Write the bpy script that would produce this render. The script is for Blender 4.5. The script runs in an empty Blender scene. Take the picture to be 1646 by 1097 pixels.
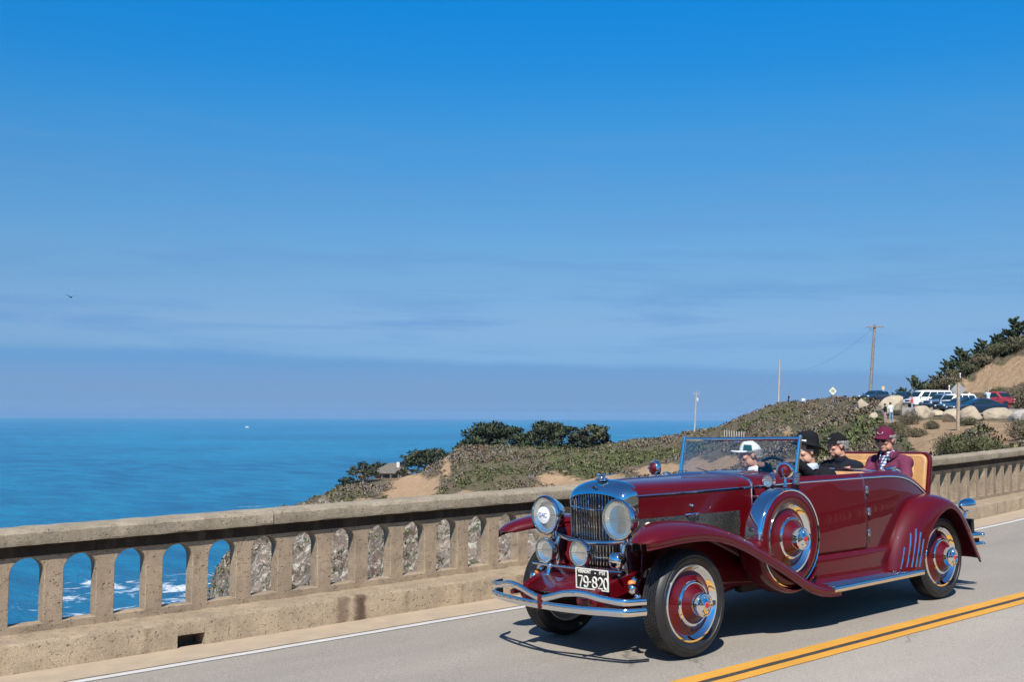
import bpy, bmesh, math, random
import numpy as np
from mathutils import Vector, Matrix, noise

# ------------------------------------------------------------------ camera, world, sun, exposure
S = bpy.context.scene
COL = S.collection
PI = math.pi
R = math.radians
random.seed(7)
rng = np.random.default_rng(7)

FPX, CX, CY = 1800.0, 823.0, 548.5          # lens calibration of the photograph (pixels of 1646 x 1097)
CAMZ = 1.87                                 # eye height above the road (m)
TH = R(49.3115)                             # angle between the view and the road direction (+X)
PITCH, ROLL = R(3.7982), R(0.26)
M = 0.01788                                 # climb of the road along +X
CROWN, YMID = 0.018, 4.8                    # cross fall either side of the centre line
FW = Vector((math.cos(TH), math.sin(TH), 0))
RT = Vector((math.sin(TH), -math.cos(TH), 0))
UP = Vector((0, 0, 1))
_f = FW * math.cos(PITCH) + UP * math.sin(PITCH)
_u = UP * math.cos(PITCH) - FW * math.sin(PITCH)
_r2 = RT * math.cos(ROLL) + _u * math.sin(ROLL)
_u2 = _u * math.cos(ROLL) - RT * math.sin(ROLL)
CAM0 = Vector((0, 0, CAMZ))

cd = bpy.data.cameras.new('camera')
cam = bpy.data.objects.new('camera', cd)
COL.objects.link(cam)
cam.matrix_world = Matrix.Translation(CAM0) @ Matrix((_r2, _u2, -_f)).transposed().to_4x4()
cd.sensor_fit = 'HORIZONTAL'
cd.sensor_width = 36.0
cd.lens = 36.0 * FPX / 1646.0
cd.clip_start = 0.05
cd.clip_end = 90000
S.camera = cam

SUN_EL, SUN_TRAVEL = R(49), R(40)           # sun height; compass direction its light travels (from +X)
wd = bpy.data.worlds.new('World')
S.world = wd
wd.use_nodes = True
wn, wl = wd.node_tree.nodes, wd.node_tree.links
wn.clear()


def N(nt, typ, **kw):
    n = nt.nodes.new(typ)
    for k, v in kw.items():
        if k in ('op', 'operation'):
            n.operation = v
        elif k == 'ins':
            for kk, vv in v.items():
                n.inputs[kk].default_value = vv
        else:
            setattr(n, k, v)
    return n


def math_node(nt, op, a, b=None, clamp=False):
    n = nt.nodes.new('ShaderNodeMath')
    n.operation = op
    n.use_clamp = clamp
    for i, q in enumerate((a, b)):
        if q is None:
            continue
        if isinstance(q, (int, float)):
            n.inputs[i].default_value = q
        else:
            nt.links.new(q, n.inputs[i])
    return n.outputs[0]


def mix_col(nt, fac, a, b, blend='MIX'):
    n = nt.nodes.new('ShaderNodeMix')
    n.data_type = 'RGBA'
    n.blend_type = blend
    for idx, q in ((0, fac), (6, a), (7, b)):
        if isinstance(q, (int, float)):
            n.inputs[idx].default_value = q
        elif isinstance(q, (tuple, list)):
            n.inputs[idx].default_value = tuple(q)[:3] + (1,)
        else:
            nt.links.new(q, n.inputs[idx])
    return n.outputs[2]


def ramp(nt, fac, stops):
    n = nt.nodes.new('ShaderNodeValToRGB')
    cr = n.color_ramp
    while len(cr.elements) < len(stops):
        cr.elements.new(0.5)
    for e, (p, c) in zip(cr.elements, stops):
        e.position = p
        e.color = (c, c, c, 1) if isinstance(c, (int, float)) else tuple(c)[:3] + (1,)
    nt.links.new(fac, n.inputs[0])
    return n.outputs[0]


def noise_tex(nt, vec, scale, detail=4, rough=0.55, dist=0.0):
    n = nt.nodes.new('ShaderNodeTexNoise')
    n.inputs['Scale'].default_value = scale
    n.inputs['Detail'].default_value = detail
    n.inputs['Roughness'].default_value = rough
    n.inputs['Distortion'].default_value = dist
    if vec is not None:
        nt.links.new(vec, n.inputs['Vector'])
    return n.outputs[0]


def mapping(nt, vec, scale=(1, 1, 1), loc=(0, 0, 0), rot=(0, 0, 0)):
    n = nt.nodes.new('ShaderNodeMapping')
    n.inputs['Scale'].default_value = scale
    n.inputs['Location'].default_value = loc
    n.inputs['Rotation'].default_value = rot
    nt.links.new(vec, n.inputs['Vector'])
    return n.outputs[0]


def build_world():
    nt = wd.node_tree
    sky = N(nt, 'ShaderNodeTexSky')
    sky.sky_type = 'NISHITA'
    sky.sun_disc = False
    sky.sun_elevation = SUN_EL
    sky.sun_rotation = R(270) - SUN_TRAVEL
    sky.altitude = 80
    sky.air_density = 1.0
    sky.dust_density = 0.3
    sky.ozone_density = 3.0
    tc = N(nt, 'ShaderNodeTexCoord')
    sep = N(nt, 'ShaderNodeSeparateXYZ')
    wl.new(tc.outputs['Generated'], sep.inputs[0])
    el = math_node(nt, 'MULTIPLY', math_node(nt, 'ARCSINE', sep.outputs[2]), 180 / PI)
    # clear, polarised-looking sea air: the same grading by height all round the sky
    grade = ramp(nt, math_node(nt, 'DIVIDE', el, 40.0), [(q / 40.0, tuple(x / 2 for x in c)) for q, c in SKY_GRADE])
    c0 = mix_col(nt, 1.0, mix_col(nt, 1.0, sky.outputs[0], grade, 'MULTIPLY'), (2, 2, 2), 'MULTIPLY')
    # marine layer: a grey-blue bank low over the sea with an uneven top, all round the horizon
    az = math_node(nt, 'ARCTAN2', sep.outputs[1], sep.outputs[0])
    comb = N(nt, 'ShaderNodeCombineXYZ')
    wl.new(az, comb.inputs[0])
    wave = math_node(nt, 'MULTIPLY', math_node(nt, 'SINE', math_node(nt, 'MULTIPLY', math_node(nt, 'SUBTRACT', az, TH), 2.0)), 0.85)
    top = math_node(nt, 'ADD', math_node(nt, 'MULTIPLY', noise_tex(nt, comb.outputs[0], 5.0, 5, 0.5), 1.1), math_node(nt, 'ADD', wave, 2.1))
    d = math_node(nt, 'SUBTRACT', top, el)
    bank = ramp(nt, math_node(nt, 'ADD', math_node(nt, 'MULTIPLY', d, 1.3), 0.25), [(0.0, 0.0), (0.5, 0.9), (1.0, 1.0)])
    low = ramp(nt, math_node(nt, 'DIVIDE', el, 4.0), [(0.0, SKY_LOW), (0.10, SKY_MID), (0.38, SKY_MID), (0.70, SKY_BANK)])
    bankcol = mix_col(nt, 1.0, low, (10, 10, 10), 'MULTIPLY')
    c1 = mix_col(nt, math_node(nt, 'MULTIPLY', bank, 0.9), c0, bankcol)
    # thin streaks of high cloud, faint
    comb2 = N(nt, 'ShaderNodeCombineXYZ')
    wl.new(math_node(nt, 'MULTIPLY', az, 5.0), comb2.inputs[0])
    wl.new(math_node(nt, 'ADD', math_node(nt, 'MULTIPLY', el, 0.85), math_node(nt, 'MULTIPLY', az, -1.2)), comb2.inputs[1])
    st = noise_tex(nt, comb2.outputs[0], 1.0, 6, 0.6, 0.4)
    band = ramp(nt, math_node(nt, 'DIVIDE', el, 20.0), [(0.0, 0.0), (0.14, 0.3), (0.22, 1.0), (0.42, 0.75), (0.8, 0.0)])
    stm = math_node(nt, 'MULTIPLY', ramp(nt, st, [(0.47, 0.0), (0.66, 1.0)]), band)
    c2 = mix_col(nt, math_node(nt, 'MULTIPLY', stm, 0.62), c1, SKY_STREAK)
    bg = N(nt, 'ShaderNodeBackground')
    bg.inputs['Strength'].default_value = SKY_STRENGTH
    wl.new(c2, bg.inputs['Color'])
    out = N(nt, 'ShaderNodeOutputWorld')
    wl.new(bg.outputs[0], out.inputs['Surface'])


SKY_STRENGTH = 0.07
SKY_GRADE = [(0.25, (0.19, 0.45, 1.05)), (2.8, (0.34, 0.55, 0.95)), (4.7, (0.47, 0.64, 0.92)), (6.6, (0.48, 0.70, 0.935)), (8.5, (0.47, 0.775, 1.0)), (11.6, (0.38, 0.84, 1.12)), (14.7, (0.25, 0.92, 1.29)), (17.4, (0.12, 0.94, 1.46)), (20.5, (0.055, 1.0, 1.62)), (28.0, (0.22, 0.94, 1.44)), (40.0, (0.46, 0.92, 1.30))]
SKY_BANK = (0.142, 0.345, 0.66)
SKY_MID = (0.197, 0.355, 0.615)
SKY_LOW = (0.130, 0.31, 0.585)
SKY_STREAK = (1.45, 3.4, 6.7)
build_world()

ld = bpy.data.lights.new('sun', 'SUN')
ld.energy = 4.6
ld.angle = R(0.53)
ld.color = (1.0, 0.955, 0.89)
sun = bpy.data.objects.new('sun', ld)
COL.objects.link(sun)
_sd = Vector((math.cos(SUN_EL) * math.cos(SUN_TRAVEL), math.cos(SUN_EL) * math.sin(SUN_TRAVEL), -math.sin(SUN_EL)))
sun.rotation_euler = _sd.to_track_quat('-Z', 'Y').to_euler()
sun.location = (-20, -20, 30)

S.view_settings.view_transform = 'Standard'
S.view_settings.look = 'None'
S.view_settings.exposure = 0.5
S.view_settings.gamma = 1.0
S.view_settings.use_curve_mapping = False
S.cycles.max_bounces = 8
S.cycles.transparent_max_bounces = 12
S.cycles.use_denoising = True


def ray(u, v):
    """direction through a pixel of the photograph, scaled to one metre of depth along the level view axis"""
    x, y = u - CX, v - CY
    c, n = math.cos(ROLL), math.sin(ROLL)
    x, y = c * x + n * y, -n * x + c * y
    x, y = x / FPX, y / FPX
    cp, sp = math.cos(PITCH), math.sin(PITCH)
    f = cp + sp * y
    return (RT * x + FW * f + UP * (sp - cp * y))


def at(u, v, d):
    r = ray(u, v)
    k = d / r.dot(FW)
    return CAM0 + r * k


def pix(P):
    q = Vector(P) - CAM0
    x, f, z = q.dot(RT), q.dot(FW), q.z
    cp, sp = math.cos(PITCH), math.sin(PITCH)
    Z = cp * f + sp * z
    y = sp * f - cp * z
    X, Yv = x / Z * FPX, y / Z * FPX
    c, n = math.cos(ROLL), math.sin(ROLL)
    return (c * X - n * Yv + CX, n * X + c * Yv + CY)


# ------------------------------------------------------------------ mesh helpers
class MB:
    def __init__(s):
        s.v, s.f = [], []

    def add(s, vs, fs):
        b = len(s.v)
        s.v.extend([tuple(q) for q in vs])
        s.f.extend([tuple(i + b for i in f) for f in fs])
        return s

    def box(s, c, d, rot=None):
        x, y, z = d[0] / 2, d[1] / 2, d[2] / 2
        vs = [Vector(q) for q in ((-x, -y, -z), (x, -y, -z), (x, y, -z), (-x, y, -z), (-x, -y, z), (x, -y, z), (x, y, z), (-x, y, z))]
        if rot is not None:
            vs = [rot @ q for q in vs]
        c = Vector(c)
        return s.add([q + c for q in vs], [(0, 3, 2, 1), (4, 5, 6, 7), (0, 1, 5, 4), (1, 2, 6, 5), (2, 3, 7, 6), (3, 0, 4, 7)])

    def loft(s, rings, closed=True, caps=True, loop=False):
        n = len(rings[0])
        vs = [q for r in rings for q in r]
        fs = []
        m = len(rings)
        for i in range(m if loop else m - 1):
            a, b = i * n, ((i + 1) % m) * n
            for j in range(n if closed else n - 1):
                k = (j + 1) % n
                fs.append((a + j, a + k, b + k, b + j))
        if caps and closed and not loop:
            fs.append(tuple(range(n - 1, -1, -1)))
            fs.append(tuple(range((m - 1) * n, m * n)))
        return s.add(vs, fs)

    def tube(s, pts, r, n=10, caps=True, loop=False, flat=None):
        pts = [Vector(p) for p in pts]
        m = len(pts)
        rad = r if isinstance(r, (list, tuple)) else [r] * m
        rings = []
        up = None
        for i, p in enumerate(pts):
            if loop:
                t = (pts[(i + 1) % m] - pts[i - 1]).normalized()
            else:
                t = (pts[min(i + 1, m - 1)] - pts[max(i - 1, 0)]).normalized()
            if up is None:
                up = Vector((0, 0, 1)) if abs(t.z) < 0.9 else Vector((1, 0, 0))
            a = t.cross(up)
            if a.length < 1e-5:
                a = t.cross(Vector((0, 1, 0)))
            a.normalize()
            b = a.cross(t).normalized()
            up = b
            fa, fb = (1, 1) if flat is None else flat
            rings.append([p + (a * math.cos(2 * PI * j / n) * fa + b * math.sin(2 * PI * j / n) * fb) * rad[i] for j in range(n)])
        return s.loft(rings, True, caps, loop)

    def lathe(s, prof, o=(0, 0, 0), ax=(0, 0, 1), n=24, caps=True):
        ax = Vector(ax).normalized()
        o = Vector(o)
        a = ax.cross(Vector((0, 0, 1)) if abs(ax.z) < 0.9 else Vector((1, 0, 0))).normalized()
        b = ax.cross(a)
        rings = [[o + ax * h + (a * math.cos(2 * PI * j / n) + b * math.sin(2 * PI * j / n)) * max(r, 1e-4) for j in range(n)] for r, h in prof]
        return s.loft(rings, True, caps)

    def ell(s, c, r, nu=14, nv=9, rot=None):
        c = Vector(c)
        rings = []
        for i in range(nv):
            ph = -PI / 2 + PI * (i + 0.25) / (nv - 0.5)
            ring = []
            for j in range(nu):
                a = 2 * PI * j / nu
                q = Vector((r[0] * math.cos(ph) * math.cos(a), r[1] * math.cos(ph) * math.sin(a), r[2] * math.sin(ph)))
                if rot is not None:
                    q = rot @ q
                ring.append(c + q)
            rings.append(ring)
        return s.loft(rings)

    def capsule(s, a, b, ra, rb, n=12):
        a, b = Vector(a), Vector(b)
        t = b - a
        L = max(t.length, 1e-4)
        t = t / L
        pr = []
        for k in range(4):
            q = PI / 2 * (1 - k / 4)
            pr.append((ra * math.cos(q), -ra * math.sin(q)))
        for k in range(5):
            q = PI / 2 * k / 4
            pr.append((rb * math.cos(q), L + rb * math.sin(q)))
        return s.lathe(pr, a, t, n)

    def prism(s, poly, fn, t0, t1):
        """poly of 2-D points, fn(p, t) -> 3-D; two faces and the rim"""
        n = len(poly)
        vs = [fn(p, t0) for p in poly] + [fn(p, t1) for p in poly]
        fs = [tuple(range(n - 1, -1, -1)), tuple(range(n, 2 * n))]
        fs += [(i, (i + 1) % n, n + (i + 1) % n, n + i) for i in range(n)]
        return s.add(vs, fs)

    def mirror_y(s):
        b = len(s.v)
        vs = [(x, -y, z) for x, y, z in s.v]
        fs = [tuple(reversed(f)) for f in s.f]
        return s.add(vs, fs)

    def mesh(s, name, m, smooth=True, sharp=38):
        me = bpy.data.meshes.new(name)
        me.from_pydata(s.v, [], s.f)
        if m is not None:
            me.materials.append(m)
        bm = bmesh.new()
        bm.from_mesh(me)
        bmesh.ops.recalc_face_normals(bm, faces=bm.faces)
        bm.to_mesh(me)
        bm.free()
        if smooth:
            me.polygons.foreach_set('use_smooth', [True] * len(me.polygons))
            me.set_sharp_from_angle(angle=R(sharp))
        me.update()
        return me

    def build(s, name, m, parent=None, smooth=True, sharp=38, bevel=0.0, seg=2):
        o = bpy.data.objects.new(name, s.mesh(name, m, smooth, sharp))
        COL.objects.link(o)
        if parent is not None:
            o.parent = parent
        if bevel:
            b = o.modifiers.new('bevel', 'BEVEL')
            b.width = bevel
            b.segments = seg
            b.limit_method = 'ANGLE'
            b.angle_limit = R(40)
        return o


def tag(o, label=None, cat=None, group=None, kind=None):
    if label:
        o['label'] = label
    if cat:
        o['category'] = cat
    if group:
        o['group'] = group
    if kind:
        o['kind'] = kind
    return o


def empty(name, loc=(0, 0, 0), rz=0.0, parent=None):
    o = bpy.data.objects.new(name, None)
    COL.objects.link(o)
    o.location = loc
    o.rotation_euler = (0, 0, rz)
    o.empty_display_size = 0.2
    if parent is not None:
        o.parent = parent
    return o


KIDS = {}


def copy_tree(o, parent=None):
    c = o.copy()
    COL.objects.link(c)
    if parent is not None:
        c.parent = parent
    for ch in list(o.children):
        copy_tree(ch, c)
    return c


def cr(pts, n):
    """Catmull-Rom through points (any dimension), n samples spread evenly in parameter"""
    P = np.array(pts, float)
    k = len(P)
    out = []
    for i in range(n):
        t = i / (n - 1) * (k - 1)
        j = min(int(t), k - 2)
        f = t - j
        p0, p1, p2, p3 = P[max(j - 1, 0)], P[j], P[j + 1], P[min(j + 2, k - 1)]
        out.append(0.5 * ((2 * p1) + (-p0 + p2) * f + (2 * p0 - 5 * p1 + 4 * p2 - p3) * f * f + (-p0 + 3 * p1 - 3 * p2 + p3) * f ** 3))
    return np.array(out)


def lerp_tab(tab, x):
    xs = [q[0] for q in tab]
    return [float(np.interp(x, xs, [q[i] for q in tab])) for i in range(1, len(tab[0]))]


# ------------------------------------------------------------------ materials
MATS = {}


def pmat(name, col, rough=0.6, metal=0.0, coat=0.0, var=0.12, scale=6.0, bump=0.0, bscale=60.0, spec=0.5, col2=None, world=False, sheen=0.0):
    m = bpy.data.materials.new(name)
    m.use_nodes = True
    nt = m.node_tree
    b = nt.nodes['Principled BSDF']
    tc = nt.nodes.new('ShaderNodeTexCoord')
    vec = tc.outputs['Object']
    if world:
        vec = nt.nodes.new('ShaderNodeNewGeometry').outputs['Position']
    nz = noise_tex(nt, vec, scale, 5, 0.6)
    c2 = col2 if col2 else tuple(q * (1 - var * 2) for q in col)
    c1 = col if col2 else tuple(min(1, q * (1 + var)) for q in col)
    nt.links.new(mix_col(nt, ramp(nt, nz, [(0.3, 0.0), (0.7, 1.0)]), c2, c1), b.inputs['Base Color'])
    b.inputs['Roughness'].default_value = rough
    b.inputs['Metallic'].default_value = metal
    b.inputs['Coat Weight'].default_value = coat
    b.inputs['Coat Roughness'].default_value = 0.03
    b.inputs['Specular IOR Level'].default_value = spec
    b.inputs['Sheen Weight'].default_value = sheen
    if bump:
        bp = nt.nodes.new('ShaderNodeBump')
        bp.inputs['Strength'].default_value = bump
        bp.inputs['Distance'].default_value = 0.01
        nt.links.new(noise_tex(nt, vec, bscale, 4, 0.6), bp.inputs['Height'])
        nt.links.new(bp.outputs[0], b.inputs['Normal'])
    MATS[name] = m
    return m


def concrete_mat(name, light, dark, pits=0.55, stain=0.35, extra=None):
    m = bpy.data.materials.new(name)
    m.use_nodes = True
    nt = m.node_tree
    b = nt.nodes['Principled BSDF']
    g = nt.nodes.new('ShaderNodeNewGeometry')
    pos = g.outputs['Position']
    big = ramp(nt, noise_tex(nt, pos, 2.2, 6, 0.62), [(0.32, 0.0), (0.68, 1.0)])
    c = mix_col(nt, big, dark, light)
    fine = ramp(nt, noise_tex(nt, pos, 95, 3, 0.7), [(0.36, 0.0), (0.64, 1.0)])
    c = mix_col(nt, 0.38, c, mix_col(nt, fine, (0.10, 0.085, 0.06), (0.60, 0.54, 0.43)), 'OVERLAY')
    # aggregate and pits
    vo = nt.nodes.new('ShaderNodeTexVoronoi')
    vo.inputs['Scale'].default_value = 55
    nt.links.new(pos, vo.inputs['Vector'])
    pm = ramp(nt, noise_tex(nt, pos, 26, 4, 0.7), [(0.52, 0.0), (0.64, 1.0)])
    v2 = nt.nodes.new('ShaderNodeTexVoronoi')
    v2.inputs['Scale'].default_value = 24
    nt.links.new(pos, v2.inputs['Vector'])
    chip = math_node(nt, 'MULTIPLY', ramp(nt, v2.outputs['Distance'], [(0.12, 1.0), (0.30, 0.0)]), ramp(nt, noise_tex(nt, pos, 11, 4, 0.7), [(0.54, 0.0), (0.62, 1.0)]))
    pit = math_node(nt, 'MULTIPLY', pm, ramp(nt, vo.outputs['Distance'], [(0.25, 1.0), (0.5, 0.0)]))
    c = mix_col(nt, math_node(nt, 'MULTIPLY', pit, pits), c, (0.09, 0.075, 0.055))
    c = mix_col(nt, math_node(nt, 'MULTIPLY', chip, pits * 0.75), c, (0.12, 0.095, 0.07))
    c = mix_col(nt, math_node(nt, 'MULTIPLY', ramp(nt, noise_tex(nt, pos, 6.5, 5, 0.7), [(0.46, 0.0), (0.7, 1.0)]), 0.55), c, tuple(q * 0.55 for q in dark))
    # rain streaks and dirt running down
    mp = mapping(nt, pos, (7, 7, 0.9))
    st = ramp(nt, noise_tex(nt, mp, 1.0, 5, 0.6), [(0.5, 0.0), (0.75, 1.0)])
    c = mix_col(nt, math_node(nt, 'MULTIPLY', st, stain), c, (0.14, 0.11, 0.075))
    if extra:
        c = extra(nt, pos, c)
    nt.links.new(c, b.inputs['Base Color'])
    b.inputs['Roughness'].default_value = 0.93
    b.inputs['Specular IOR Level'].default_value = 0.25
    h = math_node(nt, 'SUBTRACT', noise_tex(nt, pos, 130, 4, 0.7), math_node(nt, 'ADD', math_node(nt, 'MULTIPLY', pit, 1.2), math_node(nt, 'MULTIPLY', chip, 2.0)))
    bp = nt.nodes.new('ShaderNodeBump')
    bp.inputs['Strength'].default_value = 0.75
    bp.inputs['Distance'].default_value = 0.008
    nt.links.new(h, bp.inputs['Height'])
    nt.links.new(bp.outputs[0], b.inputs['Normal'])
    MATS[name] = m
    return m


def glass_mat(name, tint=(0.9, 0.95, 0.95), refl=1.0, rough=0.0):
    m = bpy.data.materials.new(name)
    m.use_nodes = True
    nt = m.node_tree
    nt.nodes.remove(nt.nodes['Principled BSDF'])
    out = nt.nodes['Material Output']
    fr = nt.nodes.new('ShaderNodeFresnel')
    fr.inputs[0].default_value = 1.5
    tc = nt.nodes.new('ShaderNodeTexCoord')
    dirt = ramp(nt, noise_tex(nt, tc.outputs['Object'], 5, 4), [(0.3, 0.9), (0.7, 1.0)])
    tr = nt.nodes.new('ShaderNodeBsdfTransparent')
    nt.links.new(mix_col(nt, 1.0, tint, dirt, 'MULTIPLY'), tr.inputs[0])
    gl = nt.nodes.new('ShaderNodeBsdfGlossy')
    gl.inputs['Roughness'].default_value = rough
    mx = nt.nodes.new('ShaderNodeMixShader')
    nt.links.new(math_node(nt, 'MULTIPLY', fr.outputs[0], refl), mx.inputs[0])
    nt.links.new(tr.outputs[0], mx.inputs[1])
    nt.links.new(gl.outputs[0], mx.inputs[2])
    nt.links.new(mx.outputs[0], out.inputs['Surface'])
    MATS[name] = m
    return m


# ------------------------------------------------------------------ the bridge: road, kerbs, parapets
def DY(x):
    """the bridge runs straight, then swings gently towards the sea at its far end"""
    if x < 13.5:
        return 0.0
    if x < 17.5:
        return 0.117 * (x - 13.5) ** 2 / 8.0
    return 0.117 * (x - 15.5)


def DYp(x):
    return 0.0 if x < 13.5 else (0.117 * (x - 13.5) / 4.0 if x < 17.5 else 0.117)


def road_z(x, y):
    return M * x - CROWN * abs(y - YMID - DY(x))


def road_mat():
    m = bpy.data.materials.new('asphalt')
    m.use_nodes = True
    nt = m.node_tree
    b = nt.nodes['Principled BSDF']
    pos = nt.nodes.new('ShaderNodeNewGeometry').outputs['Position']
    c = mix_col(nt, ramp(nt, noise_tex(nt, mapping(nt, pos, (0.35, 1.3, 1)), 1.0, 6, 0.6), [(0.3, 0.0), (0.7, 1.0)]), (0.262, 0.240, 0.212), (0.320, 0.290, 0.252))
    ag = ramp(nt, math_node(nt, 'ADD', math_node(nt, 'MULTIPLY', noise_tex(nt, pos, 75, 3, 0.8), 0.6), math_node(nt, 'MULTIPLY', noise_tex(nt, pos, 230, 2, 0.8), 0.4)), [(0.38, 0.0), (0.62, 1.0)])
    c = mix_col(nt, 0.55, c, mix_col(nt, ag, (0.16, 0.15, 0.13), (0.78, 0.74, 0.68)), 'OVERLAY')
    # tyre-darkened wheel tracks, faint
    sep = nt.nodes.new('ShaderNodeSeparateXYZ')
    nt.links.new(pos, sep.inputs[0])
    for yy in (5.6, 7.1, 3.9, 2.4):
        dd = math_node(nt, 'ABSOLUTE', math_node(nt, 'SUBTRACT', sep.outputs[1], yy))
        t = ramp(nt, dd, [(0.0, 0.16), (0.45, 0.0)])
        c = mix_col(nt, t, c, (0.22, 0.20, 0.18))
    # the inland lane is paler, from an older surfacing
    c = mix_col(nt, ramp(nt, math_node(nt, 'SUBTRACT', 5.15, sep.outputs[1]), [(0.0, 0.0), (0.6, 0.20)]), c, mix_col(nt, 1.0, c, (1.0, 1.0, 1.0), 'SOFT_LIGHT'))
    c = mix_col(nt, ramp(nt, math_node(nt, 'SUBTRACT', 5.15, sep.outputs[1]), [(0.0, 0.0), (0.6, 0.06)]), c, (0.62, 0.56, 0.50))
    # hairline cracks and small dark marks
    vo = nt.nodes.new('ShaderNodeTexVoronoi')
    vo.feature = 'DISTANCE_TO_EDGE'
    vo.inputs['Scale'].default_value = 0.55
    wob = nt.nodes.new('ShaderNodeVectorMath')
    nzc = nt.nodes.new('ShaderNodeTexNoise')
    nzc.inputs['Scale'].default_value = 2.5
    nzc.inputs['Detail'].default_value = 6
    nt.links.new(pos, nzc.inputs['Vector'])
    wob.operation = 'MULTIPLY_ADD'
    nt.links.new(nzc.outputs['Color'], wob.inputs[0])
    wob.inputs[1].default_value = (0.7, 0.7, 0)
    nt.links.new(pos, wob.inputs[2])
    nt.links.new(wob.outputs[0], vo.inputs['Vector'])
    cm = math_node(nt, 'MULTIPLY', ramp(nt, vo.outputs['Distance'], [(0.0, 1.0), (0.006, 0.0)]), ramp(nt, noise_tex(nt, pos, 0.9, 3), [(0.52, 0.0), (0.6, 0.7)]))
    c = mix_col(nt, cm, c, (0.09, 0.08, 0.07))
    v2 = nt.nodes.new('ShaderNodeTexVoronoi')
    v2.inputs['Scale'].default_value = 3.0
    nt.links.new(mapping(nt, pos, (1, 2.0, 1)), v2.inputs['Vector'])
    sp = ramp(nt, v2.outputs['Distance'], [(0.02, 1.0), (0.075, 0.0)])
    c = mix_col(nt, math_node(nt, 'MULTIPLY', sp, ramp(nt, noise_tex(nt, pos, 1.7, 2), [(0.6, 0.0), (0.66, 0.65)])), c, (0.10, 0.09, 0.08))
    nt.links.new(c, b.inputs['Base Color'])
    b.inputs['Roughness'].default_value = 0.88
    b.inputs['Specular IOR Level'].default_value = 0.3
    bp = nt.nodes.new('ShaderNodeBump')
    bp.inputs['Strength'].default_value = 0.5
    bp.inputs['Distance'].default_value = 0.004
    nt.links.new(noise_tex(nt, pos, 190, 3, 0.7), bp.inputs['Height'])
    nt.links.new(bp.outputs[0], b.inputs['Normal'])
    return m


def paint_mat(name, col, under, wear=0.45):
    m = bpy.data.materials.new(name)
    m.use_nodes = True
    nt = m.node_tree
    b = nt.nodes['Principled BSDF']
    pos = nt.nodes.new('ShaderNodeNewGeometry').outputs['Position']
    w = ramp(nt, noise_tex(nt, pos, 34, 6, 0.75), [(0.56, 0.0), (0.72, 1.0)])
    c = mix_col(nt, ramp(nt, noise_tex(nt, pos, 3, 4), [(0.3, 0.0), (0.7, 1.0)]), col, tuple(q * 0.86 for q in col))
    c = mix_col(nt, math_node(nt, 'MULTIPLY', w, wear), c, under)
    nt.links.new(c, b.inputs['Base Color'])
    b.inputs['Roughness'].default_value = 0.8
    bp = nt.nodes.new('ShaderNodeBump')
    bp.inputs['Strength'].default_value = 0.4
    bp.inputs['Distance'].default_value = 0.003
    nt.links.new(noise_tex(nt, pos, 160, 3, 0.7), bp.inputs['Height'])
    nt.links.new(bp.outputs[0], b.inputs['Normal'])
    return m


def strip(name, y0, y1, x0, x1, lift, mat, step=0.5, ny=1, ragged=0.0, kind='structure'):
    n = int((x1 - x0) / step)
    mb = MB()
    vs, fs = [], []
    for i in range(n + 1):
        x = x0 + (x1 - x0) * i / n
        for j in range(ny + 1):
            y = y0 + (y1 - y0) * j / ny
            if ragged and j in (0, ny):
                y += ragged * (noise.noise((x * 3.1, j * 7.3, y0)) + 0.6 * noise.noise((x * 11.0, j * 3.3, 5)))
            vs.append((x, y + DY(x), road_z(x, y + DY(x)) + lift))
    for i in range(n):
        for j in range(ny):
            a = i * (ny + 1) + j
            fs.append((a, a + ny + 1, a + ny + 2, a + 1))
    mb.add(vs, fs)
    o = mb.build(name, mat, smooth=False)
    tag(o, kind=kind)
    return o


asph = road_mat()
X0, X1 = -26.0, 46.0
strip('road', 1.0, YMID, X0, X1, 0, asph, 1.0, 8)
strip('road', YMID, 8.62, X0, X1, 0, asph, 1.0, 8)
dust = pmat('roadside_dust', (0.43, 0.33, 0.225), 0.95, col2=(0.345, 0.27, 0.19), scale=5, bump=0.5, bscale=120, world=True)
strip('shoulder', 8.085, 8.62, X0, X1, 0.004, dust, 0.1, 2, 0.012)
strip('shoulder', 0.98, 1.45, X0, X1, 0.004, dust, 0.2, 2, 0.012)
yel = paint_mat('yellow_paint', (0.62, 0.30, 0.035), (0.28, 0.23, 0.17), 0.45)
wht = paint_mat('white_paint', (0.55, 0.53, 0.50), (0.30, 0.27, 0.23), 0.7)
blk = paint_mat('black_paint', (0.045, 0.038, 0.034), (0.30, 0.26, 0.22), 0.55)
strip('yellow_line', 4.928, 5.060, X0, X1, 0.005, yel, 0.04, 1, 0.005)
strip('yellow_line', 4.766, 4.866, X0, X1, 0.005, yel, 0.04, 1, 0.005)
strip('black_line', 4.862, 4.932, X0, X1, 0.0035, blk, 0.04, 1, 0.004)
strip('white_line', 7.962, 8.048, X0, X1, 0.005, wht, 0.05, 1, 0.006)
strip('white_line', 1.5, 1.6, X0, X1, 0.005, wht, 0.05, 1, 0.006)

# a raised yellow marker beside the centre lines
q = at(1612, 950, 12)
mk = MB()
mk.loft([[(-0.075, -0.05, 0), (0.075, -0.05, 0), (0.075, 0.05, 0), (-0.075, 0.05, 0)], [(-0.045, -0.042, 0.024), (0.045, -0.042, 0.024), (0.045, 0.042, 0.024), (-0.045, 0.042, 0.024)]])
mo = mk.build('road_marker', pmat('marker_plastic', (0.75, 0.33, 0.06), 0.45, var=0.2), bevel=0.004)
mo.location = (11.35, 5.16, road_z(11.35, 5.16) + 0.004)
tag(mo, 'small raised yellow road marker just outside the double yellow line', 'road marker')


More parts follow.
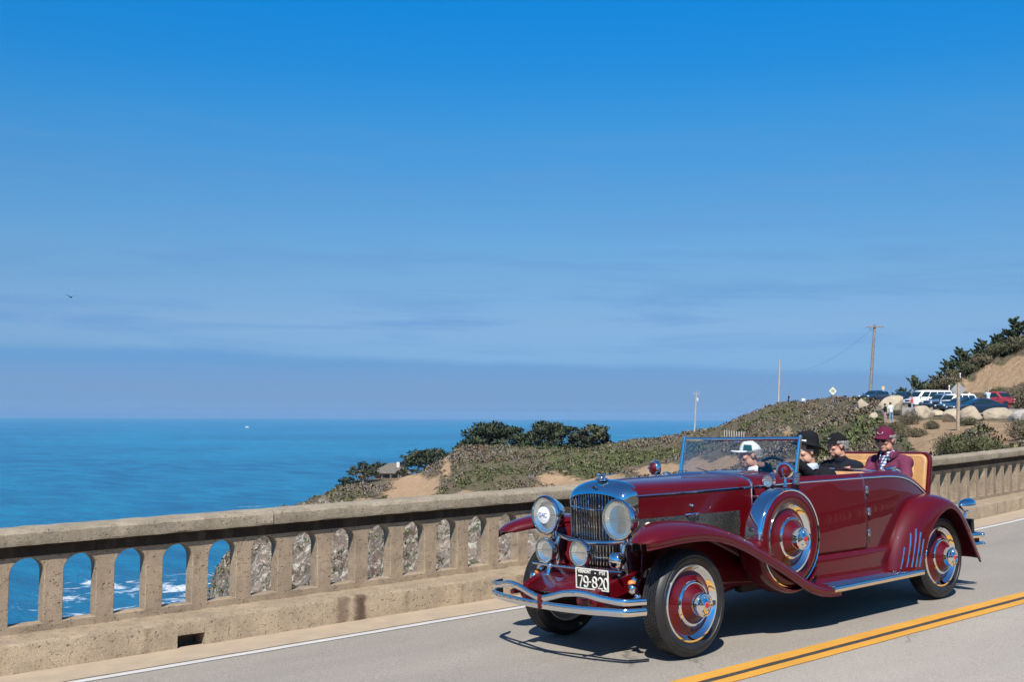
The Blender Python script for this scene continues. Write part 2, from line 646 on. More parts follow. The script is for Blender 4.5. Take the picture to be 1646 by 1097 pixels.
def kerb_extra(nt, pos, c):
    """two dark tar stains on the kerb face"""
    sep = nt.nodes.new('ShaderNodeSeparateXYZ')
    nt.links.new(pos, sep.inputs[0])
    wob = math_node(nt, 'MULTIPLY', math_node(nt, 'SUBTRACT', noise_tex(nt, pos, 9, 5, 0.6), 0.5), 0.12)
    xx = math_node(nt, 'ADD', sep.outputs[0], wob)
    for x0, w, s in ((5.42, 0.075, 0.55), (5.60, 0.075, 0.85)):
        dd = math_node(nt, 'ABSOLUTE', math_node(nt, 'SUBTRACT', xx, x0))
        f = ramp(nt, dd, [(w * 0.45, s), (w, 0.0)])
        lim = ramp(nt, math_node(nt, 'SUBTRACT', 8.66, sep.outputs[1]), [(0.0, 0.0), (0.06, 1.0)])
        c = mix_col(nt, math_node(nt, 'MULTIPLY', f, lim), c, (0.085, 0.05, 0.035))
    return c


CONC = concrete_mat('old_concrete', (0.455, 0.360, 0.262), (0.315, 0.248, 0.180), 0.5, 0.35)
CONC_CAP = concrete_mat('cap_concrete', (0.43, 0.37, 0.285), (0.30, 0.255, 0.19), 0.4, 0.25)
CONC_STAIN_SHADE = concrete_mat('stained_shade_concrete', (0.062, 0.048, 0.036), (0.035, 0.027, 0.021), 0.5, 0.6)  # dark stain and the cap's cast shadow, both put into this colour
CONC_KERB = concrete_mat('kerb_concrete', (0.45, 0.355, 0.252), (0.33, 0.262, 0.188), 0.42, 0.2, kerb_extra)


def run_profile(mb, prof, x0, x1, step, side, jag=0.0, seed=0):
    """sweep a (y, z) profile along the bridge; y is measured out from the sea-side edge and mirrored for side=-1; z from the road plane"""
    n = max(1, int(round((x1 - x0) / step)))
    rings = []
    for i in range(n + 1):
        x = x0 + (x1 - x0) * i / n
        ring = []
        for k, (y, z) in enumerate(prof):
            jy = jz = 0.0
            if jag:
                jy = jag * (noise.noise((x * 6, k * 3.7 + seed, 1)) + 0.7 * noise.noise((x * 19, k * 3.7 + seed, 2)))
                jz = jag * (noise.noise((x * 7, k * 3.7 + seed, 3)) + 0.7 * noise.noise((x * 21, k * 3.7 + seed, 4)))
            yy = y if side > 0 else 2 * YMID - y
            ring.append((x, yy + DY(x) + jy, M * x + z + jz))
        rings.append(ring)
    mb.loft(rings)


def build_kerb(side):
    mb = MB()
    run_profile(mb, [(8.573, -0.35), (8.58, 0.125), (8.60, 0.146), (8.63, 0.152), (8.93, 0.158), (8.93, -0.35)], X0, 3.885, 0.05, side, 0.0075, 3)
    if side > 0:
        run_profile(mb, [(8.575, 0.035), (8.58, 0.125), (8.60, 0.146), (8.63, 0.152), (8.93, 0.158), (8.93, 0.035)], 3.885, 4.115, 0.046, side, 0.004, 5)
        run_profile(mb, [(8.80, -0.35), (8.80, 0.035), (8.93, 0.035), (8.93, -0.35)], 3.885, 4.115, 0.05, side, 0.0, 5)
    else:
        run_profile(mb, [(8.573, -0.35), (8.58, 0.125), (8.60, 0.146), (8.63, 0.152), (8.93, 0.158), (8.93, -0.35)], 3.885, 4.115, 0.05, side, 0.006, 5)
    run_profile(mb, [(8.573, -0.35), (8.58, 0.125), (8.60, 0.146), (8.63, 0.152), (8.93, 0.158), (8.93, -0.35)], 4.115, X1, 0.05, side, 0.0075, 3)
    return tag(mb.build('kerb', CONC_KERB, sharp=50), kind='structure')


build_kerb(1)
build_kerb(-1)
# deck slab under the road
mb = MB()
run_profile(mb, [(0.55, -0.16), (0.55, -0.8), (9.2, -0.8), (9.2, -0.36), (8.66, -0.33), (8.62, -0.12), (4.8, -0.03)], X0, X1, 1.0, 1)
tag(mb.build('bridge_deck', CONC, smooth=False), kind='structure')

PITCHB = 0.40
HALF, PW = PITCHB / 2, 0.073


def baluster_mesh():
    """one pillar of the parapet with half an arch either side; local x along the bridge, y through the wall"""
    def outline(g):
        p = [(-HALF, 0.10), (HALF, 0.10), (HALF, 0.218 - g), (PW - g, 0.218 - g), (PW - g, 0.60)]
        rx, rz = HALF - PW, 0.118
        for k in range(1, 9):
            a = PI - PI / 2 * k / 8
            p.append((HALF + (rx + g) * math.cos(a), 0.602 + (rz + g) * math.sin(a)))
        p += [(HALF, 0.775), (-HALF, 0.775)]
        for k in range(8, 0, -1):
            a = PI / 2 * k / 8
            p.append((-HALF + (rx + g) * math.cos(a), 0.602 + (rz + g) * math.sin(a)))
        p += [(-PW + g, 0.60), (-PW + g, 0.218 - g), (-HALF, 0.218 - g)]
        return p
    o0, o1 = outline(0.0), outline(0.005)
    T = 0.125
    f = lambda p, y: (p[0], y, p[1] + M * p[0])
    n = len(o0)
    rings = [[f(p, 0.0) for p in o1], [f(p, 0.006) for p in o0], [f(p, T - 0.006) for p in o0], [f(p, T) for p in o1]]
    mb = MB()
    mb.loft(rings)
    return mb.mesh('baluster', CONC, sharp=30)


def build_parapet(side, xa, xb, label, joints):
    root = empty('bridge_parapet', (0, 0, 0))
    tag(root, label, 'parapet', 'concrete parapets along the bridge')
    me = baluster_mesh()
    x = 2.62 - PITCHB * round((2.62 - xa) / PITCHB)
    while x < xb:
        o = bpy.data.objects.new('baluster', me)
        COL.objects.link(o)
        o.parent = root
        y = 8.905 if side > 0 else 2 * YMID - 8.905
        o.location = (x, y + DY(x), M * x)
        o.rotation_euler = (0, 0, math.atan(DYp(x)) + (PI if side < 0 else 0))
        if side < 0:
            o.location.z = M * x
        x += PITCHB
    js = [xa - 0.2] + joints + [xb - 0.2]
    for a, b in zip(js[:-1], js[1:]):
        mb = MB()
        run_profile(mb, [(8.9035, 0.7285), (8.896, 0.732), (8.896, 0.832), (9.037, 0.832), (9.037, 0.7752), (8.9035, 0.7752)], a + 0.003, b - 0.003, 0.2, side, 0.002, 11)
        mb.build('beam', CONC_STAIN_SHADE, root)  # face drawn down to the arch tops so the painted shade fills it
        mb = MB()
        run_profile(mb, [(8.832, 0.822), (8.826, 0.838), (8.828, 0.912), (8.840, 0.930), (8.868, 0.938), (9.085, 0.945), (9.108, 0.93), (9.11, 0.822)], a + 0.007, b - 0.007, 0.08, side, 0.004, 17)
        mb.build('cap_rail', CONC_CAP, root, sharp=24)
    return root


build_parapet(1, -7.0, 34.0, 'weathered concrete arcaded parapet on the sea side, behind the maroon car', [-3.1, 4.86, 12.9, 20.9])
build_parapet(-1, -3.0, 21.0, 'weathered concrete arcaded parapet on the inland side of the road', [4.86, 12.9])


# ------------------------------------------------------------------ sea
SEAZ = -75.0


def sea_mat():
    m = bpy.data.materials.new('sea_water')
    m.use_nodes = True
    nt = m.node_tree
    b = nt.nodes['Principled BSDF']
    pos = nt.nodes.new('ShaderNodeNewGeometry').outputs['Position']
    big = ramp(nt, noise_tex(nt, pos, 0.0011, 5, 0.6, 0.6), [(0.38, 0.0), (0.62, 1.0)])
    mid = ramp(nt, noise_tex(nt, pos, 0.009, 5, 0.65, 0.8), [(0.35, 0.0), (0.65, 1.0)])
    c = mix_col(nt, big, SEA_A, SEA_B)
    c = mix_col(nt, math_node(nt, 'MULTIPLY', mid, 0.55), c, SEA_C)
    sm = ramp(nt, noise_tex(nt, mapping(nt, pos, (0.03, 0.012, 0.03), rot=(0, 0, 0.5)), 1.0, 6, 0.65, 0.6), [(0.38, 0.0), (0.62, 1.0)])
    c = mix_col(nt, math_node(nt, 'MULTIPLY', sm, 0.5), c, (0.004, 0.25, 0.42))
    # surf near the cliff foot: white foam broken by noise, within patches of the shore
    foam = None
    sep = nt.nodes.new('ShaderNodeSeparateXYZ')
    nt.links.new(pos, sep.inputs[0])
    pats = []
    for u, v, r1, amp in FOAM:
        r_ = ray(u, v)
        k = (SEAZ - CAMZ) / r_.z
        p = CAM0 + r_ * k
        dx = math_node(nt, 'SUBTRACT', sep.outputs[0], p.x)
        dy = math_node(nt, 'SUBTRACT', sep.outputs[1], p.y)
        dd = math_node(nt, 'SQRT', math_node(nt, 'ADD', math_node(nt, 'MULTIPLY', dx, dx), math_node(nt, 'MULTIPLY', dy, dy)))
        pats.append(ramp(nt, math_node(nt, 'DIVIDE', dd, r1), [(0.0, amp), (1.0, 0.0)]))
    foam = pats[0]
    for p in pats[1:]:
        foam = math_node(nt, 'MAXIMUM', foam, p)
    nz = noise_tex(nt, pos, 0.055, 8, 0.68, 1.2)
    fm = ramp(nt, math_node(nt, 'ADD', nz, math_node(nt, 'MULTIPLY', foam, 0.33)), [(0.74, 0.0), (0.84, 1.0)])
    fm = math_node(nt, 'MULTIPLY', fm, ramp(nt, foam, [(0.0, 0.0), (0.15, 1.0)]))
    c = mix_col(nt, math_node(nt, 'MULTIPLY', foam, 0.5), c, (0.02, 0.13, 0.24))
    c = mix_col(nt, math_node(nt, 'MULTIPLY', fm, 0.9), c, (0.75, 0.78, 0.8))
    nt.links.new(c, b.inputs['Base Color'])
    nt.links.new(math_node(nt, 'ADD', 0.22, math_node(nt, 'MULTIPLY', fm, 0.6)), b.inputs['Roughness'])
    b.inputs['IOR'].default_value = 1.333
    b.inputs['Specular IOR Level'].default_value = 0.11
    h = math_node(nt, 'ADD', math_node(nt, 'MULTIPLY', noise_tex(nt, mapping(nt, pos, (0.05, 0.022, 0.05), rot=(0, 0, 0.4)), 1.0, 8, 0.62, 0.5), 5.0), math_node(nt, 'MULTIPLY', noise_tex(nt, pos, 0.35, 5, 0.65), 1.0))
    bp = nt.nodes.new('ShaderNodeBump')
    bp.inputs['Strength'].default_value = 1.0
    bp.inputs['Distance'].default_value = 2.2
    nt.links.new(h, bp.inputs['Height'])
    nt.links.new(bp.outputs[0], b.inputs['Normal'])
    return m


SEA_A, SEA_B, SEA_C = (0.0, 0.090, 0.210), (0.0, 0.190, 0.350), (0.0, 0.065, 0.165)
FOAM = [(215, 940, 60, 1.0), (290, 948, 55, 1.0), (120, 965, 40, 0.9), (130, 990, 30, 0.9), (300, 965, 40, 1.0), (345, 925, 40, 0.8), (440, 818, 70, 0.75), (210, 985, 35, 1.0)]
sv = [(0, 0, SEAZ)] + [(18500 * math.cos(2 * PI * k / 128), 18500 * math.sin(2 * PI * k / 128), SEAZ) for k in range(128)]
o = MB().add(sv, [(0, k + 1, (k + 1) % 128 + 1) for k in range(128)]).build('sea', sea_mat(), smooth=False)
tag(o, kind='structure')

# ------------------------------------------------------------------ headland and hills (a terrain sheet laid out by bearing and distance)
YE = 669.0
Z_ = 'z'
COLS = [  # bearing (photo column) : eight (distance, photo row | ('z', height)) from the near foot over the crest to the far shore
    (-420, [(200, (Z_, -84)), (220, (Z_, -84)), (240, (Z_, -84)), (260, (Z_, -84)), (280, (Z_, -84)), (300, (Z_, -84)), (330, (Z_, -84)), (380, (Z_, -84))]),
    (300, [(190, (Z_, -82)), (215, (Z_, -80)), (235, (Z_, -79)), (245, (Z_, -79)), (255, (Z_, -79)), (270, (Z_, -80)), (300, (Z_, -82)), (340, (Z_, -84))]),
    (335, [(190, (Z_, -78)), (212, (Z_, -60)), (226, (Z_, -50)), (235, (Z_, -47)), (245, (Z_, -48)), (258, (Z_, -58)), (290, (Z_, -74)), (330, (Z_, -84))]),
    (350, [(180, (Z_, -76)), (205, 985), (218, 962), (230, 950), (240, 942), (258, 958), (295, (Z_, -66)), (335, (Z_, -84))]),
    (380, [(160, (Z_, -70)), (190, 975), (205, 925), (220, 905), (240, 888), (265, 893), (305, (Z_, -55)), (345, (Z_, -84))]),
    (430, [(135, (Z_, -58)), (170, 975), (190, 900), (225, 868), (262, 846), (288, 852), (325, (Z_, -48)), (375, (Z_, -84))]),
    (500, [(120, (Z_, -52)), (160, 965), (190, 872), (240, 838), (290, 812), (315, 815), (350, (Z_, -46)), (405, (Z_, -84))]),
    (560, [(112, (Z_, -48)), (155, 955), (185, 862), (240, 818), (312, 783), (340, 784), (375, (Z_, -40)), (432, (Z_, -84))]),
    (620, [(108, (Z_, -45)), (150, 950), (180, 852), (250, 805), (322, 771), (350, 770), (380, (Z_, -38)), (440, (Z_, -84))]),
    (680, [(105, (Z_, -42)), (145, 945), (175, 842), (240, 797), (318, 760), (350, 759), (385, (Z_, -36)), (445, (Z_, -84))]),
    (712, [(102, (Z_, -40)), (142, 942), (172, 836), (238, 785), (306, 743), (345, 742), (390, (Z_, -34)), (450, (Z_, -84))]),
    (745, [(100, (Z_, -40)), (140, 940), (170, 830), (232, 772), (298, 723), (345, 724), (395, (Z_, -32)), (460, (Z_, -84))]),
    (860, [(95, (Z_, -38)), (135, 935), (163, 820), (222, 770), (296, 723), (345, 724), (400, (Z_, -32)), (470, (Z_, -84))]),
    (980, [(85, (Z_, -32)), (122, 915), (145, 806), (198, 762), (290, 718), (340, 719), (400, (Z_, -32)), (470, (Z_, -84))]),
    (1060, [(75, (Z_, -26)), (105, 890), (125, 795), (178, 755), (284, 708), (330, 711), (390, (Z_, -30)), (470, (Z_, -84))]),
    (1120, [(65, (Z_, -20)), (92, 870), (112, 790), (165, 750), (276, 697), (320, 700), (380, (Z_, -28)), (470, (Z_, -84))]),
    (1160, [(58, (Z_, -17)), (84, 850), (104, 786), (152, 745), (262, 690), (300, 694), (370, (Z_, -28)), (460, (Z_, -84))]),
    (1200, [(50, (Z_, -13)), (75, 830), (95, 782), (138, 738), (246, 672), (280, 676), (350, (Z_, -28)), (450, (Z_, -84))]),
    (1250, [(44, (Z_, -10)), (66, 815), (84, 777), (122, 728), (235, 651), (270, 654), (340, (Z_, -24)), (440, (Z_, -84))]),
    (1300, [(38, (Z_, -7)), (57, 800), (73, 771), (106, 718), (205, 645), (240, 650), (320, (Z_, -20)), (430, (Z_, -84))]),
    (1350, [(33, (Z_, -5)), (50, 790), (64, 765), (92, 708), (172, 643), (215, 648), (300, (Z_, -15)), (420, (Z_, -84))]),
    (1400, [(29, (Z_, -3.5)), (44, 780), (57, 757), (80, 697), (140, 649), (165, 650), (260, (Z_, -5)), (400, (Z_, -84))]),
    (1440, [(27, (Z_, -2.7)), (41, 770), (53, 750), (76, 692), (118, 662), (152, 652), (170, 640), (330, (Z_, -50))]),
    (1490, [(25, (Z_, -2.2)), (38, 762), (50, 740), (74, 690), (98, 668), (148, 655), (166, 622), (300, (Z_, -30))]),
    (1540, [(24, (Z_, -2.0)), (36, 757), (48, 734), (72, 689), (94, 669), (142, 656), (162, 592), (280, (Z_, -10))]),
    (1590, [(23, (Z_, -1.8)), (35, 753), (46, 730), (70, 687), (92, 669), (132, 657), (158, 572), (260, (Z_, 8))]),
    (1646, [(22, (Z_, -1.6)), (34, 750), (45, 728), (68, 686), (90, 669), (124, 657), (154, 548), (240, (Z_, 20))]),
    (1760, [(22, (Z_, -1.4)), (34, 746), (45, 725), (66, 684), (88, 668), (118, 656), (150, 500), (230, (Z_, 30))]),
    (1980, [(24, (Z_, -1.2)), (34, 742), (45, 720), (66, 684), (88, 668), (112, 650), (140, 420), (220, (Z_, 40))]),
]
NSUB = [7, 10, 14, 22, 6, 12, 10]


def terrain_grid():
    us = []
    for i in range(len(COLS) - 1):
        a, b = COLS[i][0], COLS[i + 1][0]
        n = max(2, int((b - a) / 6)) if 330 <= b <= 1700 else max(2, int((b - a) / 40))
        us += [a + (b - a) * k / n for k in range(n)]
    us.append(COLS[-1][0])
    cx = [c[0] for c in COLS]
    nk = 8
    D = np.zeros((len(us), nk))
    Zc = np.zeros((len(us), nk))
    cd_ = np.zeros((len(COLS), nk))
    cz_ = np.zeros((len(COLS), nk))
    for i, (u, pts) in enumerate(COLS):
        for k, (d, y) in enumerate(pts):
            cd_[i, k] = d
            cz_[i, k] = y[1] if isinstance(y, tuple) else at(u, y, d).z
    for k in range(nk):
        D[:, k] = np.interp(us, cx, cd_[:, k])
        Zc[:, k] = np.interp(us, cx, cz_[:, k])
    cols = []
    for i, u in enumerate(us):
        ds, zs = [], []
        for k in range(nk - 1):
            for s in range(NSUB[k]):
                t = s / NSUB[k]
                ds.append(D[i, k] + (D[i, k + 1] - D[i, k]) * t)
                zs.append(Zc[i, k] + (Zc[i, k + 1] - Zc[i, k]) * t)
        ds.append(D[i, -1])
        zs.append(Zc[i, -1])
        cols.append((ds, zs))
    dd = np.array([c[0] for c in cols])
    zz = np.array([c[1] for c in cols])
    for _ in range(2):                                 # round the creases off a little
        zz[:, 1:-1] = zz[:, 1:-1] * 0.6 + 0.2 * (zz[:, 2:] + zz[:, :-2])
    return np.array(us), dd, zz


DIRT = [(664, 783, 40, 24, 1.1), (645, 795, 34, 14, 1.0), (717, 752, 9, 20, 0.9), (700, 775, 12, 20, 0.7), (912, 777, 48, 15, 1.3), (765, 791, 46, 8, 1.0), (845, 794, 34, 8, 1.0), (985, 768, 28, 9, 0.9), (590, 808, 26, 7, 0.7), (890, 783, 30, 8, 0.9), (1060, 752, 46, 10, 1.1), (1135, 752, 45, 16, 1.3),
        (1170, 742, 26, 14, 0.9), (765, 790, 34, 7, 0.8), (830, 797, 26, 6, 0.7), (1262, 693, 9, 6, 1.2), (1298, 668, 12, 6, 0.7), (1608, 606, 36, 15, 1.4), (1575, 622, 30, 9, 1.2), (1640, 592, 26, 20, 1.4), (1500, 688, 44, 13, 1.5),
        (1525, 700, 30, 12, 1.1), (1486, 712, 26, 20, 1.4), (1598, 686, 46, 9, 1.3), (1618, 703, 26, 12, 1.2), (1636, 735, 24, 12, 1.0), (1438, 678, 22, 4, 1.0), (1545, 612, 14, 6, 0.8), (1640, 690, 26, 10, 1.1)]
GREEN = [(900, 735, 70, 10, 0.9), (1000, 732, 60, 12, 0.9), (780, 765, 40, 18, 0.5), (940, 755, 40, 10, 0.8), (1265, 672, 26, 14, 0.9), (1415, 672, 16, 6, 1.2), (560, 795, 30, 10, 0.4), (1320, 705, 60, 18, 0.5), (1380, 650, 14, 5, 0.6)]


def blob(u, v, L):
    s = 0.0
    for a, b, ra, rb, w in L:
        q = ((u - a) / ra) ** 2 + ((v - b) / rb) ** 2
        if q < 4:
            s = max(s, w * math.exp(-q * 0.9))
    return s


def terrain_mat():
    m = bpy.data.materials.new('coastal_slope')
    m.use_nodes = True
    nt = m.node_tree
    b = nt.nodes['Principled BSDF']
    pos = nt.nodes.new('ShaderNodeNewGeometry').outputs['Position']
    at_ = nt.nodes.new('ShaderNodeAttribute')
    at_.attribute_name = 'mask'
    sep = nt.nodes.new('ShaderNodeSeparateColor')
    nt.links.new(at_.outputs['Color'], sep.inputs[0])
    n1 = ramp(nt, noise_tex(nt, pos, 0.09, 6, 0.65), [(0.35, 0.0), (0.65, 1.0)])
    n2 = ramp(nt, noise_tex(nt, pos, 0.7, 6, 0.7), [(0.35, 0.0), (0.65, 1.0)])
    n3 = noise_tex(nt, pos, 3.0, 6, 0.7)
    c = mix_col(nt, n1, (0.135, 0.105, 0.07), (0.105, 0.10, 0.052))
    c = mix_col(nt, math_node(nt, 'MULTIPLY', n2, 0.6), c, (0.20, 0.165, 0.105))
    c = mix_col(nt, ramp(nt, noise_tex(nt, pos, 0.045, 6, 0.7), [(0.5, 0.0), (0.62, 0.65)]), c, (0.165, 0.105, 0.08))
    c = mix_col(nt, ramp(nt, noise_tex(nt, pos, 0.06, 6, 0.7, 0.5), [(0.56, 0.0), (0.66, 0.6)]), c, (0.15, 0.14, 0.125))
    c = mix_col(nt, math_node(nt, 'MULTIPLY', sep.outputs[1], 0.6), c, (0.09, 0.115, 0.03))
    c = mix_col(nt, 0.6, c, mix_col(nt, ramp(nt, noise_tex(nt, pos, 1.5, 7, 0.78), [(0.38, 0.0), (0.62, 1.0)]), (0.12, 0.12, 0.12), (0.85, 0.83, 0.78)), 'OVERLAY')
    soil = mix_col(nt, n2, (0.40, 0.255, 0.14), (0.52, 0.36, 0.215))
    soil = mix_col(nt, ramp(nt, n3, [(0.42, 0.0), (0.7, 0.7)]), soil, (0.30, 0.20, 0.12))
    dm = ramp(nt, math_node(nt, 'ADD', sep.outputs[0], math_node(nt, 'MULTIPLY', math_node(nt, 'SUBTRACT', noise_tex(nt, pos, 0.30, 8, 0.75), 0.5), 1.5)), [(0.4, 0.0), (0.56, 1.0)])
    c = mix_col(nt, dm, c, soil)
    # bare rock with pale lichen on the lower cliff
    vo = nt.nodes.new('ShaderNodeTexVoronoi')
    vo.inputs['Scale'].default_value = 0.28
    nt.links.new(pos, vo.inputs['Vector'])
    rk = mix_col(nt, ramp(nt, noise_tex(nt, pos, 0.16, 8, 0.7, 1.0), [(0.38, 0.0), (0.62, 1.0)]), (0.115, 0.078, 0.062), (0.29, 0.235, 0.185))
    rk = mix_col(nt, ramp(nt, noise_tex(nt, pos, 0.9, 8, 0.8, 0.3), [(0.52, 0.0), (0.58, 0.9)]), rk, (0.54, 0.51, 0.41))
    rk = mix_col(nt, ramp(nt, noise_tex(nt, pos, 0.42, 7, 0.75), [(0.54, 0.0), (0.60, 0.9)]), rk, (0.06, 0.07, 0.032))
    rk = mix_col(nt, ramp(nt, noise_tex(nt, pos, 1.6, 6, 0.8), [(0.58, 0.0), (0.7, 0.8)]), rk, (0.07, 0.055, 0.045))
    c = mix_col(nt, ramp(nt, math_node(nt, 'ADD', sep.outputs[2], math_node(nt, 'MULTIPLY', math_node(nt, 'SUBTRACT', n1, 0.5), 0.3)), [(0.4, 0.0), (0.6, 1.0)]), c, rk)
    nt.links.new(c, b.inputs['Base Color'])
    b.inputs['Roughness'].default_value = 0.95
    b.inputs['Specular IOR Level'].default_value = 0.15
    bp = nt.nodes.new('ShaderNodeBump')
    bp.inputs['Strength'].default_value = 0.9
    bp.inputs['Distance'].default_value = 0.9
    nt.links.new(math_node(nt, 'ADD', noise_tex(nt, pos, 0.6, 8, 0.72), math_node(nt, 'MULTIPLY', n3, 0.3)), bp.inputs['Height'])
    nt.links.new(bp.outputs[0], b.inputs['Normal'])
    return m


TERR = terrain_mat()
LAND = {}


def build_terrain():
    us, dd, zz = terrain_grid()
    nu, nd = dd.shape
    P = np.zeros((nu, nd, 3))
    mask = np.zeros((nu, nd, 4))
    for i in range(nu):
        r = ray(us[i], 548.5)
        r = Vector((r.x, r.y, 0))
        r = r / r.dot(FW)
        for j in range(nd):
            d = dd[i, j]
            p = CAM0 + r * d
            z = zz[i, j]
            amp = min(1.0, max(0.0, (d - 20) / 180))
            q = (p.x * 0.035, p.y * 0.035, 0.3)
            flat = 1.0
            if us[i] > 1400 and 66 < d < 150:
                flat = 0.12
            nz = noise.fractal(q, 0.9, 2.1, 4) * 1.5 * amp + noise.fractal((p.x * 0.25, p.y * 0.25, 1.7), 0.9, 2.1, 4) * (0.16 + 0.34 * amp)
            u0, v0 = pix((p.x, p.y, z))
            rock = 0.0
            if us[i] < 1180:
                rock = min(1.0, max(0.0, (v0 - 818) / 30.0))
                if us[i] < 560:
                    rock = max(rock, min(1.0, max(0.0, (v0 - 800) / 30)))
            crag = abs(noise.fractal((p.x * 0.11, p.y * 0.11, z * 0.11), 0.8, 2.2, 5)) * 5.5 * rock
            dm = blob(u0, v0, DIRT)
            if us[i] > 1530 and 128 < d < 162:
                nz += 1.1 * (abs(noise.fractal((us[i] * 0.035, d * 0.03, 2.2), 0.8, 2.1, 4)) - 0.2)
            P[i, j] = (p.x, p.y, z + nz * flat + crag - rock * 1.2 - dm * 0.25 * amp)
            mask[i, j] = (dm, blob(u0, v0, GREEN), rock, 1)
    vs = P.reshape(-1, 3)
    fs = [(i * nd + j, (i + 1) * nd + j, (i + 1) * nd + j + 1, i * nd + j + 1) for i in range(nu - 1) for j in range(nd - 1)]
    me = bpy.data.meshes.new('headland')
    me.from_pydata(vs.tolist(), [], fs)
    me.materials.append(TERR)
    ca = me.color_attributes.new('mask', 'FLOAT_COLOR', 'POINT')
    ca.data.foreach_set('color', mask.reshape(-1))
    me.polygons.foreach_set('use_smooth', [True] * len(me.polygons))
    me.update()
    if me.polygons[0].normal.z < 0:
        me.flip_normals()
    o = bpy.data.objects.new('headland', me)
    COL.objects.link(o)
    tag(o, kind='structure')
    LAND.update(us=us, P=P, mask=mask, dd=dd)


build_terrain()


def ground(u, d):
    """terrain point at a bearing and distance"""
    us, dd, P = LAND['us'], LAND['dd'], LAND['P']
    i = int(np.clip(np.searchsorted(us, u) - 1, 0, len(us) - 2))
    t = (u - us[i]) / (us[i + 1] - us[i])
    out = []
    for k in (i, i + 1):
        out.append(float(np.interp(d, dd[k], P[k, :, 2])))
    r = ray(u, 548.5)
    r = Vector((r.x, r.y, 0))
    r = r / r.dot(FW)
    p = CAM0 + r * d
    return Vector((p.x, p.y, out[0] * (1 - t) + out[1] * t))


def hit(u, v, d0=30, d1=330):
    """nearest terrain point that shows at (u, v)"""
    d = d0
    while d < d1:
        g = ground(u, d)
        if pix(g)[1] <= v:
            return g, d
        d += 1.0
    return ground(u, d1), d1


CHAP = pmat('dark_chaparral', (0.062, 0.068, 0.034), 0.95, col2=(0.030, 0.036, 0.018), scale=0.35, bump=1.0, bscale=2.0, world=True)
# inland hillside behind the viewer (seen only as a reflection in paint and chrome)
def build_inland():
    xs = list(np.linspace(-260, 260, 66))
    qs = [0, 0.6, 1.5, 3, 6, 10, 16, 25, 40, 60, 90, 130, 180, 250, 340]
    vs, mk = [], []
    for x in xs:
        for q in qs:
            y = 0.5 - q
            z = M * x * max(0, 1 - q / 60) - 0.25 + 0.010 * max(0, q - 4) ** 1.55 * (0.75 + 0.5 * noise.noise((x * 0.012, q * 0.01, 3)))
            z += noise.fractal((x * 0.05, q * 0.05, 9), 0.9, 2.1, 4) * min(4.0, 0.02 * q)
            vs.append((x, y, z))
            dm = 0.9 if q < 5 else max(0.0, noise.noise((x * 0.03, q * 0.03, 6)) * 1.4)
            mk.append((dm, 0.3, 0, 1))
    n = len(qs)
    fs = [(i * n + j, i * n + j + 1, (i + 1) * n + j + 1, (i + 1) * n + j) for i in range(len(xs) - 1) for j in range(n - 1)]
    me = bpy.data.meshes.new('inland_hill')
    me.from_pydata(vs, [], fs)
    me.materials.append(CHAP)
    ca = me.color_attributes.new('mask', 'FLOAT_COLOR', 'POINT')
    ca.data.foreach_set('color', np.array(mk, float).reshape(-1))
    me.polygons.foreach_set('use_smooth', [True] * len(me.polygons))
    me.update()
    if me.polygons[0].normal.z < 0:
        me.flip_normals()
    o = bpy.data.objects.new('inland_hill', me)
    COL.objects.link(o)
    tag(o, kind='structure')


build_inland()


# ------------------------------------------------------------------ plants
def foliage_mat(name, rough=0.7, trans=0.0):
    m = bpy.data.materials.new(name)
    m.use_nodes = True
    nt = m.node_tree
    b = nt.nodes['Principled BSDF']
    at_ = nt.nodes.new('ShaderNodeAttribute')
    at_.attribute_name = 'tint'
    pos = nt.nodes.new('ShaderNodeNewGeometry').outputs['Position']
    v = ramp(nt, noise_tex(nt, pos, 1.3, 4, 0.7), [(0.3, 0.72), (0.7, 1.2)])
    nt.links.new(mix_col(nt, 1.0, at_.outputs['Color'], v, 'MULTIPLY'), b.inputs['Base Color'])
    b.inputs['Roughness'].default_value = rough
    b.inputs['Specular IOR Level'].default_value = 0.2
    return m


LEAF = foliage_mat('foliage')
BARK = pmat('bark', (0.19, 0.15, 0.115), 0.95, var=0.25, scale=4, bump=0.8, bscale=20)
PALEBARK = pmat('weathered_bark', (0.36, 0.31, 0.26), 0.95, var=0.2, scale=4, bump=0.6, bscale=20)


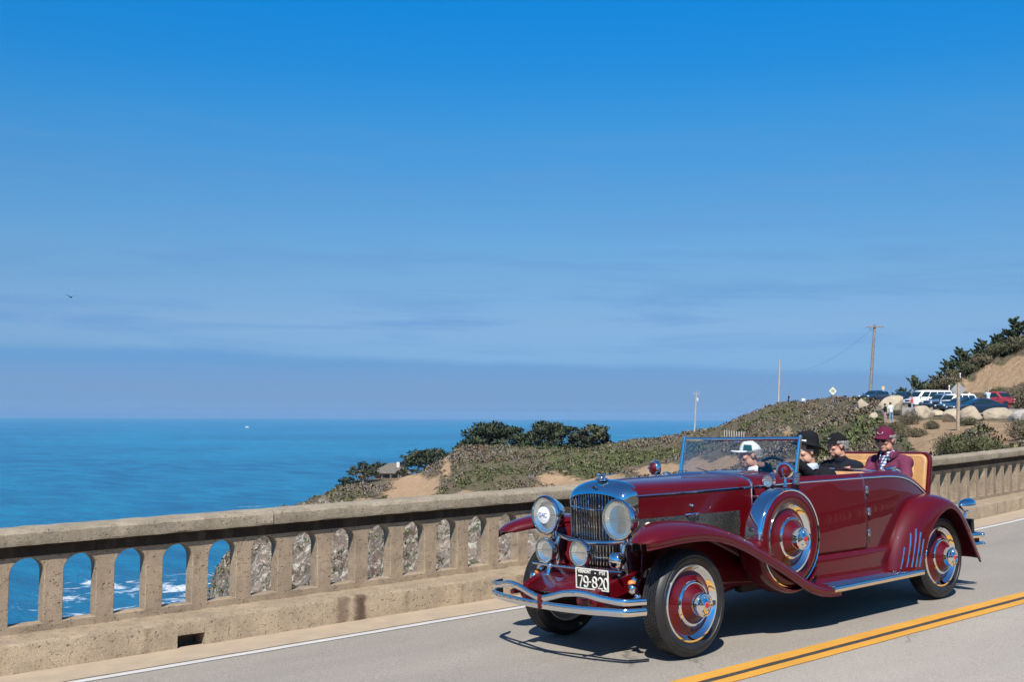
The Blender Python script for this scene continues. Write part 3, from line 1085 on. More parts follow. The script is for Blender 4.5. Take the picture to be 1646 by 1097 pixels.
def leaf_mesh(name, C, size, tint, elong=1.0, dirs=None, seed=1):
    """many small leaf-sized faces. C (n,3) centres, size (n,), tint (n,3); dirs: growing direction of each leaf"""
    g = np.random.default_rng(seed)
    n = len(C)
    if dirs is None:
        a = g.normal(size=(n, 3))
    else:
        a = dirs + 0.45 * g.normal(size=(n, 3))
    a /= np.linalg.norm(a, axis=1)[:, None] + 1e-9
    b = np.cross(a, g.normal(size=(n, 3)))
    b /= np.linalg.norm(b, axis=1)[:, None] + 1e-9
    s = size[:, None]
    v = np.empty((n, 4, 3))
    v[:, 0] = C - a * s * elong * 0.5
    v[:, 1] = C + b * s * 0.34 + a * s * 0.1 * elong
    v[:, 2] = C + a * s * elong * 0.55
    v[:, 3] = C - b * s * 0.34 + a * s * 0.05 * elong
    nrm = None
    if dirs is not None:                       # face every leaf outward from its clump and soften the shading
        un = dirs / (np.linalg.norm(dirs, axis=1)[:, None] + 1e-9)
        fn = np.cross(v[:, 1] - v[:, 0], v[:, 2] - v[:, 0])
        flip = (fn * un).sum(1) < 0
        v[flip] = v[flip][:, ::-1]
        fn[flip] *= -1
        fn /= np.linalg.norm(fn, axis=1)[:, None] + 1e-9
        nrm = un * 0.75 + fn * 0.4
        nrm /= np.linalg.norm(nrm, axis=1)[:, None] + 1e-9
    me = bpy.data.meshes.new(name)
    me.vertices.add(n * 4)
    me.vertices.foreach_set('co', v.reshape(-1))
    me.loops.add(n * 4)
    me.loops.foreach_set('vertex_index', np.arange(n * 4))
    me.polygons.add(n)
    me.polygons.foreach_set('loop_start', np.arange(n) * 4)
    me.polygons.foreach_set('loop_total', np.full(n, 4))
    me.update(calc_edges=True)
    ca = me.color_attributes.new('tint', 'FLOAT_COLOR', 'POINT')
    col = np.ones((n, 4, 4))
    col[:, :, :3] = tint[:, None, :]
    ca.data.foreach_set('color', col.reshape(-1))
    me.materials.append(LEAF)
    if nrm is not None:
        me.polygons.foreach_set('use_smooth', [True] * n)
        me.normals_split_custom_set_from_vertices(np.repeat(nrm, 4, axis=0).tolist())
    return me


TINTS = np.array([(0.115, 0.112, 0.055), (0.085, 0.092, 0.042), (0.165, 0.13, 0.085), (0.15, 0.13, 0.10), (0.21, 0.175, 0.11), (0.155, 0.105, 0.065), (0.115, 0.135, 0.048), (0.065, 0.08, 0.036), (0.155, 0.14, 0.13), (0.17, 0.105, 0.075)])


def build_scrub():
    us, dd, P, mask = LAND['us'], LAND['dd'], LAND['P'], LAND['mask']
    g = np.random.default_rng(11)
    C, Sz, T, Dn = [], [], [], []
    tries = 0
    made = 0
    nu, nd = dd.shape
    while made < 13000 and tries < 120000:
        tries += 1
        u = g.uniform(345, 1700)
        fi = np.interp(u, us, np.arange(nu))
        i = min(int(fi), nu - 2)
        j0 = g.uniform(8, nd - 12)
        j = int(j0)
        t, s = fi - i, j0 - j
        p = (P[i, j] * (1 - t) + P[i + 1, j] * t) * (1 - s) + (P[i, j + 1] * (1 - t) + P[i + 1, j + 1] * t) * s
        mk = mask[i, j]
        d = dd[i, j]
        if u > 1415 and 76 < d < 152:
            continue
        if 588 < u < 668 and 296 < d < 345:
            continue
        if u > 1415 and d < 76 and g.random() < 0.8:
            continue
        if mk[0] + g.normal() * 0.12 > 0.36:
            continue
        if mk[2] > 0.5 and g.random() < 0.8:
            continue
        big = noise.noise((p[0] * 0.05, p[1] * 0.05, 4.2))
        if big < -0.02 and g.random() < 0.8:
            continue
        r = (0.26 + 0.5 * min(1, max(0, (d - 35) / 260))) * g.uniform(0.55, 1.5)
        k = 44 if d < 120 else 30
        q = g.normal(size=(k, 3))
        q /= np.linalg.norm(q, axis=1)[:, None]
        q *= (g.random(k) ** 0.4)[:, None]
        q[:, 2] = np.abs(q[:, 2]) * 0.75
        fam = noise.noise((p[0] * 0.03, p[1] * 0.03, 7.7)) + mk[1] * 0.6 + g.normal() * 0.22
        if fam > 0.32:
            tint = TINTS[g.choice([0, 1, 6, 6, 7])]
        elif fam > -0.05:
            tint = TINTS[g.choice([0, 1, 0, 3, 2])]
        else:
            tint = TINTS[g.choice([2, 3, 4, 5, 8, 8, 9, 3])]
        tint = tint * g.uniform(0.82, 1.35)
        C.append(p + q * r + np.array([0, 0, -0.08 * r]))
        Sz.append(np.full(k, r * 0.40) * g.uniform(0.6, 1.25, k))
        T.append(tint[None, :] * g.uniform(0.8, 1.2, (k, 1)))
        Dn.append(q + np.array([0, 0, 0.35]))
        made += 1
    me = leaf_mesh('scrub', np.concatenate(C), np.concatenate(Sz), np.concatenate(T), 1.3, np.concatenate(Dn), 3)
    o = bpy.data.objects.new('scrub', me)
    COL.objects.link(o)
    tag(o, kind='stuff')


build_scrub()


def bush(name, base, w, dep, h, n, tints, label, size, cat='bush', group=None, seed=1):
    g = np.random.default_rng(seed)
    root = empty(name, base)
    tag(root, label, cat, group)
    # uneven mound of several lobes, each filled with leaf-sized faces pointing outward
    L = 9
    lobes = []
    for k in range(L):
        a = g.uniform(0, 2 * PI)
        rr = math.sqrt(g.random()) * 0.72
        lobes.append((rr * math.cos(a) * w / 2, rr * math.sin(a) * dep / 2, g.uniform(0.25, 0.62) * h * (1 - 0.45 * rr), g.uniform(0.28, 0.5)))
    C, T, D, Sz = [], [], [], []
    for lx, ly, lz, lr in lobes:
        k = n // L
        q = g.normal(size=(k, 3))
        q /= np.linalg.norm(q, axis=1)[:, None]
        rad = (g.random(k) ** 0.28)[:, None]
        sc = np.array([lr * w * 0.62, lr * dep * 0.62, lr * h * 0.95])
        p = q * rad * sc * (1 + 0.12 * g.normal(size=(k, 1))) + np.array([lx, ly, lz])
        keep = p[:, 2] > -0.02 * h
        tt = np.array(tints)[g.integers(0, len(tints), k)] * g.uniform(0.75, 1.25, (k, 1))
        C.append(p[keep]); T.append(tt[keep]); D.append((q + np.array([0, 0, 0.5]))[keep]); Sz.append((size * g.uniform(0.6, 1.3, k))[keep])
    me = leaf_mesh('foliage', np.concatenate(C), np.concatenate(Sz), np.concatenate(T), 1.25, np.concatenate(D), seed + 50)
    o = bpy.data.objects.new('foliage', me)
    COL.objects.link(o)
    o.parent = root
    mb = MB()
    for k in range(7):
        a = g.uniform(0, 2 * PI)
        mb.tube([(0, 0, -0.15), (0.14 * w * math.cos(a), 0.14 * dep * math.sin(a), h * 0.3), (0.3 * w * math.cos(a), 0.3 * dep * math.sin(a), h * 0.55)], [0.03 * h, 0.022 * h, 0.01 * h], 6)
    mb.build('stem', BARK, root)
    return root


GREENB = [(0.07, 0.095, 0.03), (0.055, 0.075, 0.028), (0.10, 0.12, 0.04), (0.12, 0.10, 0.06)]
BROWNB = [(0.14, 0.115, 0.075), (0.12, 0.105, 0.06), (0.17, 0.135, 0.09), (0.10, 0.09, 0.055)]
MIXB = [(0.10, 0.10, 0.05), (0.085, 0.09, 0.04), (0.14, 0.12, 0.075), (0.11, 0.095, 0.06)]
for k, (u, d, w, dep, h, n, tints, label, size) in enumerate([
        (1560, 47, 3.5, 3.0, 1.28, 5200, GREENB + MIXB, 'wide green and brown bush just behind the far end of the parapet', 0.10),
        (1650, 52, 2.3, 2.2, 1.2, 2200, BROWNB, 'brown bush at the right edge behind the parapet, on orange soil', 0.10),
        (1466, 66, 1.7, 1.7, 0.85, 2000, BROWNB, 'brown grey bush right of the maroon cap, beside the sandy path', 0.11),
        (1493, 76, 1.6, 1.4, 0.75, 1400, MIXB, 'small low olive bush in front of the pale boulder, above the sandy path', 0.09),
        (1555, 76, 1.9, 1.3, 0.8, 1200, MIXB, 'low bush at the foot of the wooden sign post', 0.10),
        (1600, 127, 5.0, 3.0, 2.6, 2200, GREENB, 'green bush on the orange cutting above the red pickup', 0.24),
        (1650, 118, 4.6, 3.2, 3.4, 2400, BROWNB, 'tall brown bush on the bank at the right edge beside the red pickup', 0.24),
        (1433, 76, 2.2, 2.0, 0.9, 1500, MIXB, 'low grey brown bush below the standing people on the slope', 0.10),
        (1455, 84, 2.3, 1.8, 1.3, 1500, BROWNB, 'brown bush beside the standing people, left of the small pale boulder', 0.11),
        (1402, 60, 2.6, 2.4, 0.8, 2000, MIXB, 'dull green bush directly behind the men in the back of the car', 0.11)]):
    b = ground(u, d)
    bush('coastal_bush', (b.x, b.y, b.z - 0.06), w, dep, h, int(n * 3.6), tints, label, size * 0.5, 'bush', 'bushes on the coastal slope', 20 + k)


# ------------------------------------------------------------------ people
def skin_mat():
    return pmat('skin', (0.60, 0.34, 0.235), 0.5, col2=(0.52, 0.27, 0.18), scale=14, bump=0.15, bscale=90)


SKIN = skin_mat()
SKIN_RED = pmat('ruddy_skin', (0.60, 0.32, 0.22), 0.5, col2=(0.52, 0.25, 0.17), scale=14, bump=0.15, bscale=90)


def cloth(name, col, var=0.12, sc=9, rough=0.9):
    return pmat(name, col, rough, var=var, scale=sc, bump=0.5, bscale=240, spec=0.15, sheen=0.0)


DEPS = []


def fuse(mb, name, m, parent, voxel, smooth=4, wrinkle=0.0, wsize=0.09):
    """weld overlapping rounded volumes into ONE continuous surface"""
    me = mb.mesh(name, None, False)
    o = bpy.data.objects.new(name, me)
    COL.objects.link(o)
    r = o.modifiers.new('weld', 'REMESH')
    r.mode = 'VOXEL'
    r.voxel_size = voxel
    sm = o.modifiers.new('smooth', 'SMOOTH')
    sm.factor = 0.5
    sm.iterations = smooth
    if wrinkle:
        t = bpy.data.textures.get('folds') or bpy.data.textures.new('folds', 'CLOUDS')
        t.noise_scale = wsize
        t.noise_depth = 2
        d = o.modifiers.new('folds', 'DISPLACE')
        d.texture = t
        d.strength = wrinkle
        d.mid_level = 0.5
    dg = bpy.context.evaluated_depsgraph_get()
    me2 = bpy.data.meshes.new_from_object(o.evaluated_get(dg))
    o.modifiers.clear()
    o.data = me2
    bpy.data.meshes.remove(me)
    me2.name = name
    me2.materials.clear()
    me2.materials.append(m)
    me2.polygons.foreach_set('use_smooth', [True] * len(me2.polygons))
    o.parent = parent
    return o


def hand(mb, wrist, fwd, palm_n, k=1.0, curl=0.5, side=1):
    """palm, four unequal bent fingers and a thumb leaving the side of the palm"""
    f = Vector(fwd).normalized()
    n = Vector(palm_n).normalized()           # direction the palm faces
    s = f.cross(n).normalized() * side        # towards the thumb
    w = Vector(wrist)
    for q in (-0.027, -0.009, 0.009, 0.027):
        mb.capsule(w + f * 0.012 * k + s * q * 0.7 * k, w + f * 0.085 * k + s * q * k, 0.0135 * k, 0.0115 * k, 8)
    for q, L in ((0.029, 0.072), (0.0095, 0.080), (-0.0095, 0.075), (-0.028, 0.060)):
        a = w + f * 0.088 * k + s * q * k
        d1 = (f * math.cos(curl * 0.6) + n * math.sin(curl * 0.6))
        d2 = (f * math.cos(curl * 1.7) + n * math.sin(curl * 1.7))
        d3 = (f * math.cos(curl * 2.7) + n * math.sin(curl * 2.7))
        b = a + d1 * L * 0.45 * k
        c = b + d2 * L * 0.33 * k
        e = c + d3 * L * 0.24 * k
        mb.capsule(a, b, 0.0098 * k, 0.009 * k, 7)
        mb.capsule(b, c, 0.009 * k, 0.0082 * k, 7)
        mb.capsule(c, e, 0.0082 * k, 0.007 * k, 7)
    a = w + f * 0.028 * k + s * 0.028 * k
    b = a + (f * 0.6 + s * 0.75 + n * 0.35).normalized() * 0.040 * k
    c = b + (f * 0.85 + s * 0.2 + n * 0.6 * curl).normalized() * 0.034 * k
    mb.capsule(a, b, 0.0135 * k, 0.0105 * k, 8)
    mb.capsule(b, c, 0.0105 * k, 0.0085 * k, 8)


def rot_zy(yaw, pitch):
    return Matrix.Rotation(yaw, 3, 'Z') @ Matrix.Rotation(pitch, 3, 'Y')


def head_shapes(mb, c, Rm, k=1.0):
    P = lambda x, y, z: Vector(c) + Rm @ (Vector((x, y, z)) * k)
    E = lambda p, r, **kw: mb.ell(P(*p), [q * k for q in r], rot=Rm, **kw)
    E((-0.012, 0, 0.032), (0.098, 0.077, 0.092), nu=18, nv=12)          # cranium
    E((0.014, 0, -0.030), (0.072, 0.060, 0.088), nu=16, nv=10)          # face
    E((0.040, 0, -0.092), (0.036, 0.034, 0.027))                        # chin
    for s in (1, -1):
        E((0.008, 0.046 * s, -0.068), (0.045, 0.018, 0.040))            # jaw
        E((0.060, 0.038 * s, -0.024), (0.024, 0.023, 0.022))            # cheek
        E((0.078, 0.028 * s, 0.024), (0.016, 0.026, 0.010))             # brow
        E((-0.008, 0.078 * s, -0.006), (0.018, 0.009, 0.032))           # ear
        E((-0.016, 0.082 * s, 0.012), (0.012, 0.006, 0.014))
        E((0.084, 0.011 * s, -0.036), (0.012, 0.009, 0.009))            # nostril wing
    mb.capsule(P(0.080, 0, 0.014), P(0.101, 0, -0.030), 0.009 * k, 0.012 * k, 10)   # nose
    E((0.078, 0, -0.061), (0.012, 0.024, 0.0065))                       # lips
    E((0.075, 0, -0.073), (0.012, 0.020, 0.007))
    mb.capsule(P(-0.025, 0, -0.055), P(-0.035, 0, -0.17), 0.056 * k, 0.060 * k, 14)  # neck
    return P


def cap_parts(parent, P, Rm, k, mcap, mbrim=None, emblem=None, brim=0.085, panel=None, up=0.0, tilt=0.0):
    mb = MB()
    rings = []
    for i in range(7):
        t = i / 6
        z = 0.028 + 0.105 * math.sin(t * PI / 2)
        r = math.cos(t * PI / 2 * 0.97)
        rings.append([P(-0.012 + 0.107 * r * math.cos(a), 0.087 * r * math.sin(a), z + (0.012 * math.cos(a) if i < 5 else 0)) for a in [2 * PI * j / 22 for j in range(22)]])
    mb.loft(rings)
    cp = mb.build('cap', mcap, parent, sharp=70)
    mb = MB()
    top, bot = [], []
    for j in range(13):
        a = -1.25 + 2.5 * j / 12
        for lst, dz in ((top, 0.004), (bot, -0.003)):
            row = []
            for i in range(5):
                t = i / 4
                rx = 0.102 + brim * t * math.cos(a * 0.72) ** 0.6
                row.append(P(-0.012 + rx * math.cos(a * (1 - 0.12 * t)), 0.086 * (1 + 0.02 * t) * math.sin(a) * (1.0 - 0.1 * t), 0.040 + up * t - tilt * t - 0.020 * t * (abs(math.sin(a))) + dz))
            lst.append(row)
    for j in range(12):
        for i in range(4):
            mb.add([top[j][i], top[j + 1][i], top[j + 1][i + 1], top[j][i + 1]], [(0, 1, 2, 3)])
            mb.add([bot[j][i], bot[j][i + 1], bot[j + 1][i + 1], bot[j + 1][i]], [(0, 1, 2, 3)])
        mb.add([top[j][4], top[j + 1][4], bot[j + 1][4], bot[j][4]], [(0, 1, 2, 3)])
    mb.build('brim', mbrim or mcap, cp, sharp=60)
    b = MB().ell(P(-0.012, 0, 0.136), (0.009 * k, 0.009 * k, 0.005 * k), rot=Rm)
    b.build('button', mcap, cp)
    if emblem:
        m, w, h, kind = emblem
        mb = MB()
        pts = []
        for j in range(20):
            a = 2 * PI * j / 20
            yy, zz = w * math.cos(a), 0.078 + h * math.sin(a)
            t = math.asin(min(0.98, (zz - 0.028) / 0.105))
            r = math.cos(t * 0.97)
            xx = -0.012 + 0.107 * r * math.sqrt(max(0.05, 1 - (yy / (0.087 * r)) ** 2))
            pts.append((xx, yy, zz))
        mb.add([P(x + 0.005, y, z) for x, y, z in pts] + [P(x - 0.004, y, z) for x, y, z in pts] , [tuple(range(20))] + [(i, (i + 1) % 20, 20 + (i + 1) % 20, 20 + i) for i in range(20)])
        mb.build('emblem', m, cp)
        if kind == 'arch':
            mb = MB()
            for s in (-1, 1):
                mb.box(P(0.090, 0.011 * s, 0.066), (0.006 * k, 0.010 * k, 0.006 * k), Rm)
            mb.box(P(0.090, 0, 0.069), (0.008 * k, 0.012 * k, 0.006 * k), Rm)
            mb.build('emblem_mark', mcap, cp)
    return cp


def person(label, J, outfit, voxel=0.006, group=None, head_yaw=0.0, head_pitch=0.0, k=1.0, rootloc=(0, 0, 0), simple=False, name='person'):
    """J: joint positions in the root's frame (x forward, y left, z up)"""
    root = empty(name, rootloc)
    tag(root, label, 'person', group)
    V = {a: Vector(b) for a, b in J.items()}
    Rm = rot_zy(head_yaw, head_pitch)
    mb = MB()
    P = head_shapes(mb, V['head'], Rm, k)
    mb.capsule(V['head'] + Rm @ Vector((-0.03, 0, -0.13)) * k, V['chest'] + Vector((0, 0, 0.16)) * k, 0.052 * k, 0.07 * k, 12)
    mb.ell(V['chest'], (0.10 * k, 0.15 * k, 0.20 * k))
    mb.capsule(V['chest'], V['pelvis'], 0.11 * k, 0.13 * k, 14)
    for s in 'LR':
        mb.capsule(V['chest'] + Vector((0, 0, 0.13)) * k, V['sh' + s], 0.06 * k, 0.055 * k)
        mb.capsule(V['sh' + s], V['el' + s], 0.050 * k, 0.038 * k)
        mb.capsule(V['el' + s], V['ha' + s], 0.038 * k, 0.026 * k)
        mb.capsule(V['pelvis'] + Vector((0, 0.08 if s == 'L' else -0.08, 0)) * k, V['kn' + s], 0.085 * k, 0.055 * k)
        mb.capsule(V['kn' + s], V['an' + s], 0.055 * k, 0.036 * k)
        mb.capsule(V['an' + s] + Vector((-0.03, 0, -0.04)) * k, V['an' + s] + Vector((0.15, 0, -0.055)) * k, 0.034 * k, 0.028 * k)
        f = V['ha' + s] - V['el' + s]
        pn = outfit.get('palm' + s, (0.2, 0.3 if s == 'R' else -0.3, -1))
        fw = Vector(outfit.get('dir' + s, f))
        hand(mb, V['ha' + s], fw, pn, k, outfit.get('curl' + s, 0.55), outfit.get('thumb' + s, 1))
    body = fuse(mb, 'body', outfit.get('skin', SKIN), root, voxel, 3 if not simple else 2)
    # upper garment
    cv = max(voxel * 1.6, 0.010)
    mb = MB()
    g = 0.018 * k
    mb.ell(V['chest'] + Vector((0, 0, 0.02)), (0.115 * k + g, 0.165 * k + g, 0.20 * k))
    mb.capsule(V['chest'] + Vector((0.01, 0, -0.02)), V['pelvis'] + Vector((0.01, 0, 0.05)), 0.125 * k + g, 0.135 * k + g, 16)
    mb.capsule(V['shL'], V['shR'], 0.060 * k + g * 0.4, 0.060 * k + g * 0.4, 14)
    for s in 'LR':
        mb.capsule(V['chest'] + Vector((-0.02, 0, 0.14)) * k, V['sh' + s], 0.075 * k, 0.062 * k + g)
        mb.capsule(V['sh' + s], V['el' + s], 0.055 * k + g, 0.044 * k + g)
        we = V['el' + s].lerp(V['ha' + s], outfit.get('sleeve', 0.97))
        mb.capsule(V['el' + s], we, 0.044 * k + g, 0.034 * k + g * 0.8)
    nk = V['head'] + Rm @ Vector((-0.032, 0, -0.14)) * k
    mb.capsule(V['chest'] + Vector((-0.01, 0, 0.16)) * k, nk + Vector((0, 0, -0.012)), 0.085 * k, 0.064 * k + g * 0.3, 14)
    top = fuse(mb, outfit.get('top_name', 'jacket'), outfit['top'], root, cv, 4, outfit.get('wrinkle', 0.022))
    # trousers
    mb = MB()
    mb.ell(V['pelvis'], (0.14 * k, 0.17 * k, 0.13 * k))
    for s in 'LR':
        h = V['pelvis'] + Vector((0, 0.085 if s == 'L' else -0.085, 0)) * k
        mb.capsule(h, V['kn' + s], 0.10 * k, 0.072 * k)
        mb.capsule(V['kn' + s], V['kn' + s].lerp(V['an' + s], 0.95), 0.070 * k, 0.055 * k)
    fuse(mb, 'trousers', outfit['legs'], root, cv * 1.3, 3, 0.015)
    mb = MB()
    for s in 'LR':
        mb.capsule(V['an' + s] + Vector((-0.035, 0, -0.042)) * k, V['an' + s] + Vector((0.16, 0, -0.055)) * k, 0.042 * k, 0.036 * k)
    fuse(mb, 'shoes', outfit.get('shoes', outfit['legs']), root, 0.016, 2)
    # eyes
    if not simple:
        for s in (1, -1):
            e = MB().ell(P(0.0715, 0.029 * s, 0.006), (0.0135 * k, 0.0135 * k, 0.0115 * k), rot=Rm).build('eye', EYEW, root)
            MB().ell(P(0.0815, 0.029 * s, 0.006), (0.0045 * k, 0.0065 * k, 0.0065 * k), rot=Rm).build('iris', EYEB, e)
    if outfit.get('hair'):
        hm, style = outfit['hair']
        mb = MB()
        if style == 'full':
            mb.ell(P(-0.020, 0, 0.045), (0.100 * k, 0.082 * k, 0.088 * k), rot=Rm, nu=20, nv=12)
        for j in range(15):
            a = PI * 0.36 + 2 * PI * 0.64 * j / 14
            for zz, ww in ((0.03, 0.020), (0.0, 0.018), (-0.03, 0.016)):
                if zz < -0.02 and (j < 3 or j > 11):
                    continue
                if zz < 0.01 and (j < 2 or j > 12) and style != 'long':
                    continue
                mb.ell(P(-0.014 + 0.096 * math.cos(a), 0.076 * math.sin(a), zz), (ww * k, ww * k, 0.022 * k), rot=Rm, nu=8, nv=6)
        if style == 'long':
            for j in range(11):
                a = PI * 0.42 + 2 * PI * 0.58 * j / 10
                mb.ell(P(-0.016 + 0.100 * math.cos(a), 0.080 * math.sin(a), -0.045), (0.02 * k, 0.02 * k, 0.03 * k), rot=Rm, nu=8, nv=6)
        fuse(mb, 'hair', hm, root, 0.007, 2, 0.01, 0.02)
    return root, V, P, Rm


EYEW = pmat('eye_white', (0.7, 0.66, 0.62), 0.2, var=0.02)
EYEB = pmat('iris', (0.05, 0.035, 0.025), 0.15, var=0.1)
GREYHAIR = pmat('grey_hair', (0.30, 0.28, 0.26), 0.7, var=0.25, scale=40, bump=0.8, bscale=150)
BROWNHAIR = pmat('dark_brown_hair', (0.05, 0.032, 0.022), 0.55, var=0.3, scale=40, bump=0.8, bscale=150)


def standing(x=0.0, lean=0.0, h=1.72, arms='down', spread=0.11):
    k = h / 1.75
    J = dict(pelvis=(0, 0, 0.93), chest=(0.0 + lean * 0.35, 0, 1.26), head=(0.04 + lean * 0.6, 0, 1.63 - lean * 0.1),
             shL=(lean * 0.4, 0.185, 1.42), shR=(lean * 0.4, -0.185, 1.42), knL=(0.03, spread * 1.1, 0.50), knR=(0.02, -spread * 1.1, 0.50),
             anL=(0.0, spread * 1.35, 0.09), anR=(-0.03, -spread * 1.35, 0.09))
    if arms == 'down':
        J.update(elL=(-0.02, 0.25, 1.14), haL=(0.10, 0.24, 0.90), elR=(-0.02, -0.25, 1.14), haR=(0.10, -0.24, 0.90))
    elif arms == 'front':
        J.update(elL=(0.08, 0.26, 1.18), haL=(0.28, 0.12, 1.25), elR=(0.08, -0.26, 1.18), haR=(0.28, -0.12, 1.25))
    elif arms == 'face':
        J.update(elL=(0.20, 0.25, 1.30), haL=(0.22, 0.08, 1.53), elR=(0.20, -0.25, 1.30), haR=(0.22, -0.08, 1.53))
    return {a: tuple(q * k for q in b) for a, b in J.items()}, k


# ------------------------------------------------------------------ trees on the headland
def crown_mesh(name, pads, n, size, tints, seed, elong=1.5, up=0.45):
    g = np.random.default_rng(seed)
    C, T, D, Sz = [], [], [], []
    vol = np.array([p[3] * p[4] for p in pads])
    for (cx, cy, cz, rx, rz, shade), w in zip(pads, vol / vol.sum()):
        k = max(12, int(n * w))
        q = g.normal(size=(k, 3))
        q /= np.linalg.norm(q, axis=1)[:, None]
        rad = (g.random(k) ** 0.35)[:, None]
        p = q * rad * np.array([rx, rx, rz]) * (1 + 0.15 * g.normal(size=(k, 1))) + np.array([cx, cy, cz])
        tt = np.array(tints)[g.integers(0, len(tints), k)] * shade * g.uniform(0.7, 1.3, (k, 1))
        C.append(p); T.append(tt); D.append(q + np.array([0, 0, up])); Sz.append(size * g.uniform(0.6, 1.35, k))
    return leaf_mesh(name, np.concatenate(C), np.concatenate(Sz), np.concatenate(T), elong, np.concatenate(D), seed + 5)


CYP = [(0.034, 0.052, 0.026), (0.046, 0.064, 0.028), (0.026, 0.040, 0.023), (0.062, 0.072, 0.034), (0.04, 0.046, 0.028)]
CYPDRY = [(0.10, 0.085, 0.06), (0.075, 0.075, 0.05), (0.05, 0.06, 0.034)]


def cypress(base, W, D, H, n, label, seed, tints=CYP, low=0.03, trunks=3, bark=BARK, size=0.5, lean=(0, 0), group='cypress trees on the headland', flat=0.5, view=None):
    g = np.random.default_rng(seed)
    root = empty('cypress_tree', base)
    tag(root, label, 'tree', group)
    ax, ay = RT, FW
    pads = []
    tm = MB()
    npad = 64
    stems = []
    for t in range(trunks):
        a = g.uniform(0, 2 * PI)
        s = (g.uniform(-0.3, 0.3) * W * 0.5, g.uniform(-0.3, 0.3) * D * 0.5)
        stems.append(s)
    for k in range(npad):
        th = g.uniform(0, 2 * PI)
        rr = g.random() ** 0.5
        hx, hy = rr * math.cos(th), rr * math.sin(th)
        dome = math.sqrt(max(0.0, 1 - rr * rr)) ** 1.0
        lo = low * H
        zz = lo + (H - lo) * dome * (g.random() ** (0.35 if rr < 0.8 else 0.6)) * g.uniform(0.8, 1.05)
        x = hx * W / 2 * 0.92 + lean[0] * zz / H
        y = hy * D / 2 * 0.92
        r = g.uniform(0.07, 0.14) * W * (1.15 - 0.35 * rr)
        px = ax * x + ay * y
        pads.append((px.x, px.y, zz, r, r * flat * g.uniform(0.7, 1.1), g.uniform(0.8, 1.25)))
    for s in stems:
        b = ax * s[0] * 0.5 + ay * s[1] * 0.5
        tp = ax * (s[0] + lean[0] * 0.6) + ay * s[1] + UP * H * g.uniform(0.5, 0.7)
        mid = b.lerp(tp, 0.5) + ax * g.uniform(-0.05, 0.05) * W
        tm.tube([b - UP * 0.5, b.lerp(mid, 0.5), mid, tp], [0.055 * H, 0.045 * H, 0.035 * H, 0.018 * H], 8)
        for k in range(7):
            p = pads[g.integers(0, npad)]
            st = b.lerp(tp, g.uniform(0.35, 0.95))
            e = Vector((p[0], p[1], p[2]))
            tm.tube([st, st.lerp(e, 0.5) + UP * 0.04 * H, e], [0.022 * H, 0.014 * H, 0.006 * H], 6)
    tm.build('trunk', bark, root)
    o = bpy.data.objects.new('crown', crown_mesh('crown', pads, n, size, tints, seed))
    COL.objects.link(o)
    o.parent = root
    return root


def tree_at(u, d, ybase, ytop, wpx, *a, dep=0.8, **kw):
    s = d / FPX
    b = at(u, ybase, d)
    H = (ybase - ytop) * s
    W = wpx * s
    return cypress((b.x, b.y, b.z), W, W * dep, H, *a, **kw)


tree_at(796, 332, 733, 680, 130, 8500, 'largest dark cypress at the left end of the clump on the headland', 101, size=0.62)
tree_at(886, 334, 731, 679, 106, 7000, 'middle dark cypress of the clump, with a pointed top against the sea', 102, size=0.62)
tree_at(950, 328, 727, 682, 86, 5600, 'smaller cypress at the right end of the clump, brownish on its left side', 103, tints=CYP + CYPDRY, size=0.6)
tree_at(690, 336, 764, 722, 102, 5200, 'low spreading cypress right of the grey-roofed house', 104, tints=CYP + CYPDRY[1:], size=0.55, low=0.2)
tree_at(584, 318, 786, 745, 58, 1500, 'gnarled cypress with pale bare trunks left of the grey-roofed house', 105, tints=CYPDRY + CYP[:2], low=0.45, trunks=6, bark=PALEBARK, size=0.45)
tree_at(558, 316, 789, 764, 40, 1200, 'small dark cypress at the outer tip of the headland', 106, size=0.42)
tree_at(611, 347, 775, 744, 44, 1100, 'dark cypress showing just above the house roof', 107, size=0.45, low=0.4)
tree_at(646, 318, 775, 754, 20, 420, 'small windblown cypress with bare limbs in front of the house roof', 108, tints=CYPDRY + CYP[:1], low=0.5, bark=PALEBARK, size=0.36)


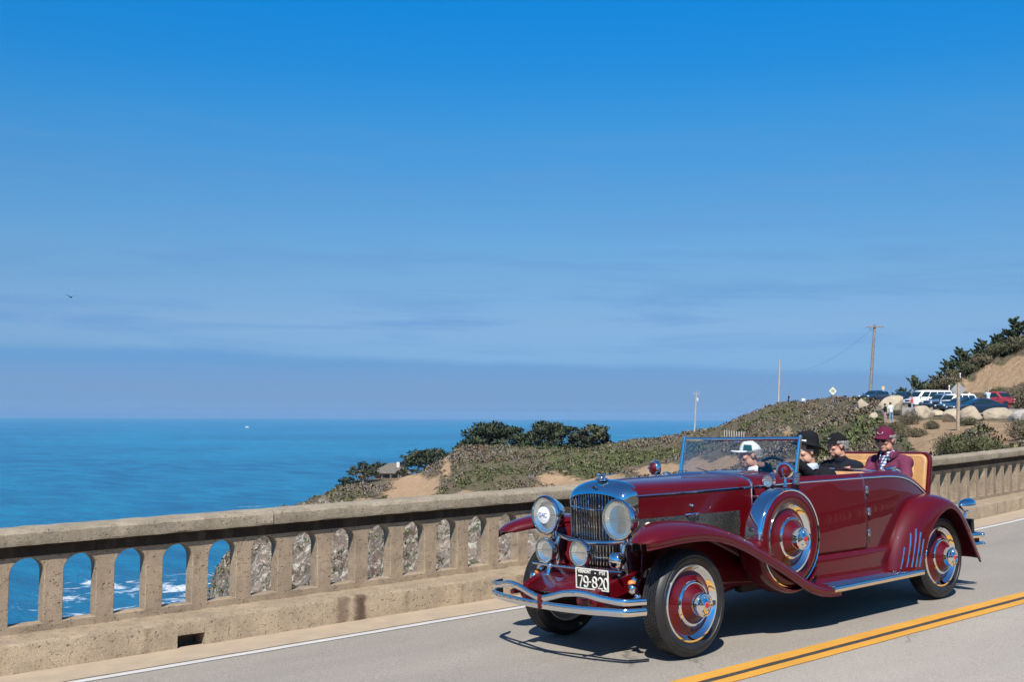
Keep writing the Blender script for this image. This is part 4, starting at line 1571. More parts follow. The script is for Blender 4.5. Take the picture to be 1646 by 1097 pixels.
def sapling(u, d, hpx, wpx, label, seed, n=2600):
    g = np.random.default_rng(seed)
    b = ground(u, d)
    s = d / FPX
    H, W = hpx * s, wpx * s
    root = empty('young_cypress', (b.x, b.y, b.z - 0.1))
    tag(root, label, 'tree', 'young cypresses along the crest of the hill')
    tm = MB()
    lean = RT * g.uniform(-0.25, 0.05) * H
    top = lean + UP * H
    tm.tube([(0, 0, -0.1), lean * 0.4 + UP * H * 0.5, top], [0.035 * H, 0.022 * H, 0.006 * H], 6)
    C, T, D, Sz = [], [], [], []
    nb = 24
    for k in range(nb):
        t = 0.12 + 0.86 * k / (nb - 1)
        st = (lean * t + UP * H * t) if t > 0.4 else (lean * 0.4 * t / 0.5 + UP * H * t)
        a = g.uniform(0, 2 * PI)
        L = W * 0.62 * (1.08 - 0.72 * t) * g.uniform(0.7, 1.15)
        dr = RT * math.cos(a) * 1.0 + FW * math.sin(a) + UP * g.uniform(0.35, 0.8)
        e = st + dr * L
        mid = st.lerp(e, 0.5) - UP * 0.06 * L
        tm.tube([st, mid, e], [0.012 * H, 0.008 * H, 0.003 * H], 5)
        m = int(n / nb)
        q = g.random(m) ** 0.8
        p = np.array([list((st.lerp(mid, 2 * x) if x < 0.5 else mid.lerp(e, 2 * x - 1))) for x in q])
        p += g.normal(size=(m, 3)) * 0.042 * W * (1.1 - 0.75 * q)[:, None]
        C.append(p)
        D.append(np.tile(np.array(dr.normalized())[None, :], (m, 1)))
        T.append(np.array(CYP)[g.integers(0, 5, m)] * g.uniform(1.0, 1.8, (m, 1)))
        Sz.append(0.17 * g.uniform(0.6, 1.4, m) * (H / 3.2))
    tm.build('trunk', BARK, root)
    o = bpy.data.objects.new('crown', leaf_mesh('crown', np.concatenate(C), np.concatenate(Sz), np.concatenate(T), 1.9, np.concatenate(D), seed))
    COL.objects.link(o)
    o.parent = root


for k, (u, d, h, w, lab) in enumerate([
        (1453, 155, 22, 34, 'lowest young cypress, leftmost on the crest above the parked van'),
        (1474, 158, 32, 44, 'spiky young cypress on the crest straight above the roof of the white van'),
        (1509, 160, 24, 34, 'young cypress just right of the short fence on the crest'),
        (1528, 161, 30, 36, 'dense young cypress above the back of the diamond sign'),
        (1547, 162, 36, 38, 'upright young cypress with two tips on the crest right of the diamond sign'),
        (1566, 161, 26, 32, 'low young cypress in the middle of the crest row'),
        (1585, 160, 34, 32, 'young cypress with bare twigs leaning left, on the crest'),
        (1605, 159, 30, 36, 'bushy young cypress fourth from the right end of the crest'),
        (1622, 157, 30, 34, 'young cypress with a slanting top, third from the right end of the crest'),
        (1639, 155, 42, 34, 'tallest young cypress, highest on the hill at the right edge'),
        (1662, 152, 40, 34, 'young cypress half cut off by the right edge of the picture')]):
    sapling(u, d, h, w, lab, 300 + k)
CB = [(0.085, 0.095, 0.045), (0.105, 0.105, 0.05), (0.13, 0.11, 0.07), (0.075, 0.085, 0.05)]
for k, (u, fr, w, h, tn, lab) in enumerate([
        (1462, 0.5, 4.0, 1.3, CB, 'low olive bush under the leftmost young cypresses'), (1486, 0.5, 4.6, 1.4, CB, 'olive bush below the short fence on the hill'),
        (1508, 0.55, 4.6, 1.6, CB[:2], 'green bush right of the short fence on the hill'), (1527, 0.6, 4.8, 1.8, BROWNB, 'brown bush above the bare back of the diamond sign'),
        (1546, 0.72, 4.8, 2.0, CB, 'olive bush below the two-tipped young cypress'), (1564, 0.76, 4.8, 2.0, CB[:2] + CB[3:], 'green bush at the upper edge of the orange cutting, at its left end'),
        (1583, 0.80, 4.8, 2.0, BROWNB, 'dark brown bush overhanging the left part of the orange cutting'), (1602, 0.84, 4.8, 2.1, CB, 'olive bush overhanging the middle of the orange cutting'),
        (1621, 0.88, 4.8, 2.1, CB[:2], 'green bush high on the hill near the right edge'), (1641, 0.9, 4.8, 2.2, BROWNB + CB, 'dull bush highest on the hill at the right edge')]):
    d0_, d1_ = (np.interp(u, LAND['us'], LAND['dd'][:, sum(NSUB[:5])]), np.interp(u, LAND['us'], LAND['dd'][:, sum(NSUB[:6])]))
    b = ground(u, d0_ + (d1_ - d0_) * fr)
    bush('hill_bush', (b.x, b.y, b.z - 0.15), w, 4.0, h, 3000, tn, lab, 0.17, 'bush', 'bushes on the crest of the hill', 400 + k)

# ------------------------------------------------------------------ house on the point
SHINGLE = pmat('weathered_shingle', (0.155, 0.135, 0.11), 0.9, var=0.3, scale=3, bump=0.8, bscale=12)
HWALL = pmat('grey_boards', (0.24, 0.22, 0.20), 0.85, var=0.25, scale=2.5, bump=0.5, bscale=10)
WGLASS = pmat('window_glass', (0.03, 0.045, 0.05), 0.08, var=0.2, spec=0.6)


def house():
    d = 330
    s = d / FPX
    b = at(627, 772, d)
    root = empty('house', b, TH - PI / 2)                # local x runs along the view's right, y away
    tag(root, 'low house with a grey shingled hip roof on the cliff point among cypresses', 'house')
    W, Dp, h, rz = 58 * s, 8.5, 10.5 * s, 15.5 * s
    mb = MB().box((0, Dp / 2, h / 2 - 0.5), (W * 0.86, Dp * 0.86, h + 1.0))
    mb.build('wall', HWALL, root)
    mb = MB()
    e, o_ = W / 2 + 0.9, 0.7
    mb.loft([[(-e, -o_, h - 0.1), (e, -o_, h - 0.1), (e, Dp + o_, h - 0.1), (-e, Dp + o_, h - 0.1)], [(-e, -o_, h + 0.12), (e, -o_, h + 0.12), (e, Dp + o_, h + 0.12), (-e, Dp + o_, h + 0.12)],
             [(-W * 0.06, Dp * 0.42, h + rz), (W * 0.14, Dp * 0.42, h + rz), (W * 0.14, Dp * 0.58, h + rz), (-W * 0.06, Dp * 0.58, h + rz)]])
    rf = mb.build('roof', SHINGLE, root, smooth=False)
    MB().box((W * 0.20, Dp * 0.25, h + rz * 0.72), (0.9, 0.8, 2.2)).build('chimney', pmat('pale_plaster', (0.62, 0.58, 0.52), 0.9), rf, bevel=0.04)
    for x, w in ((-0.33, 1.7), (-0.10, 1.5), (0.12, 1.5), (0.34, 1.2)):
        f = MB()
        for dx in (-w / 2, w / 2):
            f.box((x * W + dx, Dp * 0.07 - 0.06, h * 0.52), (0.12, 0.14, h * 0.66))
        for dz in (-h * 0.33, h * 0.33):
            f.box((x * W, Dp * 0.07 - 0.06, h * 0.52 + dz), (w + 0.12, 0.15, 0.12))
        fo = f.build('window', pmat('frame_paint', (0.42, 0.40, 0.36), 0.7), root)
        MB().box((x * W, Dp * 0.07 - 0.02, h * 0.52), (w - 0.12, 0.06, h * 0.66 - 0.12)).build('pane', WGLASS, fo)
    for x in (-0.46, -0.22, 0.02, 0.24, 0.46):
        MB().box((x * W, -0.35, h / 2 - 0.4), (0.22, 0.22, h + 0.8)).build('porch_post', HWALL, root)


house()

# ------------------------------------------------------------------ utility poles and wires
POLEW = pmat('pole_wood', (0.25, 0.215, 0.19), 0.9, var=0.2, scale=3, bump=0.6, bscale=25)
POLEP = pmat('pale_pole_wood', (0.42, 0.38, 0.34), 0.9, var=0.15, scale=3, bump=0.6, bscale=25)
METAL = pmat('grey_metal', (0.38, 0.40, 0.42), 0.45, metal=0.7, var=0.1)
PORC = pmat('porcelain', (0.45, 0.42, 0.4), 0.3)


def pole(u0, v0, u1, v1, d, mat, arm, label, r=0.16, extra=None):
    a, b = at(u0, v0, d), at(u1, v1, d)
    g = ground(u0, d)
    root = empty('utility_pole', (g.x, g.y, g.z))
    tag(root, label, 'utility pole', 'utility poles along the headland')
    A = Vector((a.x, a.y, min(a.z, g.z) - 0.8)) - g
    B = b - g
    MB().tube([A, A.lerp(B, 0.5), B], [r * 1.25, r * 1.1, r * 0.85], 10).build('post', mat, root)
    t = (B - A).normalized()
    if arm:
        c = B - t * 0.35
        cm = MB().box(c - FW * 0.22, (arm, 0.12, 0.14), Matrix.Rotation(TH - PI / 2 + 0.1, 3, 'Z'))
        co = cm.build('crossarm', mat, root)
        for q in (-0.46, -0.18, 0.18, 0.46):
            MB().lathe([(0.02, 0.0), (0.05, 0.05), (0.035, 0.1), (0.055, 0.15), (0.02, 0.2)], c - FW * 0.22 + RT * q * arm + UP * 0.07, (0, 0, 1), 8).build('insulator', PORC, co)
        MB().tube([c - FW * 0.2 + RT * 0.35 * arm, c - t * 0.75], 0.025, 6).build('brace', METAL, root)
        MB().tube([c - FW * 0.2 - RT * 0.35 * arm, c - t * 0.75], 0.025, 6).build('brace', METAL, root)
    if extra == 'transformer':
        c = B - t * 1.7 + RT * 0.38
        MB().lathe([(0.2, -0.45), (0.25, -0.4), (0.25, 0.35), (0.2, 0.42), (0.06, 0.5)], c, (0, 0, 1), 12).build('transformer', pmat('pale_blue_enamel', (0.40, 0.52, 0.58), 0.4), root)
        for q in (-0.6, 0.0, 0.6):
            MB().tube([B - t * 0.25 + RT * q, B + RT * q * 1.05 + UP * 0.5], 0.05, 6).build('insulator', PORC, root)
        MB().tube([B - t * 0.3 - RT * 0.8, B - t * 0.3 + RT * 0.8], 0.06, 6).build('crossarm', mat, root)
    return B + g


p1 = pole(1397, 641, 1406, 522, 155, POLEW, 2.45, 'tall leaning brown wooden pole with a crossarm, above the pale boulders', 0.185)
p2 = pole(1251, 651, 1253.5, 578, 250, POLEP, 0, 'thin pale pole without crossarm on the crest of the bare slope', 0.2)
p3 = pole(1116, 698, 1119.5, 632, 277, POLEP, 0, 'pale pole carrying a transformer, above the top edge of the windscreen', 0.19, 'transformer')
WIRE = pmat('wire', (0.2, 0.22, 0.26), 0.6)
for a, b, sag, lab in ((p2 - UP * 2.6, p3 - UP * 1.1, 4.6, 'thin wire sagging between the two pale poles'), (p1 - UP * 0.3, p2 - UP * 2.6, 2.2, 'thin wire running from the tall brown pole to the pale pole')):
    pts = []
    for k in range(25):
        t = k / 24
        pts.append(a.lerp(b, t) - UP * sag * 4 * t * (1 - t))
    o = MB().tube(pts, 0.011, 5).build('power_line', WIRE)
    tag(o, lab, 'wire')

# ------------------------------------------------------------------ signs and posts
SIGNBACK = pmat('sign_back', (0.42, 0.43, 0.44), 0.45, metal=0.35, var=0.1, scale=5)
SIGNY = pmat('sign_yellow', (0.66, 0.66, 0.50), 0.5, var=0.06)
WOOD = pmat('post_wood', (0.40, 0.31, 0.215), 0.9, var=0.22, scale=6, bump=0.6, bscale=40)
WHITEP = pmat('white_enamel', (0.72, 0.72, 0.70), 0.5)
DARKP = pmat('sign_black', (0.03, 0.03, 0.03), 0.5)


def faceframe(f):
    """rotation whose local x is the picture's right, y away from the viewer, turned by f"""
    return Matrix.Rotation(TH - PI / 2 + f, 3, 'Z')


def diamond_sign(u, v, d, half, ybase, label, front, post, pw, ubase=None, tiltr=0.0, backpost=False):
    c = at(u, v, d)
    ub = ubase or u
    g = ground(ub, d)
    gb = at(ub, ybase, d)
    g.z = min(g.z, gb.z)
    root = empty('road_sign', g)
    tag(root, label, 'road sign')
    Rm = faceframe(0.12)
    yo = -0.06 if not backpost else 0.06
    m = MB()
    rr = half
    pts = [(0, rr), (0.06, rr - 0.04), (rr - 0.04, 0.06), (rr, 0), (rr - 0.04, -0.06), (0.06, -rr + 0.04), (0, -rr), (-0.06, -rr + 0.04), (-rr + 0.04, -0.06), (-rr, 0), (-rr + 0.04, 0.06), (-0.06, rr - 0.04)]
    ring0 = [c - g + Rm @ Vector((x, yo, z)) for x, z in pts]
    ring1 = [c - g + Rm @ Vector((x, yo - 0.012, z)) for x, z in pts]
    m.loft([ring0, ring1])
    pn = m.build('panel', front, root, smooth=False)
    A = Vector((0, 0, -0.6)) + (gb - g) * 0
    B = c - g + UP * (half * 0.95 if backpost else -half * 0.2)
    MB().box((A + B) / 2, (pw, pw, (B - A).length), Rm @ (Vector((0, 0, 1)).rotation_difference(Rm.inverted() @ (B - A).normalized())).to_matrix()).build('post', post, root, bevel=0.01)
    return root, c - g, Rm, pn


diamond_sign(1541, 627, 70, 0.47, 691, 'bare grey back of a diamond road sign on a wooden post', SIGNBACK, WOOD, 0.16, 1536, backpost=True)
r_, c_, Rm_, pn_ = diamond_sign(1338.5, 629, 165, 0.60, 646, 'pale yellow diamond road sign standing against the sky on the crest', SIGNY, METAL, 0.09, 1338.5)
mb = MB()
for z, w in ((0.14, 0.42), (0.0, 0.6), (-0.14, 0.42)):
    mb.box(c_ + Rm_ @ Vector((0, -0.078, z)), (w, 0.006, 0.05), Rm_)
mb.build('lettering', DARKP, pn_)


def small_post(u, v0, v1, d, w, mat, label, name, cat, plate=None, group=None, wd=0.1):
    a, b = at(u, v0, d), at(u, v1, d)
    g, d = hit(u, v0 - 2, 40, d + 60)
    b = at(u, v1, d)
    root = empty(name, g)
    tag(root, label, cat, group)
    Rm = faceframe(0.1)
    top = b - g
    MB().box((0, 0, (top.z - 0.4) / 2), (w, w, top.z + 0.4), Rm).build('post', mat, root)
    if plate:
        pw, ph, pm, dz = plate
        MB().box(Vector((0, 0, top.z + dz)) + Rm @ Vector((0, -w / 2 - 0.02, 0)), (pw, 0.03, ph), Rm).build('panel', pm, root, bevel=0.01)
    return root


small_post(1418, 648, 622, 140, 0.10, WHITEP, 'small square orange marker sign on a thin white post beside the tall pole', 'marker_sign', 'marker sign', (0.50, 0.62, pmat('faded_orange', (0.78, 0.52, 0.22), 0.6), -0.25))
small_post(1290, 650, 642, 205, 0.10, WOOD, 'small pale board on a low post on the crest near the dark walker', 'notice_board', 'board', (0.75, 0.55, WHITEP, -0.15))
small_post(1524, 634, 620, 152, 0.12, WHITEP, 'short white reflector post just left of the diamond sign back', 'marker_post', 'marker post', (0.2, 0.28, WHITEP, -0.1), 'white marker posts by the hill road')
small_post(1542, 616, 600, 160, 0.10, WHITEP, 'white round-topped marker post among the brown scrub above the diamond sign', 'marker_post', 'marker post', (0.17, 0.22, WHITEP, -0.1), 'white marker posts by the hill road')
small_post(1556, 645, 632, 138, 0.12, WHITEP, 'short white post right of the diamond sign, at the foot of the orange cutting', 'marker_post', 'marker post', (0.24, 0.3, WHITEP, -0.1), 'white marker posts by the hill road')
for k in range(9):
    u = 1163 + 3.9 * k
    small_post(u, 709.5 - 0.1 * k, 692 + 0.35 * k, 232, 0.16, POLEP, ['leftmost', 'second', 'third', 'fourth', 'middle', 'sixth', 'seventh', 'eighth', 'rightmost'][k] + ' grey post of the picket row above the windscreen', 'fence_post', 'fence post', None, 'weathered fence posts on the slope')
for k in range(7):
    u = 1467 + 5.2 * k
    small_post(u, 628 - 1.4 * k, 617.5 - 1.3 * k, 150, 0.14, POLEP, ['lowest', 'second lowest', 'third lowest', 'middle', 'third highest', 'second highest', 'highest'][k] + ' pale post of the fence among the young cypresses', 'fence_post', 'fence post', None, 'pale fence posts on the hill')

# ------------------------------------------------------------------ parking area and boulders
def build_parking():
    us = np.linspace(1448, 1800, 40)
    vs, fs = [], []
    for i, u in enumerate(us):
        t = (u - 1448) / 352
        d0, d1 = 97 - 6 * t, 143 - 30 * min(1, t * 1.6)
        for j in range(9):
            d = d0 + (d1 - d0) * j / 8
            g = ground(u, d)
            vs.append((g.x, g.y, g.z + 0.07))
    for i in range(39):
        for j in range(8):
            a = i * 9 + j
            fs.append((a, a + 9, a + 10, a + 1))
    o = MB().add(vs, fs).build('parking_area', asph)
    tag(o, kind='structure')


build_parking()


def stone_mat():
    m = pmat('pale_granite', (0.46, 0.38, 0.27), 0.9, col2=(0.30, 0.245, 0.175), scale=1.6, bump=1.0, bscale=6, world=True)
    return m


GRAN = stone_mat()
GRAN2 = pmat('grey_granite', (0.40, 0.375, 0.33), 0.9, col2=(0.22, 0.20, 0.18), scale=2.2, bump=1.0, bscale=6, world=True)


def boulder(u, v, d, wpx, hpx, label, seed, mat=None, tilt=0.0):
    s = d / FPX
    g = ground(u, d)
    b = at(u, v + hpx / 2, d)
    root_z = min(g.z, b.z) - 0.12
    W, H = wpx * s, hpx * s * 1.12
    bm = bmesh.new()
    bmesh.ops.create_icosphere(bm, subdivisions=4, radius=1.0)
    rg = random.Random(seed)
    planes = []
    for k in range(11):
        n = Vector((rg.gauss(0, 1), rg.gauss(0, 1), rg.gauss(0, 0.8))).normalized()
        planes.append((n, rg.uniform(0.62, 0.9)))
    Rt = Matrix.Rotation(tilt, 3, 'Y')
    Rz = faceframe(0)
    for q in bm.verts:
        p = q.co.copy()
        for n, h in planes:
            e = p.dot(n) - h
            if e > 0:
                p -= n * e * 0.92
        p += p.normalized() * 0.06 * noise.fractal(p * 2.2 + Vector((seed, 0, 0)), 0.8, 2.1, 5)
        q.co = Rz @ (Rt @ Vector((p.x * W * 0.56, p.y * W * 0.45, p.z * H * 0.60))) + Vector((0, 0, H * 0.46))
    me = bpy.data.meshes.new('boulder')
    bm.to_mesh(me)
    bm.free()
    me.materials.append(mat or GRAN)
    me.polygons.foreach_set('use_smooth', [True] * len(me.polygons))
    me.set_sharp_from_angle(angle=R(35))
    o = bpy.data.objects.new('boulder', me)
    COL.objects.link(o)
    o.location = (g.x, g.y, root_z)
    tag(o, label, 'boulder', 'pale boulders edging the parking area')


for k, (u, v, d, w, h, lab, mt, ti) in enumerate([
        (1384.5, 650, 122, 20, 17, 'small pale boulder at the foot of the tall brown pole', None, 0.3),
        (1428, 651, 106, 52, 26, 'largest tilted pale boulder, behind the standing people', None, -0.55),
        (1402, 665, 100, 14, 12, 'small broken rock at the lower left end of the tilted boulder', None, 0.4),
        (1481, 664, 94, 36, 20, 'flat-topped tan boulder between the white van and the low olive bush', None, 0.1),
        (1504, 664, 97, 24, 10, 'low tan slab of rock just right of the flat-topped boulder', None, 0.12),
        (1531, 670, 85, 34, 22, 'pale grey boulder just left of the sign post, in shade at its foot', None, 0.1),
        (1559, 668, 84, 34, 25, 'squarish pale boulder just right of the sign post', None, 0.15),
        (1600, 667, 86, 50, 20, 'long tan boulder below the dark coupe', None, -0.1),
        (1638, 670, 80, 34, 22, 'dark-speckled grey boulder at the right edge', GRAN2, 0.05)]):
    boulder(u, v, d, w, h, lab, 40 + k, mt, ti)

# ------------------------------------------------------------------ parked vehicles (far, some 30 pixels long)
CGLASS = pmat('car_glass', (0.012, 0.03, 0.035), 0.05, var=0.2, spec=0.7)
RUBBER = pmat('rubber', (0.02, 0.02, 0.022), 0.8)
ALLOY = pmat('alloy', (0.5, 0.5, 0.52), 0.3, metal=0.9)
TRIM = pmat('black_trim', (0.02, 0.02, 0.022), 0.5)
LAMPG = pmat('lamp_lens', (0.75, 0.75, 0.72), 0.15)
TAILR = pmat('tail_lens', (0.5, 0.02, 0.02), 0.2)


def carpaint(name, col, rough=0.3, metal=0.0):
    return pmat(name, col, rough, metal=metal, coat=1.0, var=0.03, scale=2)


def rrect(x, w, z0, z1, r, n=4):
    pts = []
    for cy, cz, a0 in ((w - r, z1 - r, 0), (-w + r, z1 - r, PI / 2), (-w + r, z0 + r, PI), (w - r, z0 + r, 3 * PI / 2)):
        for k in range(n + 1):
            a = a0 + PI / 2 * k / n
            pts.append((x, cy + r * math.cos(a), cz + r * math.sin(a)))
    return pts


def parked(name, label, cat, loc, heading, spec, paint, roofpaint=None, group='vehicles in the parking area'):
    """spec: L, W, clearance, lower = [(x, ztop, halfwidth)], cabin = (xf0, xf1, xr1, xr0, zbelt, zroof), panes, wheel radius, wheel x"""
    root = empty(name, loc, heading)
    tag(root, label, cat, group)
    mb = MB()
    rings = [rrect(x, hw, spec['clear'] if abs(x) < spec['L'] / 2 * 0.93 else spec['clear'] + 0.12, zt, min(0.12, hw * 0.3)) for x, zt, hw in spec['lower']]
    mb.loft(rings)
    body = mb.build('body', paint, root, sharp=50)
    xf0, xf1, xr1, xr0, zb, zr = spec['cabin']
    wb, wt = spec['W'] / 2 - 0.06, spec['W'] / 2 - spec.get('tumble', 0.2)
    mb = MB()
    rr = []
    for k in range(6):
        t = k / 5
        z = zb - 0.05 + (zr - zb + 0.05) * t
        sh = 1.0 if t < 0.85 else 0.96
        xf = xf0 + (xf1 - xf0) * t
        xr = xr0 + (xr1 - xr0) * t
        w = (wb + (wt - wb) * t) * sh
        if k == 5:
            xf -= 0.12
            xr += 0.12
        rr.append([(xf, w * 0.92, z), (xf, -w * 0.92, z), (xf - 0.1, -w, z), (xr + 0.08, -w, z), (xr, -w * 0.92, z), (xr, w * 0.92, z), (xr + 0.08, w, z), (xf - 0.1, w, z)])
    mb.loft(rr)
    mb.build('roof', roofpaint or paint, root, sharp=50)

    def on(t, x_or_end, y):
        z = zb - 0.05 + (zr - zb + 0.05) * t
        xf = xf0 + (xf1 - xf0) * t
        xr = xr0 + (xr1 - xr0) * t
        w = wb + (wt - wb) * t
        return xf, xr, w, z
    t0, t1 = 0.16, 0.80
    for end in ('f', 'r'):
        q = []
        for t, s in ((t0, -1), (t0, 1), (t1, 1), (t1, -1)):
            xf, xr, w, z = on(t, 0, 0)
            q.append(((xf + 0.012) if end == 'f' else (xr - 0.012), s * w * 0.86, z))
        mb = MB().add(q, [(0, 1, 2, 3)])
        o = mb.build('windscreen' if end == 'f' else 'rear_window', CGLASS, root, smooth=False)
        so = o.modifiers.new('t', 'SOLIDIFY')
        so.thickness = 0.012
        so.offset = 0
    np_ = spec['panes']
    for s in (1, -1):
        for k in range(np_):
            a, b = k / np_, (k + 1) / np_
            q = []
            for t, e in ((t0, a), (t0, b), (t1, b), (t1, a)):
                xf, xr, w, z = on(t, 0, 0)
                x0, x1 = xf - 0.22, xr + 0.2
                g = 0.05
                x = x0 + (x1 - x0) * e + (-g if e == a else g)
                q.append((x, s * (w + 0.010), z))
            o = MB().add(q, [(0, 1, 2, 3)]).build('side_window', CGLASS, root, smooth=False)
            so = o.modifiers.new('t', 'SOLIDIFY')
            so.thickness = 0.012
            so.offset = 0
    r = spec['wr']
    for x in spec['wx']:
        for s in (1, -1):
            y = s * (spec['W'] / 2 - 0.10)
            w = MB().lathe([(r * 0.6, -0.115), (r * 0.93, -0.115), (r, -0.08), (r, 0.08), (r * 0.93, 0.115), (r * 0.6, 0.115)], (x, y, r), (0, s, 0), 20).build('wheel', RUBBER, root)
            MB().lathe([(0.02, 0.085), (r * 0.2, 0.10), (r * 0.58, 0.085), (r * 0.62, 0.12), (r * 0.62, -0.05)], (x, y, r), (0, s, 0), 16).build('rim', ALLOY, w)
            MB().lathe([(r * 1.0, -0.02), (r * 1.14, 0.0), (r * 1.14, 0.012), (r * 1.0, 0.006)], (x, s * (spec['W'] / 2 - 0.015), r), (0, s, 0), 20).build('wheel_arch', TRIM, root)
    hl, L = spec['hl'], spec['L']
    for s in (1, -1):
        MB().ell((L / 2 - 0.09, s * (spec['W'] / 2 - 0.27), hl), (0.09, 0.17, 0.085)).build('headlight', LAMPG, root)
        MB().box((-L / 2 + 0.03, s * (spec['W'] / 2 - 0.2), hl + 0.1), (0.08, 0.2, 0.2)).build('tail_light', TAILR, root, bevel=0.02)
        MB().ell((xf0 - 0.25, s * (spec['W'] / 2 + 0.10), zb + 0.08), (0.07, 0.10, 0.08)).build('wing_mirror', TRIM, root)
    MB().box((L / 2 - 0.02, 0, hl - 0.04), (0.07, spec['W'] * 0.46, 0.2)).build('grille', TRIM, root, bevel=0.02)
    MB().box((L / 2 + 0.0, 0, spec['clear'] + 0.22), (0.16, spec['W'] * 0.94, 0.17)).build('bumper', spec.get('bumper', TRIM), root, bevel=0.05)
    return root


def head(a):
    """heading measured in the picture: 0 = driving left across the picture, positive = turned towards the viewer"""
    v = -RT * math.cos(a) - FW * math.sin(a)
    return math.atan2(v.y, v.x)


VAN = dict(L=5.9, W=2.0, clear=0.3, lower=[(2.95, 0.72, 0.86), (2.87, 0.98, 0.95), (2.1, 1.16, 1.0), (1.8, 1.22, 1.0), (-2.85, 1.22, 1.0), (-2.95, 1.15, 0.95)], cabin=(2.1, 1.25, -2.8, -2.93, 1.2, 2.12), panes=4, wr=0.36, wx=(1.75, -1.6), hl=0.86, tumble=0.14)
SUV = dict(L=4.7, W=1.88, clear=0.3, lower=[(2.35, 0.68, 0.8), (2.25, 0.95, 0.9), (1.1, 1.06, 0.94), (-2.2, 1.08, 0.94), (-2.35, 1.0, 0.88)], cabin=(1.15, 0.45, -1.95, -2.25, 1.06, 1.74), panes=3, wr=0.37, wx=(1.45, -1.4), hl=0.82)
SEDAN = dict(L=4.75, W=1.82, clear=0.24, lower=[(2.38, 0.55, 0.74), (2.28, 0.74, 0.86), (1.0, 0.92, 0.91), (-1.3, 0.96, 0.91), (-2.25, 0.92, 0.88), (-2.38, 0.8, 0.8)], cabin=(1.15, 0.3, -0.95, -1.75, 0.93, 1.43), panes=2, wr=0.33, wx=(1.4, -1.4), hl=0.66, tumble=0.3)
COUPE = dict(L=4.6, W=1.85, clear=0.22, lower=[(2.3, 0.5, 0.72), (2.2, 0.68, 0.86), (0.8, 0.88, 0.92), (-1.2, 0.95, 0.92), (-2.15, 0.93, 0.88), (-2.3, 0.78, 0.78)], cabin=(0.95, 0.05, -0.75, -1.9, 0.9, 1.36), panes=1, wr=0.34, wx=(1.4, -1.35), hl=0.62, tumble=0.34)
PICK = dict(L=5.5, W=1.98, clear=0.42, lower=[(2.75, 0.85, 0.9), (2.66, 1.1, 0.97), (1.2, 1.2, 0.99), (-0.6, 1.2, 0.99), (-0.62, 1.18, 0.99), (-2.65, 1.16, 0.99), (-2.75, 1.1, 0.95)], cabin=(1.25, 0.6, -0.55, -0.85, 1.2, 1.85), panes=1, wr=0.4, wx=(1.75, -1.75), hl=0.95, bumper=ALLOY, tumble=0.18)


def park(name, label, cat, u, d, a, spec, paint, roof=None):
    g = ground(u, d)
    return parked(name, label, cat, (g.x, g.y, g.z + 0.07), head(a), spec, paint, roof)


WHITEC = carpaint('white_car_paint', (0.78, 0.79, 0.80))
DBLUE = carpaint('dark_blue_car_paint', (0.012, 0.045, 0.10))
SILVER = carpaint('silver_blue_car_paint', (0.20, 0.29, 0.42), 0.35, 0.5)
NAVY = carpaint('navy_car_paint', (0.012, 0.035, 0.085))
BLACKC = carpaint('black_blue_car_paint', (0.008, 0.025, 0.055))
REDC = carpaint('red_car_paint', (0.33, 0.03, 0.04))
park('van', 'white passenger van parked behind the tilted pale boulder, its nose to the left', 'van', 1490, 136, R(16), VAN, WHITEC)
park('suv', 'silver blue suv parked in front of the white van, its nose to the left', 'suv', 1514, 122, R(22), SUV, SILVER)
park('suv', 'dark suv with a pale roof, just left of the sign post', 'suv', 1532, 112, R(20), SUV, NAVY, WHITEC)
park('saloon_car', 'dark navy saloon partly behind the sign post, a bright glint on its front wing', 'car', 1544, 102, R(14), SEDAN, DBLUE)
park('coupe', 'glossy black blue coupe nearest to the boulders, right of the sign post', 'car', 1568, 92.5, R(2), COUPE, BLACKC)
park('pickup_truck', 'red pickup truck with chrome front bumper facing the road', 'pickup', 1601, 121, R(118), PICK, REDC)
park('saloon_car', 'dark blue car half hidden left of the tilted boulder', 'car', 1404, 142, R(38), SEDAN, DBLUE)
park('suv', 'tall dark suv behind the half-hidden blue car by the tall pole', 'suv', 1405, 158, R(34), SUV, NAVY)
park('saloon_car', 'dark blue car seen between the tilted boulder and the white van', 'car', 1449, 152, R(50), SEDAN, NAVY)

# ------------------------------------------------------------------ people on the slope
JEANS = cloth('denim', (0.20, 0.30, 0.42), 0.15)
DARKC = cloth('dark_cloth', (0.02, 0.02, 0.025))
PINKC = cloth('faded_pink_cloth', (0.42, 0.26, 0.27))
WHITES = cloth('white_shirt', (0.62, 0.66, 0.62), 0.06)
REDS = cloth('red_shirt', (0.62, 0.12, 0.10))
LBLUE = cloth('light_blue_shirt', (0.45, 0.58, 0.74), 0.06)
HAIRD = BROWNHAIR


def walker(u, d, h, label, face, outfit, arms='down', lean=0.0, lift=0.0):
    J, k = standing(0, lean, h, arms)
    g = ground(u, d)
    o = dict(skin=SKIN, hair=(HAIRD, 'full'), wrinkle=0.03, shoes=DARKC)
    o.update(outfit)
    root, V, P, Rm = person(label, J, o, 0.02, 'people on the slope by the parking area', 0, 0, k, (g.x, g.y, g.z + lift), True)
    root.rotation_euler = (0, 0, face)
    return root, V, P, Rm


